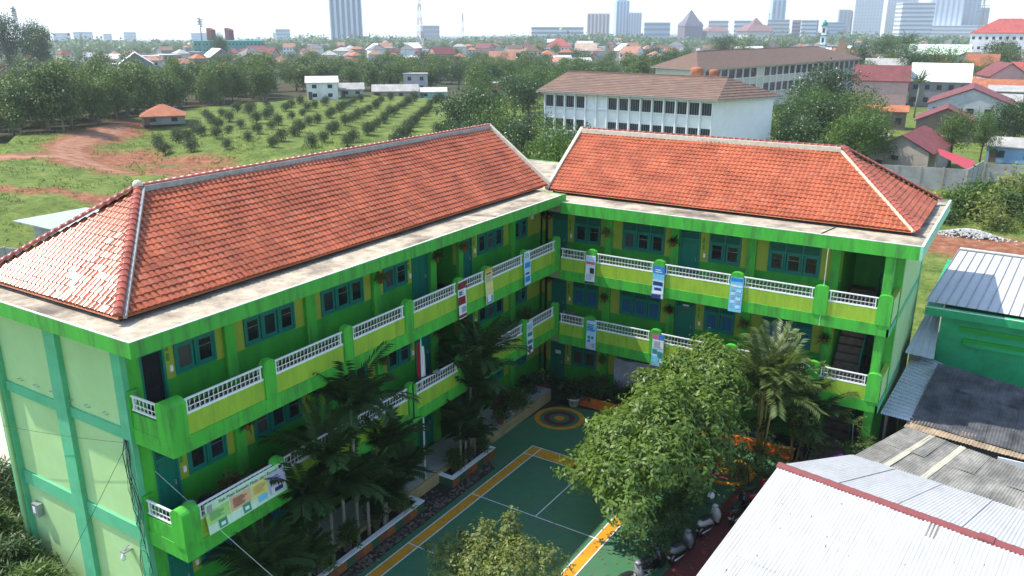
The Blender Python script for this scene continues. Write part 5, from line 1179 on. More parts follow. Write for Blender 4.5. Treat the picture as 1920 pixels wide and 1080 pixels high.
# --- long-leaved bushes at the bottom left
def longleaf(label, base, H, W_, n, ln, wd, m, seed, group):
    t = thing('long_leaved_bush', label, 'bush', base, group=group); rs = np.random.RandomState(seed); nc = n//12
    cen = np.stack([rs.randn(nc)*W_*0.42, rs.randn(nc)*W_*0.42, H*(0.35+0.65*rs.rand(nc)**0.7)], -1); cen[:,2] *= np.clip(1.15-0.35*(np.hypot(cen[:,0], cen[:,1])/W_)**2, 0.3, 1.2)
    P = np.repeat(cen, 12, 0)+rs.randn(nc*12,3)*0.04; a = np.tile(np.arange(12), nc)*2.4+np.repeat(rs.rand(nc)*6.28, 12); el = 0.9-np.tile(np.arange(12), nc)*0.12
    D = np.stack([np.cos(a)*np.cos(el), np.sin(a)*np.cos(el), np.sin(el)], -1); V, F = leaves(P, D, np.array([[0,0,1.0]])+rs.randn(len(P),3)*0.2, ln*(0.7+0.5*rs.rand(len(P))), wd, rs, 0.2)
    o = bpy.data.objects.new('foliage', np_mesh('foliage', V, F, m, {'lv':('FACE', np.clip(0.5*np.repeat(rs.rand(nc),12)+0.5*rs.rand(len(P)),0,1))})); COL.objects.link(o); o.parent = t
    q = MB()
    for c in cen[::max(1, nc//14)]: q.tube([(c[0]*0.2, c[1]*0.2, 0), (c[0]*0.6, c[1]*0.6, c[2]*0.6), tuple(c)], [0.03,0.022,0.012], 5)
    obj('stems', q, M_BARK, t, True, True); return t
LG = 'bushes at the foot of the end wall'
for i, (x, y, H, W_, lb) in enumerate([(-10.6,-23.6,2.3,1.3,'bushy plant with drooping yellow-green leaves at the left edge below the wall'),(-8.6,-24.0,1.7,1.2,'long-leaved bush at the bottom left below the meter box'),(-6.9,-24.2,1.4,1.0,'long-leaved bush at the bottom edge nearest the middle column of the end wall'),(-11.8,-22.6,3.0,1.3,'tallest long-leaved bush at the left edge beside the tan roof'),(-9.6,-24.9,1.6,1.3,'long-leaved bush in the bottom left corner'),(-7.7,-25.3,1.3,1.2,'low long-leaved bush at the bottom edge left of the wall lamp')]):
    longleaf(lb, (x, y, 0), H, W_, 1500, 0.40, 0.065, L_DARK if i % 2 else L_TREE2, 520+i, LG)
longleaf('small yellow-green long-leaved plant at the foot of the end wall corner', (-2.0,-23.5,0), 1.3, 0.35, 240, 0.4, 0.06, L_BUSHY, 530, LG)
# --- planter greenery and pots
PGRP = 'plants in the courtyard planters'
for i, (x, y, H, W_, m, lb) in enumerate([(0.15,-9.6,0.9,0.35,L_TREE2,'leafy plant at the near corner of the short planter'),(0.15,-8.7,0.8,0.35,L_DARK,'low plant in the middle of the short planter'),(0.2,-7.5,0.8,0.35,L_TREE2,'low plant at the far end of the short planter'),(0.2,-13.4,0.9,0.4,L_TREE,'leafy plant beside the white corner of the long planter'),(0.2,-14.8,1.1,0.45,L_DARK,'dark plant in the long planter below the tallest palm'),(0.25,-16.4,1.1,0.45,L_TREE2,'plant with pale leaf edges in the long planter'),(0.25,-18.0,1.2,0.5,L_TREE,'bright fern-like plant in the long planter near the banner'),(0.3,-19.8,1.1,0.5,L_TREE,'bright fern-like plant at the bottom of the picture by the banner')]):
    t = longleaf(lb, (x, y, 0.33), H, W_, 360, 0.30, 0.055, m, 540+i, PGRP); 
def potted(label, loc, r, h, mpot, kind, m, seed, group='potted plants in the courtyard'):
    t = thing('potted_plant', label, 'potted plant', loc, group=group)
    q = MB(); q.lathe((0,0,0), [(r*0.65,0),(r*0.95,h*0.85),(r*1.08,h*0.86),(r*1.08,h),(r*0.92,h),(r*0.88,h*0.9)], 14); obj('pot', q, mpot, t, True, True)
    rs = np.random.RandomState(seed); n = kind; nc = n//8; cen = np.stack([rs.randn(nc)*r*0.8, rs.randn(nc)*r*0.8, h+r*2.2*rs.rand(nc)], -1); P = np.repeat(cen, 8, 0)+rs.randn(nc*8,3)*r*0.3; D = norm(P*np.array([1,1,0.2])+rs.randn(len(P),3)*0.5*r+np.array([0,0,0.1]))
    V, F = leaves(P, D, norm(rs.randn(len(P),3)*0.4+np.array([0,0,1.0])), r*0.85*(0.6+0.6*rs.rand(len(P))), r*0.26, rs); o = bpy.data.objects.new('foliage', np_mesh('foliage', V, F, m, {'lv':('FACE', rs.rand(len(F)))})); COL.objects.link(o); o.parent = t
    return t
M_POTW = mat('white_plastic_pot', (0.62,0.60,0.58), 0.5, 0.1, 3.0); M_POTB = mat('blue_pot', (0.02,0.10,0.22), 0.5, 0.1, 3.0)
for i, (lb, loc, r_, h_, mp, n_, m_) in enumerate([
    ('bushy shrub in a large white pot beside the target circle', (1.15,-0.22,0.0), 0.36,0.50,M_POTW,900,L_PALMD),
    ('leafy plant in a terracotta pot at the walkway edge left of the target circle', (-0.45,-4.9,0.55), 0.22,0.26,M_TERRA,300,L_TREE2),
    ('leafy plant in a small white pot on the walkway kerb', (-0.4,-3.9,0.55), 0.17,0.22,M_POTW,200,L_TREE2),
    ('spreading plant in a pot beside the red-brown board', (-0.7,-3.1,0.55), 0.30,0.24,M_TERRA,480,L_TREE),
    ('dark plant in a white pot close to the inner corner', (-0.6,-1.9,0.55), 0.20,0.26,M_POTW,300,L_DARK),
    ('dark plant in a terracotta pot at the inner corner', (-1.2,-1.2,0.55), 0.24,0.28,M_TERRA,420,L_DARK),
    ('dark broad plant in a pot against the inner corner door', (-0.9,0.2,0.3), 0.28,0.30,M_TERRA,420,L_DARK),
    ('dark plant in a terracotta pot by the long planter', (-0.6,-13.9,0.55), 0.24,0.34,M_TERRA,240,L_PALMD),
    ('plant in a blue pot behind the cane palms', (10.4,0.75,0.36), 0.2,0.26,M_POTB,200,L_TREE2),
    ('plant in a blue pot at the orange bed near the stair', (11.2,0.75,0.36), 0.2,0.26,M_POTB,200,L_TREE2),
    ('plant in a pot on the middle balcony floor behind the banner', (-0.9,-20.3,4.2), 0.24,0.35,M_TERRA,260,L_RED),
    ('variegated plant on the right middle balcony near the corner', (0.6,0.6,3.72), 0.22,0.4,M_POTW,300,L_BUSHY),
    ('dark plant on the left middle balcony near the corner', (-1.2,-3.2,4.2), 0.24,0.4,M_POTW,300,L_DARK),
    ('leafy plant on the left middle balcony under the broken window', (-1.2,-1.1,4.2), 0.24,0.4,M_TERRA,300,L_TREE2)]): potted(lb, loc, r_, h_, mp, n_, m_, 600+i)
for i, (x, m, lb) in enumerate([(1.6,L_DARK,'first'),(2.3,L_TREE2,'second'),(3.1,L_DARK,'third'),(4.0,L_DARK,'fourth'),(4.9,L_RED,'fifth'),(5.8,L_DARK,'sixth'),(6.8,L_TREE2,'seventh'),(7.8,L_DARK,'eighth'),(8.8,L_TREE2,'ninth')]):
    longleaf(lb+' bed plant from the inner corner along the orange-kerbed bed', (x, 0.65, 0.36), 1.1 if i % 2 else 0.9, 0.32, 300, 0.34, 0.06, m, 560+i, 'plants in the orange-kerbed bed')
# bins and buckets on the balconies
for (lb, loc, r_, h_, m_) in (('dark bin on the middle balcony behind the banner', (-1.1,-21.2,4.2), 0.24,0.55,M_BLACK),('grey bin on the middle balcony behind the banner', (-1.2,-21.75,4.2), 0.2,0.6,M_GREYM),('left of two grey bins on the middle balcony left of the flag', (-0.75,-13.55,4.2), 0.23,0.75,M_GREYM),('right of two grey bins on the middle balcony left of the flag', (-0.75,-12.9,4.2), 0.23,0.75,M_GREYM),('white bucket on the left middle balcony near the corner', (-1.0,-2.0,4.2), 0.2,0.45,M_POTW)):
    t = thing('bin', lb, 'bin', loc, group='bins and buckets on the balconies'); q = MB(); q.lathe((0,0,0), [(r_*0.8,0),(r_,h_*0.9),(r_*1.07,h_*0.92),(r_*1.07,h_),(r_*0.93,h_),(r_*0.85,h_*0.25)], 14); obj('body', q, m_, t, True, True); q = MB(); q.lathe((0,0,0), [(r_*1.10,h_*0.80),(r_*1.10,h_*0.85)], 14); obj('band', q, M_BLACK, t, True, True)
t = thing('wooden_rack', 'small grey wooden rack on the right middle balcony near the corner', 'rack', (0.0,1.2,3.72))
for k in range(3): q = MB(); q.box(-0.3,1.0,4.0+k*0.28,0.3,1.3,4.03+k*0.28); obj('shelf', q, M_GREYM, t)
q = MB(); q.box(-0.32,1.0,3.72,-0.29,1.3,4.65); q.box(0.29,1.0,3.72,0.32,1.3,4.65); obj('side', q, M_GREYM, t)
# hanging pots on the pilasters
def hanging(bx, u, z, label, m, seed):
    loc = bx.T(u, -1.62, z); t = thing('hanging_pot', label, 'hanging pot', loc, group='hanging pots on the pilasters')
    q = MB(); q.lathe((0,0,-0.1), [(0.07,0),(0.12,0.18),(0.135,0.19),(0.135,0.22)], 10); obj('pot', q, M_TERRA, t, True, True)
    rs = np.random.RandomState(seed); n = 90; a = rs.rand(n)*6.28; el = rs.rand(n)*1.2-0.1; D = np.stack([np.cos(a)*np.cos(el), np.sin(a)*np.cos(el), np.sin(el)], -1); V, F = leaves(rs.randn(n,3)*0.05+np.array([0,0,0.12]), D, np.array([[0,0,1.0]])+rs.randn(n,3)*0.3, 0.22+0.28*rs.rand(n), 0.05, rs)
    V[:,2] -= 0.9*np.maximum(0, np.hypot(V[:,0], V[:,1])-0.18)**1.4; o = bpy.data.objects.new('foliage', np_mesh('foliage', V, F, m, {'lv':('FACE', rs.rand(n))})); COL.objects.link(o); o.parent = t
    q = MB(); e = Vector(bx.T(u, -1.80, z+0.35))-Vector(loc); q.tube([tuple(e), (0,0,0.35), (0,0,0.1)], 0.008, 4); obj('hook', q, M_BLACK, t, False, True)
fln = {0:'ground', 1:'middle', 2:'top'}
for fl in (2, 1):
    for i, (u, w_) in enumerate([(-11.8,'near the flagpole'),(-8.1,'left of the dark passage'),(-6.05,'right of the dark passage'),(1.3,'at the inner corner')]): hanging(bxA, u if i < 3 else 1.75, 0.70+fl*S+1.75, 'hanging pot on the left wing %s floor %s' % (fln[fl], w_), L_DARK if i % 2 else L_BUSHY, 700+i+10*fl)
for fl in (2, 1, 0):
    for i, (u, w_) in enumerate([(1.82,'between the first two windows'),(5.4,'left of the middle door'),(9.17,'between the right-hand windows'),(12.9,'beside the stair')]):
        if fl == 0 and i > 1 or (fl == 2 and i > 1): continue
        hanging(bxB, u, 0.22+fl*S+1.75, 'hanging pot on the right wing %s floor %s' % (fln[fl], w_), (L_BUSHY, L_DARK)[i % 2], 740+i+10*fl)
hanging(bxA, -18.9, 0.70+S+1.9, 'hanging pot on the left wing middle floor above the banner', L_DARK, 790)
# ------------------------------------------------------------------ materials of the neighbourhood
RC = dict(orange=(0.37,0.125,0.055), red=(0.36,0.075,0.06), maroon=(0.17,0.045,0.045), brown=(0.17,0.105,0.06), tan=(0.44,0.32,0.24), grey=(0.36,0.34,0.31), pale=(0.58,0.55,0.50), white=(0.74,0.73,0.70), teal=(0.06,0.30,0.24), mint=(0.50,0.62,0.48), rust=(0.34,0.16,0.10), darkg=(0.16,0.155,0.15))
WC = dict(white=(0.72,0.71,0.67), cream=(0.60,0.54,0.42), grey=(0.40,0.39,0.37), greyw=(0.46,0.46,0.45), greyd=(0.22,0.21,0.20), brick=(0.34,0.15,0.10), brickd=(0.20,0.14,0.11), beige=(0.46,0.38,0.24), yellow=(0.62,0.54,0.24), cyan=(0.24,0.50,0.52), blue=(0.24,0.38,0.56), bluew=(0.45,0.52,0.66), redw=(0.30,0.06,0.06), tan=(0.36,0.31,0.25), teal=(0.05,0.30,0.24), pink=(0.52,0.32,0.28))
def rm(c): return mat('roof_'+c, RC[c], 0.8, 0.25, 0.9, dirt=tuple(x*0.5 for x in RC[c]), dirt_amt=0.5, dirt_scale=0.4)
def wm(c): return mat('house_wall_'+c, WC[c], 0.85, 0.14, 0.5, dirt=tuple(x*0.6 for x in WC[c]), dirt_amt=0.4, dirt_scale=0.35)
M_WIN = mat('far_window', (0.030,0.032,0.036), 0.2, 0.4, 0.5)
def house_mesh(w, d, e, h, ty, rc, wc, wins, fl):
    """parts of one house in its own frame, front facing -y"""
    hw, hd = w/2, d/2; o = 0.35; out = []
    wl = MB()
    if ty in ('gable', 'gableface'):
        if ty == 'gable': wl.add([(-hw,-hd,0),(hw,-hd,0),(hw,hd,0),(-hw,hd,0),(-hw,-hd,e),(hw,-hd,e),(hw,hd,e),(-hw,hd,e),(-hw,0,h-0.1),(hw,0,h-0.1)], [(0,1,5,4),(1,2,6,9,5),(2,3,7,6),(3,0,4,8,7)])
        else: wl.add([(-hw,-hd,0),(hw,-hd,0),(hw,hd,0),(-hw,hd,0),(-hw,-hd,e),(hw,-hd,e),(hw,hd,e),(-hw,hd,e),(0,-hd,h-0.1),(0,hd,h-0.1)], [(0,1,5,8,4),(1,2,6,5),(2,3,7,9,6),(3,0,4,7)])
    else: wl.box(-hw,-hd,0,hw,hd,e)
    out.append(('wall', wl, wm(wc)))
    rf = MB(); t = 0.16; s = (h-e)/(hd if ty != 'gableface' else hw)
    if ty == 'gable':
        z0 = e-o*s
        for sg in (-1, 1): rf.add([(-hw-o,sg*(hd+o),z0),(hw+o,sg*(hd+o),z0),(hw+o,0,h),(-hw-o,0,h),(-hw-o,sg*(hd+o),z0+t),(hw+o,sg*(hd+o),z0+t),(hw+o,0,h+t),(-hw-o,0,h+t)], [(0,1,2,3),(7,6,5,4),(0,4,5,1),(1,5,6,2),(3,7,4,0)] if sg > 0 else [(3,2,1,0),(4,5,6,7),(1,5,4,0),(2,6,5,1),(0,4,7,3)])
    elif ty == 'gableface':
        z0 = e-o*s
        for sg in (-1, 1): rf.add([(sg*(hw+o),-hd-o,z0),(sg*(hw+o),hd+o,z0),(0,hd+o,h),(0,-hd-o,h),(sg*(hw+o),-hd-o,z0+t),(sg*(hw+o),hd+o,z0+t),(0,hd+o,h+t),(0,-hd-o,h+t)], [(0,1,2,3),(7,6,5,4),(0,4,5,1),(1,5,6,2),(3,7,4,0)] if sg < 0 else [(3,2,1,0),(4,5,6,7),(1,5,4,0),(2,6,5,1),(0,4,7,3)])
    elif ty in ('hip', 'joglo'):
        if ty == 'joglo':
            m_ = 0.35; zb = e+(h-e)*0.28; ring = [(-hw-o,-hd-o,e),(hw+o,-hd-o,e),(hw+o,hd+o,e),(-hw-o,hd+o,e)]; r2 = [(-hw*m_,-hd*m_,zb),(hw*m_,-hd*m_,zb),(hw*m_,hd*m_,zb),(-hw*m_,hd*m_,zb)]
            rf.add(ring+r2+[(0,0,h)], [(0,1,5,4),(1,2,6,5),(2,3,7,6),(3,0,4,7),(4,5,8),(5,6,8),(6,7,8),(7,4,8)])
        else:
            rl = max(0.0, hw-hd); rf.add([(-hw-o,-hd-o,e-0.1),(hw+o,-hd-o,e-0.1),(hw+o,hd+o,e-0.1),(-hw-o,hd+o,e-0.1),(-rl,0,h),(rl,0,h),(-hw-o,-hd-o,e-0.25),(hw+o,-hd-o,e-0.25),(hw+o,hd+o,e-0.25),(-hw-o,hd+o,e-0.25)], [(0,1,5,4),(1,2,5),(2,3,4,5),(3,0,4),(6,7,1,0),(7,8,2,1),(8,9,3,2),(9,6,0,3)])
    elif ty == 'shed': rf.add([(-hw-o,-hd-o,e-0.2),(hw+o,-hd-o,e-0.2),(hw+o,hd+o,h),(-hw-o,hd+o,h),(-hw-o,-hd-o,e-0.05),(hw+o,-hd-o,e-0.05),(hw+o,hd+o,h+0.15),(-hw-o,hd+o,h+0.15)], [(3,2,1,0),(4,5,6,7),(0,1,5,4),(1,2,6,5),(2,3,7,6),(3,0,4,7)])
    else: rf.box(-hw-0.15,-hd-0.15,e,hw+0.15,hd+0.15,e+0.25)
    out.append(('roof', rf, rm(rc)))
    if wins:
        n = max(1, int(w/2.6))
        for f in range(fl):
            zb = e*(f+0.32)/fl; ht = min(1.2, e/fl*0.42)
            for i in range(n):
                c = -hw+w*(i+0.5)/n; q = MB(); q.box(c-0.55,-hd-0.05,zb,c+0.55,-hd+0.02,zb+ht); out.append(('window', q, M_WIN))
        q = MB(); q.box(-hw+0.4,-hd-0.04,0,-hw+1.3,-hd+0.02,min(2.0,e*0.8)); out.append(('door', q, mat('brown_door', (0.12,0.07,0.04), 0.6, 0.2, 2.0)))
    return [(nm, mesh_of(q, m, False, nm), m) for nm, q, m in out]
def put_house(parts, name, label, cat, loc, rz, group=None):
    t = thing(name, label, cat, loc, rz, group)
    for nm, me, m in parts:
        o = bpy.data.objects.new(nm, me); COL.objects.link(o); o.parent = t
    return t
def faceang(x, y, k=1.0):
    """turn a house so that its front looks roughly towards the school"""
    return k*(math.atan2(CAM.y-y, CAM.x-x)+math.pi/2)
# --- the two white school buildings beyond the right wing
M_SCHW = mat('white_school_render', (0.82,0.81,0.79), 0.8, 0.04, 0.6, dirt=(0.62,0.60,0.56), dirt_amt=0.25)
M_SCHC = mat('cream_school_render', (0.56,0.52,0.42), 0.8, 0.08, 0.6)
M_BRT = mat('brown_plank_roof_tile', (0.20,0.118,0.080), 0.8, 0.32, 0.7, dirt=(0.13,0.105,0.09), dirt_amt=0.8, dirt_scale=0.8, stretch=(1,3,3))
M_FINS = mat('white_pilaster', (0.80,0.79,0.77), 0.7, 0.04, 1.0)
def school(name, label, A, B, Cc, D_, e, ridge, floors, bays, wallm, winz, blank=(), roofm=M_BRT, zb=0.0, fh=3.6):
    """long block: A-B front at the eaves, C-D rear; windows in bays between fins"""
    t = thing(name, label, 'school building', ((A[0]+Cc[0])/2,(A[1]+Cc[1])/2,0)); A, B, Cc, D_ = (Vector((*p, 0)) for p in (A, B, Cc, D_))
    fr = (B-A).normalized(); inn = Vector((-fr.y, fr.x, 0)); L = (B-A).length
    P0, P1, P2, P3 = A+fr*0.9+inn*1.1, B-fr*0.9+inn*1.1, Cc-fr*0.9-inn*0.9, D_+fr*0.9-inn*0.9
    q = MB(); q.prism([(p.x,p.y) for p in (P0,P1,P2,P3)], zb, e-0.15); obj('wall', q, wallm, t)
    L2 = (P1-P0).length
    def fbox(u0, u1, d0, d1, z0, z1):
        a, b, c, d = P0+fr*u0+inn*d0, P0+fr*u1+inn*d0, P0+fr*u1+inn*d1, P0+fr*u0+inn*d1; m = MB(); m.prism([(v.x,v.y) for v in (a,b,c,d)], z0, z1); return m
    for i in range(bays+1): obj('fin', fbox(max(0,L2*i/bays-0.10), min(L2,L2*i/bays+0.10), -0.35, 0.0, zb, e-0.15), M_FINS, t)
    for f in range(floors):
        z1 = e-0.55-f*fh; z0 = z1-winz
        obj('window_ledge', fbox(0, L2, -0.22, -0.001, z0-0.14, z0-0.02), M_FINS, t)
        for i in range(bays):
            if i in blank: continue
            u0, u1 = L2*i/bays+0.17, L2*(i+1)/bays-0.17
            w = obj('window', fbox(u0, u1, -0.03, 0.08, z0, z1), M_WIN, t)
            m = MB()
            for k in range(1, 4): 
                c = u0+(u1-u0)*k/4; a = P0+fr*(c-0.015)+inn*-0.06; b = P0+fr*(c+0.015)+inn*-0.06; m.prism([(v.x,v.y) for v in (a,b,b+inn*0.03,a+inn*0.03)], z0, z1)
            obj('mullions', m, M_GREYM, w)
    # hipped roof in courses of planks
    R0, R1 = ridge; E = [Vector((p.x,p.y,e)) for p in (A,B,Cc,D_)]; R0, R1 = Vector(R0), Vector(R1)
    for (a, b, c, d) in ((E[0],E[1],R1,R0),(E[1],E[2],R1,R1),(E[2],E[3],R0,R1),(E[3],E[0],R0,R0)):
        n = max(3, int((((a+b)/2)-((c+d)/2)).length/0.45))
        for k in range(n):
            f0, f1 = k/n, (k+1)/n; p = [a.lerp(d,f0), b.lerp(c,f0), b.lerp(c,f1), a.lerp(d,f1)]; up = Vector((0,0,0.07))
            m = MB(); m.add([p[0]+up, p[1]+up, p[2], p[3], p[0], p[1]], [(0,1,2,3),(4,5,1,0)]); obj('roof_course', m, roofm, t)
    q = MB(); q.prism([(p.x,p.y) for p in E], e-0.16, e-0.01); obj('eaves', q, M_GREYM, t)
    q = MB(); bar(q, R0+Vector((0,0,0.05)), R1+Vector((0,0,0.05)), 0.35, 0.18); obj('ridge', q, roofm, t)
    return t
s1 = school('white_school', 'white two-row-windowed school with a brown roof behind the right wing', (-40.6,66.5), (-14.0,65.2), (-9.0,76.2), (-38.0,78.5), 10.5, ((-38.5,71.8,12.9),(-14.6,70.6,12.9)), 3, 15, M_SCHW, 1.5, blank=(4,5), fh=3.15)
q = MB(); q.box(-14.2,73.5,6.2,-11.6,73.7,8.0); 
s2 = school('cream_school', 'long cream school block with a weathered brown roof further back', (-44.0,141.0), (-26.5,232.0), (-46.0,240.0), (-58.0,148.0), 10.2, ((-50.0,156.0,13.6),(-38.5,226.0,13.6)), 2, 26, M_SCHC, 2.0, blank=(8,), fh=3.8)
t = thing('water_tank', 'orange water tank on the roof edge left of the cream school', 'water tank', (-40.6,131.0,9.3))
q = MB(); q.lathe((-40.6,131,9.4), [(1.3,0),(1.3,1.4),(1.1,1.7),(0.3,1.9)], 14); obj('tank', q, rm('orange'), t, True); q = MB(); q.box(-43,129,0,-38.5,133,9.4); obj('tank_tower', q, wm('white'), t)
t = thing('water_tank', 'smaller orange water tank right of the other one', 'water tank', (-37.2,131.5,9.3))
q = MB(); q.lathe((-37.2,131.5,9.4), [(0.95,0),(0.95,1.2),(0.8,1.4),(0.2,1.5)], 14); obj('tank', q, rm('orange'), t, True); q = MB(); q.box(-38.3,130.4,0,-36.1,132.6,9.4); obj('tank_tower', q, wm('white'), t)
# --- hand-placed houses: x, y, width, depth, eaves, ridge, form, roof, wall, storeys, label
HH = [(-122.6,65.0,7.6,6.8,1.7,3.5,'hip','orange','greyd',1,'small hip-roofed orange hut between the orchard and the wood'),
(-135.1,120.4,7.6,6.4,4.3,5.3,'shed','pale','white',2,'tall white shed-roofed hut at the top left of the orchard'),
(-133.1,129.0,5.9,4.7,1.9,3.2,'gable','grey','grey',1,'low grey gabled shed right of the tall white hut'),
(-132.3,145.6,12.2,6.1,1.9,3.4,'gable','grey','tan',1,'long low shed with a pale grey roof above the orchard'),
(-144.9,170.5,7.4,5.9,5.2,5.6,'flat','grey','grey',2,'plain grey box house behind the long low shed'),
(-123.7,151.2,7.5,3.1,1.9,2.8,'gable','pale','cyan',1,'low shed with a cyan fence wall at the end of the orchard'),
(-109.5,156.2,7.9,4.8,4.2,4.6,'flat','pale','brick',1,'brick house with a flat pale roof behind the big trees'),
(-115.5,160.8,4.6,3.5,3.8,4.2,'flat','pale','grey',1,'small grey flat-roofed house left of the brick house'),
(8.0,154.5,14.6,17.6,5.0,8.0,'gableface','maroon','greyw',2,'large bare grey gable house with a maroon roof on the right'),
(5.7,133.3,9.3,10.3,3.4,5.6,'gableface','maroon','brickd',1,'brick gable house with a maroon roof in front of the grey one'),
(-3.7,111.1,6.3,3.8,2.3,2.8,'flat','pale','beige',1,'small beige hut with a white flat roof above the right wing roof'),
(-6.1,143.3,7.9,4.7,3.5,4.4,'gable','orange','brickd',1,'low house with an orange roof half hidden by the right-hand trees'),
(0.4,301.8,9.7,5.8,5.7,10.2,'gable','orange','grey',2,'tall steep orange-roofed house at the right'),
(-7.1,296.8,10.4,6.2,4.7,6.6,'gable','orange','grey',1,'lower orange-roofed house left of the tall steep one'),
(9.3,225.8,11.1,6.7,3.6,5.7,'gable','orange','greyd',1,'orange-roofed house with a dark gable near the right edge'),
(-2.7,228.2,12.2,7.3,3.6,6.1,'gable','orange','greyd',1,'wide orange-roofed house below the tall steep one'),
(13.8,304.2,8.9,5.3,4.6,7.7,'gable','red','bluew',2,'red-roofed pale blue house at the right edge'),
(-15.5,255.6,6.2,5.0,6.2,6.7,'flat','pale','redw',2,'flat-roofed dark red house beside the end of the cream school'),
(-27.0,282.2,13.8,9.6,5.6,8.7,'gable','grey','yellow',1,'yellow house with a grey roof beyond the cream school end'),
(14.1,202.2,11.1,6.7,4.4,5.5,'gable','grey','greyd',1,'low grey-roofed house at the right edge behind the gable house'),
(17.5,108.3,7.2,4.7,2.4,3.4,'gable','grey','blue',1,'light blue house with a grey roof at the right edge'),
(-21.5,385.0,24.0,16.0,8.0,12.0,'gable','mint','yellow',1,'yellow hall with a pale green metal roof'),
(-50.0,372.0,13.0,9.0,6.5,7.0,'flat','grey','grey',2,'long plain grey block left of the coconut palm'),
(2.5,412.0,29.0,20.0,17.0,23.0,'hip','red','white',4,'white four-storey building with a red hipped roof at the right edge'),
(13.0,330.0,10.0,8.0,7.5,10.0,'gable','grey','white',2,'whitish house below the white four-storey building'),
(-62.0,382.0,19.0,19.0,6.0,15.5,'joglo','brown','greyd',1,'pavilion with a steep brown peaked roof'),
(-505.0,400.0,50.0,20.0,13.0,13.5,'flat','teal','teal',3,'long teal building with two red towers on the horizon at left'),
(-310.0,560.0,20.0,16.0,7.0,13.0,'hip','red','white',2,'villa with a big red hipped roof behind the middle trees'),
(-240.0,470.0,14.0,12.0,6.0,10.5,'gable','tan','white',2,'house with a pale tan gable roof right of the red villa'),
(-405.0,330.0,18.0,14.0,5.5,9.0,'hip','maroon','white',2,'house with a maroon hipped roof below the teal building'),
(-185.0,470.0,9.0,7.0,6.5,7.0,'flat','grey','cyan',2,'small cyan flat-roofed house in the middle of the town'),
(10.0,173.0,12.0,7.0,4.2,5.4,'gable','grey','greyd',1,'long low grey roof behind the bare grey gable house')]
for (x, y, w, d, e, h, ty, rc, wc, fl, lb) in HH:
    put_house(house_mesh(w, d, e, h, ty, rc, wc, True, fl), 'house', lb, 'house', (x, y, gz(x, y)), faceang(x, y), 'houses round the school')
for x, y in ((-536,409),(-527,419)):
    zz = gz(x, y); q = MB(); q.prism([(x-2.6,y-2.2),(x+2.6,y-2.2),(x+2.6,y+2.2),(x-2.6,y+2.2)], zz, [17.5,16,16,17.5]); o = obj('stair_tower', q, rm('maroon')); tag(o, '%s red slab tower on the teal building at left' % ('left' if y < 412 else 'right'), 'tower', 'red towers of the teal building')
# the L-shaped maroon house right behind the hip of the right wing, with a red lean-to
t = thing('house', 'bare rendered house with a maroon corrugated gable roof beyond the right wing hip', 'house', (4.2,92,0), group='houses round the school')
q = MB(); q.add([(-0.5,88,0),(8.2,86.0,0),(9.8,99.5,0),(0.5,101,0),(-0.5,88,2.3),(8.2,86.0,3.2),(9.8,99.5,3.2),(0.5,101,2.3),(4.6,86.8,5.2),(5.6,100.2,5.2)], [(0,1,5,8,4),(1,2,6,5),(2,3,7,9,6),(3,0,4,7)]); obj('wall', q, wm('tan'), t)
obj('roof_sheet', corr((4.6,86.3,5.3),(5.7,100.6,5.3),(10.3,99.8,3.15),(8.8,85.5,3.15),0.7,0.03,1), rm('maroon'), t); obj('roof_sheet', corr((5.7,100.6,5.3),(4.6,86.3,5.3),(-1.2,87.6,2.15),(0.0,101.5,2.15),0.7,0.03,1), rm('maroon'), t)
for (u, z) in ((1.6,1.2),(3.6,2.0)): q = MB(); q.box(u,86.9-(u)*0.15,z,u+0.8,87.6-(u)*0.15,z+0.5); obj('window', q, M_WIN, t)
t = thing('lean_to', 'bright red metal lean-to roof beside the maroon gable house', 'lean-to', (10,84.5,0))
obj('roof_sheet', corr((8.6,90.8,3.4),(9.6,84.0,3.4),(13.2,81.5,2.1),(13.6,89.5,2.1),0.5,0.03,1), mat('red_metal_sheet', (0.42,0.045,0.055), 0.45, 0.1, 1.0), t); q = MB()
for p in ((9.3,84.2),(13.0,82.0),(13.3,89.2)): q.tube([(p[0],p[1],0),(p[0],p[1],2.3)], 0.06, 6)
obj('posts', q, M_GREYM, t)
# --- boundary wall of grey panels
M_PANW = mat('grey_precast_panel', (0.36,0.36,0.34), 0.9, 0.18, 0.7, dirt=(0.24,0.20,0.14), dirt_amt=0.6, dirt_scale=0.6)
t = thing('panel_wall', 'grey concrete panel wall turning a corner beyond the right wing', 'wall', (13.5,77.5,0))
def wallrun(t, a, b, h, n):
    a, b = Vector((*a,0)), Vector((*b,0)); d = (b-a)/n; u = d.normalized(); nn = Vector((-u.y,u.x,0))
    for i in range(n):
        p, e = a+d*i+u*0.1, a+d*(i+1)-u*0.1
        for k in range(2): q = MB(); z0 = k*h/2; q.prism([(v.x,v.y) for v in (p-nn*0.05,e-nn*0.05,e+nn*0.05,p+nn*0.05)], z0+0.01, z0+h/2-0.01); obj('wall_panel', q, M_PANW, t)
        q = MB(); p2 = a+d*i; q.prism([(v.x,v.y) for v in (p2-u*0.1-nn*0.1,p2+u*0.1-nn*0.1,p2+u*0.1+nn*0.1,p2-u*0.1+nn*0.1)], 0, h+0.05); obj('wall_post', q, wm('tan'), t)
wallrun(t, (-4,74.6), (13.4,77.4), 2.75, 7); wallrun(t, (13.4,77.4), (14.6,86.5), 2.75, 3)
t = thing('rough_wall', 'rough grey block wall running to the right edge', 'wall', (18,87,0)); wallrun(t, (14.8,86.7), (30,88), 2.4, 5)
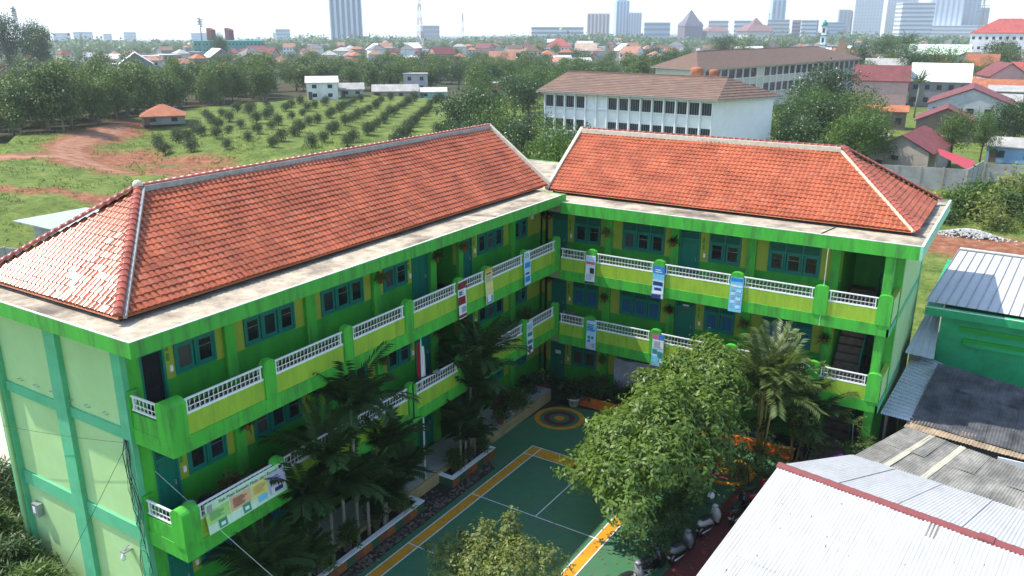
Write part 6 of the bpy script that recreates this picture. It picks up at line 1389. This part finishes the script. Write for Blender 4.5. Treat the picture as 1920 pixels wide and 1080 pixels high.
# gravel heap and shrubs on the bank
gv = MB(); r = random.Random(13)
for i in range(700):
    u = r.gauss(0,1.5); v = r.gauss(0,0.42); z = max(0.02, 0.75*math.exp(-(u/2.4)**2-(v/0.6)**2)); gv.ball((15.8+u, 52.6+v+0.05*u, z-0.05), r.uniform(0.06,0.13), 5, 3, (1.2,1,0.8))
o = obj('gravel_heap', gv, mat('pale_gravel', (0.42,0.41,0.39), 0.9, 0.35, 3.0)); tag(o, 'heap of pale gravel beside the red earth track', 'gravel', kind='stuff')
BK = [(12.8,60.5,1.6),(14.6,61.5,2.0),(16.6,60.0,1.9),(18.5,62.0,2.0),(15.6,64.5,1.8),(18.8,66.5,2.1),(21.5,66.0,2.0),(13.2,57.6,1.3),(17.8,57.0,1.5),(20.8,59.0,1.4),(23.5,63.0,1.8),(12.4,64.5,1.3)]
bb = []
BUSH = []
for k in range(3):
    b = lobes(170+k, 6, 0.4, 1.0, 1.0, 0.7); BUSH.append(Kind('bank_bush', None, cloud_mesh('bush', b, 700, 0.30, (L_TREE2, L_BRT, L_BUSHY)[k], 180+k, 8), 'bush', 1.4, 1.3))
for i, (x, y, s) in enumerate(BK): bb.append(plant(BUSH[i % 3], (x, y, gz(x, y)-0.1), s*0.8, i*1.3, None, 'bushes on the earth bank'))
for i, o in enumerate(sorted(bb, key=bearing)): o['label'] = '%s bush from the left on the earth bank right of the school' % nth(i)
# shed with the pale green roof left of the school, small yard walls beside it
t = thing('yard_shed', 'grey block shed with a pale greenish flat roof left of the school', 'shed', (-51,6,0))
q = MB(); q.prism([(-54.2,2.2),(-53.6,6.8),(-46.5,7.6),(-46.8,2.0)], 0, 2.5); obj('wall', q, wm('grey'), t)
q = MB(); q.prism([(-55.5,1.2),(-54.4,7.4),(-46.0,8.4),(-46.2,1.4)], [2.55,2.7,2.85,2.65], [2.63,2.78,2.93,2.73]); obj('roof', q, mat('pale_green_tin', (0.34,0.40,0.35), 0.6, 0.14, 0.8), t)
t = thing('yard_wall', 'low grey yard wall left of the school roof', 'wall', (-40,-3,0))
wallrun(t, (-56,-4), (-44,1.0), 1.6, 5); wallrun(t, (-44,1.0), (-36,-6), 1.6, 4)
t = thing('tan_roof_hut', 'low hut with a tan corrugated roof at the left edge beside the end wall', 'hut', (-14.8,-19.0,0))
obj('roof_sheet', corr((-20,-17.2,3.6),(-12.2,-17.2,3.6),(-12.2,-22.5,2.6),(-20,-22.5,2.6),0.18,0.025,2), M_FIBREL, t, True); q = MB(); q.box(-19.5,-22,0,-12.6,-17.4,2.6); obj('wall', q, wm('brickd'), t)
t = thing('dark_roof_hut', 'hut with a dark tiled roof at the left edge beyond the school', 'hut', (-26,-9,0))
for nm, me, m in house_mesh(11, 7, 2.4, 4.2, 'gable', 'darkg', 'grey', False, 1): o = bpy.data.objects.new(nm, me); COL.objects.link(o); o.parent = t
t.rotation_euler = (0,0,R(20)); t.location = (-27,-10,0)
# --- orchard in staggered rows
rows = []; r = random.Random(17); used = []
# five lines run away from the camera up the lawn, the rest stand in loose rows across the hill
for k, (xa, ya, xb, yb, n) in enumerate([(-58,66,-100,134,14),(-63,62,-106,131,14),(-68,58,-111,127,14),(-73,54.5,-116,123,13),(-78,51,-121,119,13),(-83,48,-125,112,11),(-88,46,-127,104,10),(-93,44.5,-127,94,8),(-98,46,-125,84,6),(-103,49,-121,74,4),(-54,69,-92,136,13)]):
    row = []
    for i in range(n):
        f = (i+r.uniform(-0.18,0.18))/(n-1); x = xa+(xb-xa)*f+r.uniform(-0.7,0.7); y = ya+(yb-ya)*f+r.uniform(-0.7,0.7)
        if any(math.hypot(x-a, y-b) < 2.6 for a, b in used): continue
        used.append((x, y)); row.append((x, y))
    rows.append(row)
for k, row in enumerate(rows):
    for i, (x, y) in enumerate(row):
        plant(ORCH[(k+i) % 3], (x, y, gz(x, y)-0.05), r.uniform(0.85,1.3), r.uniform(0,6.28), '%s small fruit tree from the near end of the %s line in the orchard' % (nth(i), nth(k)), 'small fruit trees in the orchard')
# weeds and tufts on the rough grass: uncountable
rs = np.random.RandomState(61); n = 5000; tx = rs.uniform(-125,-48,n); ty = rs.uniform(2,66,n); ok = (np.minimum(dist_path(tx, ty, ROAD), dist_path(tx, ty, ROAD2)) > 3.2) & (fbm(tx, ty, 14, 9)+0.35*rs.randn(n) > 0.1); tx, ty = tx[ok], ty[ok]; tz = ground_h(tx, ty)-far_drop(tx, ty)
P = np.repeat(np.stack([tx, ty, tz], -1), 4, 0)+rs.randn(len(tx)*4,3)*np.array([0.25,0.25,0.0]); V_, F_ = leaves(P, norm(rs.randn(len(P),3)*0.5+np.array([0,0,0.8])), norm(rs.randn(len(P),3)), 0.35*(0.5+rs.rand(len(P))), 0.12, rs)
o = bpy.data.objects.new('weeds', np_mesh('weeds', V_, F_, leaf_mat('weed_leaf', (0.14,0.20,0.045), 0.5, 0.2, 0.6), {'lv':('FACE', rs.rand(len(F_)))})); COL.objects.link(o); tag(o, 'rough weeds and grass tufts on the field left of the school', 'weeds', kind='stuff')
# --- woods and trees
def label_sorted(objs, fmt):
    for i, o in enumerate(sorted(objs, key=bearing)): o['label'] = fmt % nth(i)
wood = []; r = random.Random(23); edge = [(-136,34),(-124,40),(-121,44),(-128,58),(-139,72),(-143,90),(-146,108),(-152,124)]
for row in range(5):
    tt = 0.0; off = row*8.5; seg = 0
    pts = []
    for (ax, ay), (bx_, by_) in zip(edge[:-1], edge[1:]):
        L = math.hypot(bx_-ax, by_-ay); n = max(1, int(L/6.6))
        for i in range(n): f = (i+r.uniform(0.1,0.9))/n; pts.append((ax+(bx_-ax)*f, ay+(by_-ay)*f))
    for (x, y) in pts: wood.append((x-0.83*off-2+r.uniform(-1.5,1.5), y+0.55*off+r.uniform(-1.5,1.5), r.uniform(0.80,0.98), row))
for row in range(5):
    g = [plant(TEAK[r.randrange(5)], (x, y, gz(x, y)-0.1), s, r.uniform(0,6.28), None, 'teak trees of the wood behind the orchard', s*r.uniform(0.95,1.15)) for x, y, s, k in wood if k == row]
    label_sorted(g, '%s teak tree from the left in the '+('front', 'second', 'third', 'fourth', 'rearmost')[row]+' row of the wood')
mid = []
for row in range(4):
    g = []
    for i in range(24):
        f = (i+r.uniform(0.1,0.9))/24; d = 268+row*24+r.uniform(-6,6); a = math.radians(-14.5+f*27); vx, vy = _f.x*math.cos(a)+_r.x*math.sin(a), _f.y*math.cos(a)+_r.y*math.sin(a); k = math.hypot(vx, vy); x, y = CAM.x+vx/k*d, CAM.y+vy/k*d
        if x > -62: continue
        g.append(plant((TEAK[i % 5], ROUND[i % 4])[(i+row) % 3 == 0], (x, y, gz(x, y)-0.1), r.uniform(0.85,1.1), r.uniform(0,6.28), None, 'trees in the belt behind the orchard sheds', r.uniform(0.70,0.92)))
    label_sorted(g, '%s tree from the left in the '+('nearest', 'second', 'third', 'farthest')[row]+' row of the belt behind the orchard sheds')
NEAR = [(-53.5,66.0,9.6,4.5,1),(-46.7,62.2,11.2,4.6,1),(-40.6,57.0,9.9,4.4,0),(-42.5,52.9,8.2,4,1),(-32.4,50.1,9.4,4.0,1),(-27.5,47.0,9.2,3.6,0),(-14.1,25.9,10.6,3.8,3),(-12.4,18.9,9.8,3.2,3),(-10.9,24.1,10.0,3.2,3),(-6.4,19.0,9.6,2.8,3),(-20.4,39.6,9.4,3.6,1),(-24.5,43.0,9.0,3.4,0)]
g = [plant(ROUND[k], (x, y, 0), rad/ROUND[k].r, i*1.1, None, 'trees between the two roofs and the white school', h/ROUND[k].h) for i, (x, y, h, rad, k) in enumerate(NEAR)]
label_sorted(g, '%s broadleaf tree from the left between the school roofs and the white school')
GAP = [(-81.5,125.4,9.0,4.6,0),(-70,108,8.6,4.4,1),(-82.6,136.5,9.4,4.8,2),(-60,97,8.6,4.2,1),(-93,129.7,9.0,4.8,0),(-101.6,142,9.4,5,1),(-74,118,8.4,4.6,2),(-66,88,8.2,4.2,0),(-88,146,9.6,5,0),(-76,148,9.8,5,1),(-62,112,8.8,4.4,0),(-68,130,9.4,4.8,1),(-60,140,9.4,5,2)]
g = [plant(ROUND[k], (x, y, gz(x, y)), rad/ROUND[k].r, i*1.1, None, 'trees between the orchard and the white school', h/ROUND[k].h) for i, (x, y, h, rad, k) in enumerate(GAP)]
label_sorted(g, '%s broadleaf tree from the left between the orchard end and the white school')
RIGHT = [(-13.6,126.1,12.8,6,1),(-13.5,110.8,10.6,5,1),(-11.7,90.7,9.0,5,0),(-8.2,96.6,9.6,5,1),(-4.4,102.4,9.9,5,3),(-6.7,76.5,8.2,4,1),(-1.1,80.6,8.2,4.2,3),(0.6,85.0,8.4,4.2,2),(-2.0,92.4,9.2,5,0),(9.9,98.1,8.3,3.3,2),(13.4,103.3,7.6,2.4,3),(15.4,113.4,8.6,3.6,1),(16.9,118.4,7.9,3.5,1),(-8.5,82.0,9.3,3.5,1),(-9.6,100.6,9.8,4,3)]
g = [plant(ROUND[k], (x, y, 0), rad/ROUND[k].r, i*0.9, None, 'trees right of the white school', h/ROUND[k].h) for i, (x, y, h, rad, k) in enumerate(RIGHT)]
label_sorted(g, '%s broadleaf tree from the left among those right of the white school')
FARR = [(-25.1,291.4,15.2,7),(-11.2,222.6,12.9,6),(-9.2,232.9,14.1,6.5),(-2.5,253.5,12.8,6),(3.7,334.0,15.0,8),(8.3,322.2,13.3,7),(3.1,275.9,9.8,5),(-40.2,309.3,13.4,7),(-43.9,379.6,16.4,8),(-106.3,375.6,14.1,8),(-127.3,411.0,15.8,8),(-119.0,318.4,11.3,7),(-96.0,273.6,9.8,6),(-97.8,262.2,8.7,6),(-30,262,9,5)]
g = [plant(ROUND[i % 3], (x, y, gz(x, y)), rad/ROUND[0].r, i*0.9, None, 'big trees among the right-hand houses', h/ROUND[0].h) for i, (x, y, h, rad) in enumerate(FARR)]
label_sorted(g, '%s big tree from the left among the houses behind the cream school')
# bananas, coconut palm
def banana(loc, seed, label):
    t = thing('banana_plant', label, 'banana plant', loc, group='banana plants beside the white school'); r = random.Random(seed); P = MB(); rs = np.random.RandomState(seed); V = []; F = []; lv = []
    for s in range(4):
        bx_, by_, h = r.uniform(-1.2,1.2), r.uniform(-1.2,1.2), r.uniform(1.8,3.2); P.tube([(bx_,by_,0),(bx_,by_,h)], [0.14,0.09], 7)
        for k in range(8):
            az = 6.28*k/8+r.uniform(-0.3,0.3); el = r.uniform(0.35,1.2); d = Vector((math.cos(az)*math.cos(el), math.sin(az)*math.cos(el), math.sin(el))); side = d.cross(Vector((0,0,1))).normalized(); p = Vector((bx_,by_,h)); L = r.uniform(1.8,2.6); b0 = len(V)
            for i in range(6):
                f = i/5; w = 0.34*math.sin(min(1,f*0.9+0.12)*math.pi)+0.02; V += [tuple(p+side*w-Vector((0,0,w*0.3))), tuple(p), tuple(p-side*w-Vector((0,0,w*0.3)))]; p = p+d*L/5; d = (d+Vector((0,0,-0.30))).normalized()
            for i in range(5):
                a = b0+i*3; F += [(a,a+1,a+4,a+3),(a+1,a+2,a+5,a+4)]; lv += [r.random()]*2
    obj('stems', P, M_CANE, t, True, True); o = bpy.data.objects.new('leaves', np_mesh('leaves', np.array(V), np.array(F), L_BAN, {'lv':('FACE', np.array(lv))})); COL.objects.link(o); o.parent = t
for i, (x, y, s, lb) in enumerate([(-6.5,70.5,1,'banana clump just right of the white school end'),(-3.6,74.5,1,'banana clump in front of the right-hand trees'),(-8.5,73.0,1,'banana clump against the white school end wall'),(-0.5,78,1,'rightmost banana clump beside the beige hut'),(-5,84,1,'banana clump deepest among the right-hand trees')]): banana((x, y, 0), 800+i, lb)
palm('coconut_palm','tall coconut palm standing above the houses behind the cream school','palm',(-28.5,330.0,gz(-28.5,330.0)),[(0.6,0,13.0)],16,5.5,0.10,16,0.28,1.3,820,L_PALMD,M_BARKP,0.3)
palm('coconut_palm','small palm beside the long block at the right','palm',(-3.6,168.0,0),[(0.3,0,7.5)],12,3.2,0.2,16,0.2,0.9,821,L_TREE2,M_BARKP,0.18)
# ------------------------------------------------------------------ the town
tr = random.Random(29); VAR = []
for k in range(26):
    w = tr.uniform(8,14); d = w*tr.uniform(0.6,0.9); e = tr.choice((3.6,4.2,6.2,6.6)); ty = tr.choice(('gable','gable','gableface','hip','hip','flat')); rc = tr.choice(('orange','red','rust','rust','grey','grey','tan','pale','brown','darkg','maroon','white'))
    if ty == 'flat' and rc in ('orange','red','rust','brown','maroon'): rc = 'pale'
    wc = tr.choice(('white','white','cream','grey','greyw','greyd','pink','tan','yellow')); h = e+d*0.5*tr.uniform(0.5,0.75)
    VAR.append((house_mesh(w, d, e, h, ty, rc, wc, k % 2 == 0, 2 if e > 5 else 1), w, rc, ty))
ZN = [(-99,-0.46,'at the far left'),(-0.46,-0.34,'left of the teal building'),(-0.34,-0.24,'below the teal building'),(-0.24,-0.13,'left below the striped tower'),(-0.13,-0.03,'around the red and white mast'),(-0.03,0.07,'around the thin mast'),(0.07,0.15,'below the pale twin blocks'),(0.15,0.24,'below the pointed-roof hall'),(0.24,0.34,'below the slim blue tower'),(0.34,0.42,'around the peaked pavilion'),(0.42,99,'at the far right')]
buckets = {}; placed = [(h[0], h[1]) for h in HH]+[(x, y) for x, y, *_ in FARR]
def far_ok(x, y, m): return all((x-a)**2+(y-b)**2 > m*m for a, b in placed)
RN = dict(orange='orange-roofed', red='red-roofed', rust='rusty-roofed', grey='grey-roofed', tan='tan-roofed', pale='pale-roofed', brown='brown-roofed', darkg='dark-roofed', maroon='maroon-roofed', white='white-roofed')
cnt = 0
for i in range(2400):
    a = math.radians(tr.uniform(-33.5,33.5)); u = tr.random(); d = 345+u*u*900 if tr.random() < 0.5 else tr.uniform(345,760)
    if i < 500: a = math.radians(tr.uniform(13,33.5)); d = tr.uniform(235,480)
    vx, vy = _f.x*math.cos(a)+_r.x*math.sin(a), _f.y*math.cos(a)+_r.y*math.sin(a); k = math.hypot(vx, vy); x, y = CAM.x+vx/k*d, CAM.y+vy/k*d
    if a < -0.05 and d < 400 and tr.random() < 0.5: continue
    if a < -0.30 and tr.random() < 0.25: continue
    if not far_ok(x, y, 12.5 if d < 700 else 16) or (-62 < x < -22 and y < 250): continue
    parts, w, rc, ty = VAR[tr.randrange(len(VAR))]; placed.append((x, y))
    t = put_house(parts, 'town_house', None, 'house', (x, y, gz(x, y)), faceang(x, y)+tr.choice((0,0,0.5,-0.5,1.57,1.57+0.3)), 'houses of the town'); cnt += 1
    b = bearing(t); z = next(zz[2] for zz in ZN if zz[0] <= b < zz[1]); buckets.setdefault((RN[rc], z), []).append(t)
    if cnt >= 299: break
for (rn, z), L in buckets.items():
    L.sort(key=bearing)
    for i, o in enumerate(L): o['label'] = ('lone %s town house %s' % (rn, z)) if len(L) == 1 else '%s %s town house from the left %s' % (nth(i), rn, z)
tb_ = {}; cnt = 0
for i in range(2500):
    a = math.radians(tr.uniform(-33.5,33.5)); d = 330+tr.random()**1.3*800; vx, vy = _f.x*math.cos(a)+_r.x*math.sin(a), _f.y*math.cos(a)+_r.y*math.sin(a); k = math.hypot(vx, vy); x, y = CAM.x+vx/k*d, CAM.y+vy/k*d
    if a > 0.08 and tr.random() < 0.45: continue
    if not far_ok(x, y, 7.5): continue
    placed.append((x, y)); s = tr.uniform(0.55,0.95)*(1.0 if d < 700 else 1.1)
    t = plant(FAR[tr.randrange(4)], (x, y, gz(x, y)-0.2), s, tr.uniform(0,6.28), None, 'trees among the town houses', s*tr.uniform(0.75,1.2)); cnt += 1
    b = bearing(t); z = next(zz[2] for zz in ZN if zz[0] <= b < zz[1]); tb_.setdefault(z, []).append(t)
    if cnt >= 240: break
for z, L in tb_.items():
    L.sort(key=bearing)
    for i, o in enumerate(L): o['label'] = '%s town tree from the left %s' % (nth(i), z)
# tall loose trees on the left skyline
g = [plant(ROUND[1], (x, y, gz(x, y)), s, i*1.7, None, 'tall trees on the left skyline', s*1.5) for i, (x, y, s) in enumerate([(-300,120,1.5),(-308,134,1.7),(-318,150,1.5),(-305,145,1.3),(-335,160,1.4),(-345,262,1.05),(-395,300,1.2)])]
label_sorted(g, '%s tall tree from the left on the left skyline')
# far woodland between the town and the skyline: one mass
rs = np.random.RandomState(77); n = 5200; a = np.radians(rs.uniform(-36,36,n)); d = 1050+rs.rand(n)**1.2*1500; fx_, fy_ = _f.x/math.cos(_pit), _f.y/math.cos(_pit)
cx = CAM.x+(fx_*np.cos(a)+_r.x*np.sin(a))*d; cy = CAM.y+(fy_*np.cos(a)+_r.y*np.sin(a))*d; cz = ground_h(cx, cy)*0-far_drop(cx, cy)
H = (7+10*rs.rand(n))*(1+0.35*np.sin(a*23)+0.2*np.sin(a*61+d*0.01)); m_ = 9
P = np.repeat(np.stack([cx, cy, cz], -1), m_, 0); off = norm(rs.randn(n*m_,3)); off[:,2] = np.abs(off[:,2]); P = P+off*np.stack([np.repeat(H*0.75,m_)]*2+[np.repeat(H*0.9,m_)], -1)*rs.rand(n*m_,1)**0.4
V_, F_ = leaves(P, norm(rs.randn(n*m_,3)+np.array([0,0,-0.2])), norm(rs.randn(n*m_,3)*0.6+np.array([0,0,0.9])), 5.0*(0.6+0.8*rs.rand(n*m_)), 4.2, rs)
o = bpy.data.objects.new('far_woodland', np_mesh('far_woodland', V_, F_, L_TREE2, {'lv':('FACE', rs.rand(len(F_)))})); COL.objects.link(o); tag(o, 'belt of distant trees between the town and the skyline', 'woodland', kind='stuff')
# ------------------------------------------------------------------ skyline
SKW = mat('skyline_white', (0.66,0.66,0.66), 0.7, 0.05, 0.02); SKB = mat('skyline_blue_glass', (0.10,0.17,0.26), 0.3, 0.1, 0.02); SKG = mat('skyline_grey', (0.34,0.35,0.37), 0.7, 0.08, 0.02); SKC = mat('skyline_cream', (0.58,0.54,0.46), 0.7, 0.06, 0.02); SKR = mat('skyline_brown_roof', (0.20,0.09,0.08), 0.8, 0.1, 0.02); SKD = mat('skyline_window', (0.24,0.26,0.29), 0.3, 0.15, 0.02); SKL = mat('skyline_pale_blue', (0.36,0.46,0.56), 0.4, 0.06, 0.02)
def tower(name, label, x, y, w, d, ztop, body, strip, n, style='v', rot=0.0, crown=None, group='towers on the skyline'):
    zb = gz(x, y)-1; t = thing(name, label, 'tower', (x, y, zb), faceang(x, y)+rot, group); h = ztop-zb
    q = MB(); q.box(-w/2,-d/2,0,w/2,d/2,h); obj('body', q, body, t, False, True)
    if style == 'v':
        for i in range(n):
            c = -w/2+w*(i+0.5)/n; q = MB(); q.box(c-w/n*0.27,-d/2-0.5,2,c+w/n*0.27,-d/2+0.2,h-3); obj('window_strip', q, strip, t, False, True)
    elif style == 'h':
        for i in range(n): q = MB(); z = h*(i+0.4)/n; q.box(-w/2-0.4,-d/2-0.4,z,w/2+0.4,d/2+0.4,z+h/n*0.45); obj('window_band', q, strip, t, False, True)
    else:
        nz_ = max(3, int(h/6.5))
        for i in range(n):
            for k in range(nz_): c = -w/2+w*(i+0.5)/n; z = h*(k+0.3)/nz_; q = MB(); q.box(c-w/n*0.24,-d/2-0.3,z,c+w/n*0.24,-d/2+0.2,z+h/nz_*0.5); obj('window', q, strip, t, False, True)
    if crown: q = MB(); q.box(-w/2*crown[0],-d/2*crown[0],h,w/2*crown[0],d/2*crown[0],h+crown[1]); obj('crown_block', q, body, t, False, True)
    return t
tower('tower_block','tall white tower with dark blue stripes rising out of the picture',-1006,1060,55,40,92,SKW,SKB,6,'v',0.25)
q = MB()
tower('office_tower','slim stepped blue glass tower above the town',-949,2050,34,40,83,SKL,SKB,4,'v',0.2,(0.6,9)); tower('apartment_block','pale block left of the stepped blue tower',-958,1935,56,40,50,SKC,SKR,6,'v'); tower('apartment_block','pale block right against the stepped blue tower',-905,2040,34,40,53,SKL,SKD,5,'v')
tower('office_tower','slim light blue tower left of the peaked pavilion',-580,2185,33,40,84,SKL,SKB,3,'v',0.2,(0.6,8)); tower('office_tower','small grey tower right of the slim light blue one',-366,1927,25,30,54,SKG,SKD,3,'v',0.1)
tower('apartment_tower','leftmost of the tall white towers at right',-324,1935,56,40,110,SKW,SKC,9,'g',0.2); tower('apartment_tower','second of the tall white towers at right',-274,2044,62,40,110,SKW,SKC,10,'g',0.2); tower('office_tower','broad grey office block before the white towers',-207,1750,57,40,62,SKW,SKD,9,'h',0.3)
tower('apartment_tower','striped bluish tower left of the far right group',-174,1955,59,40,110,SKL,SKW,6,'v',0.15); tower('apartment_tower','striped bluish tower right of the far right group',-143,2008,50,40,112,SKL,SKG,6,'v',0.15); tower('office_tower','low blue-grey tower right of the striped pair',-113,2060,24,30,58,SKG,SKD,3,'v'); tower('podium','long low pale podium below the striped towers',-160,1930,150,40,22,SKW,SKD,4,'h')
def low(name, label, x, y, w, d, zt, m, s=SKD, n=6, st='h'): return tower(name, label, x, y, w, d, zt, m, s, n, st, 0.05, None, 'low blocks on the skyline')
low('office_block','pair of cream blocks left of the brown layered roof',-530,1590,36,30,30,SKC,SKD,5,'h'); low('office_block','whitish block right of the cream pair',-478,1575,30,30,30,SKW,SKD,5,'h'); low('office_block','cream block below the slim light blue tower',-395,1513,36,30,31,SKC); low('office_block','brownish block right of the cream one below the slim tower',-350,1520,42,30,30,SKR); low('office_block','whitish block left of the minaret',-322,1427,24,30,29,SKW); low('office_block','blue-grey block beside the minaret',-285,1440,34,30,26,SKL); low('office_block','long white low block behind the middle trees',-710,1275,89,30,18,SKW,SKD,4,'h'); low('office_block','grey block behind the red and white mast',-1077,1392,38,30,20,SKG,SKD,4,'h'); low('office_block','stepped grey blocks left of the pointed hall',-600,1455,46,30,26,SKL,SKD,4,'h'); low('office_block','pale block left of the striped tower',-1443,1329,30,30,12,SKL,SKD,4,'h')
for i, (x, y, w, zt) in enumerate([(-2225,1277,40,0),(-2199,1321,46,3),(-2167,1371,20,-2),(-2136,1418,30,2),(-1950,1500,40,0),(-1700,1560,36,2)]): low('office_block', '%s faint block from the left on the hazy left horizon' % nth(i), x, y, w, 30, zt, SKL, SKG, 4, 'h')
def peak(label, x, y, w, tiers, group='layered roof halls on the skyline'):
    zb = gz(x, y)-1; t = thing('layered_hall', label, 'hall', (x, y, zb), faceang(x, y)+0.4, group)
    for k, (z0, z1, w0, w1, m) in enumerate(tiers):
        q = MB(); a, b = w0/2, w1/2; q.add([(-a,-a,z0-zb),(a,-a,z0-zb),(a,a,z0-zb),(-a,a,z0-zb),(-b,-b,z1-zb),(b,-b,z1-zb),(b,b,z1-zb),(-b,b,z1-zb)], [(0,1,5,4),(1,2,6,5),(2,3,7,6),(3,0,4,7),(4,5,6,7)]); obj('roof_tier' if w0 != w1 else 'body', q, m, t, False, True)
    return t
SKV = mat('skyline_violet_brick', (0.15,0.12,0.15), 0.8, 0.1, 0.02)
peak('dark tiered hall with a pointed roof on the skyline', -504, 1370, 34, [(-15,22,32,32,SKV),(20,27,34,26,SKV),(25,46,26,0.5,SKV)])
peak('low brown layered roof right of the pointed hall', -403, 1404, 50, [(-15,13,44,44,SKC),(12,22,52,24,SKR),(20,33,22,1,SKR)])
peak('small brown layered roof left of the low layered roof', -470, 1395, 30, [(-15,12,36,36,SKC),(11,19,42,10,SKR)])
# minaret, masts and pylons
t = thing('minaret', 'small white minaret among the houses at right', 'minaret', (-90.4,472.7,gz(-90,472)))
for k in range(4): q = MB(); q.box(-1.7+k*0.15,-1.7+k*0.15,k*5.2,1.7-k*0.15,1.7-k*0.15,k*5.2+4.6); obj('stage', q, M_SCHW, t, False, True); q = MB(); q.box(-2.1+k*0.15,-2.1+k*0.15,k*5.2+4.6,2.1-k*0.15,2.1-k*0.15,k*5.2+5.2); obj('gallery', q, rm('teal'), t, False, True); q = MB(); q.box(-0.6,-1.78+k*0.15,k*5.2+1.2,0.6,-1.6+k*0.15,k*5.2+3.6); obj('opening', q, M_WIN, t, False, True)
q = MB(); q.lathe((0,0,20.8), [(1.2,0),(1.5,0.8),(0.9,2.0),(0.1,3.2)], 10); obj('dome', q, rm('teal'), t, True, True)
def mast(label, x, y, ztop, w, mats, n, lattice=True, arms=False):
    zb = gz(x, y); t = thing('lattice_mast', label, 'mast', (x, y, zb), 0.3, 'masts on the skyline'); h = ztop-zb
    for k in range(n):
        q = MB(); z0, z1 = h*k/n, h*(k+1)/n; a, b = w*(1-0.85*k/n), w*(1-0.85*(k+1)/n); c0 = [(-a,-a,z0),(a,-a,z0),(a,a,z0),(-a,a,z0)]; c1 = [(-b,-b,z1),(b,-b,z1),(b,b,z1),(-b,b,z1)]; th = max(0.10, w*0.07)
        for i in range(4):
            q.tube([c0[i], c1[i]], th, 4)
            if lattice: q.tube([c0[i], c1[(i+1) % 4]], th*0.7, 4); q.tube([c1[i], c1[(i+1) % 4]], th*0.7, 4)
        obj('section', q, mats[k % len(mats)], t, False, True)
    q = MB()
    if arms:
        for k in range(3): q.box(-w*2.2,-0.3,h*(0.72+k*0.11),w*2.2,0.3,h*(0.72+k*0.11)+0.5)
    else:
        for k in range(5): q.box(-0.9+0.5*(k % 2),-0.9,h*0.86+k*h*0.025,-0.4+0.5*(k % 2),0.6,h*0.86+k*h*0.025+h*0.018); q.box(0.5,-0.7,h*0.82+k*h*0.03,1.0,0.4,h*0.82+k*h*0.03+h*0.02)
    obj('antennas', q, M_GREYM, t, False, True)
    return t
M_RWR = mat('mast_red_paint', (0.42,0.12,0.08), 0.6, 0.1, 1.0)
mast('tall red and white lattice mast in the middle of the horizon', -492, 615, 52, 3.0, [M_RWR, M_SCHW], 9); mast('thin grey mast right of the red and white one', -630, 880, 36, 2.0, [M_SCHW, M_RWR], 7); mast('grey mast cluster at the far left', -362, 168, 27, 1.6, [M_GREYM], 8); mast('short mast right of the far left cluster', -410, 220, 6, 1.1, [M_GREYM], 4)
t = mast('slim dark monopole left of the teal building', -322, 232, 23, 0.30, [M_GREYM], 5, False)
mast('power pylon left of the slim light blue tower', -450, 1650, 44, 3.5, [M_GREYM], 6, True, True); mast('power pylon at the top right corner', -40, 900, 46, 2.6, [M_GREYM], 6, True, True)
# ------------------------------------------------------------------ haze: the air between here and the skyline
hz = MB(); hz.box(-9200,-9200,-240,9200,9200,260)
ho = obj('haze', hz, None); ho.data.materials.clear(); ho['kind'] = 'stuff'
hm = bpy.data.materials.new('haze'); hm.use_nodes = True; hn = hm.node_tree
for n_ in list(hn.nodes):
    if n_.type != 'OUTPUT_MATERIAL': hn.nodes.remove(n_)
pv = hn.nodes.new('ShaderNodeVolumePrincipled'); pv.inputs['Color'].default_value = (0.88,0.945,1.0,1); pv.inputs['Density'].default_value = 0.00019; pv.inputs['Anisotropy'].default_value = 0.2
hn.links.new(pv.outputs[0], hn.nodes['Material Output'].inputs['Volume']); ho.data.materials.append(hm)
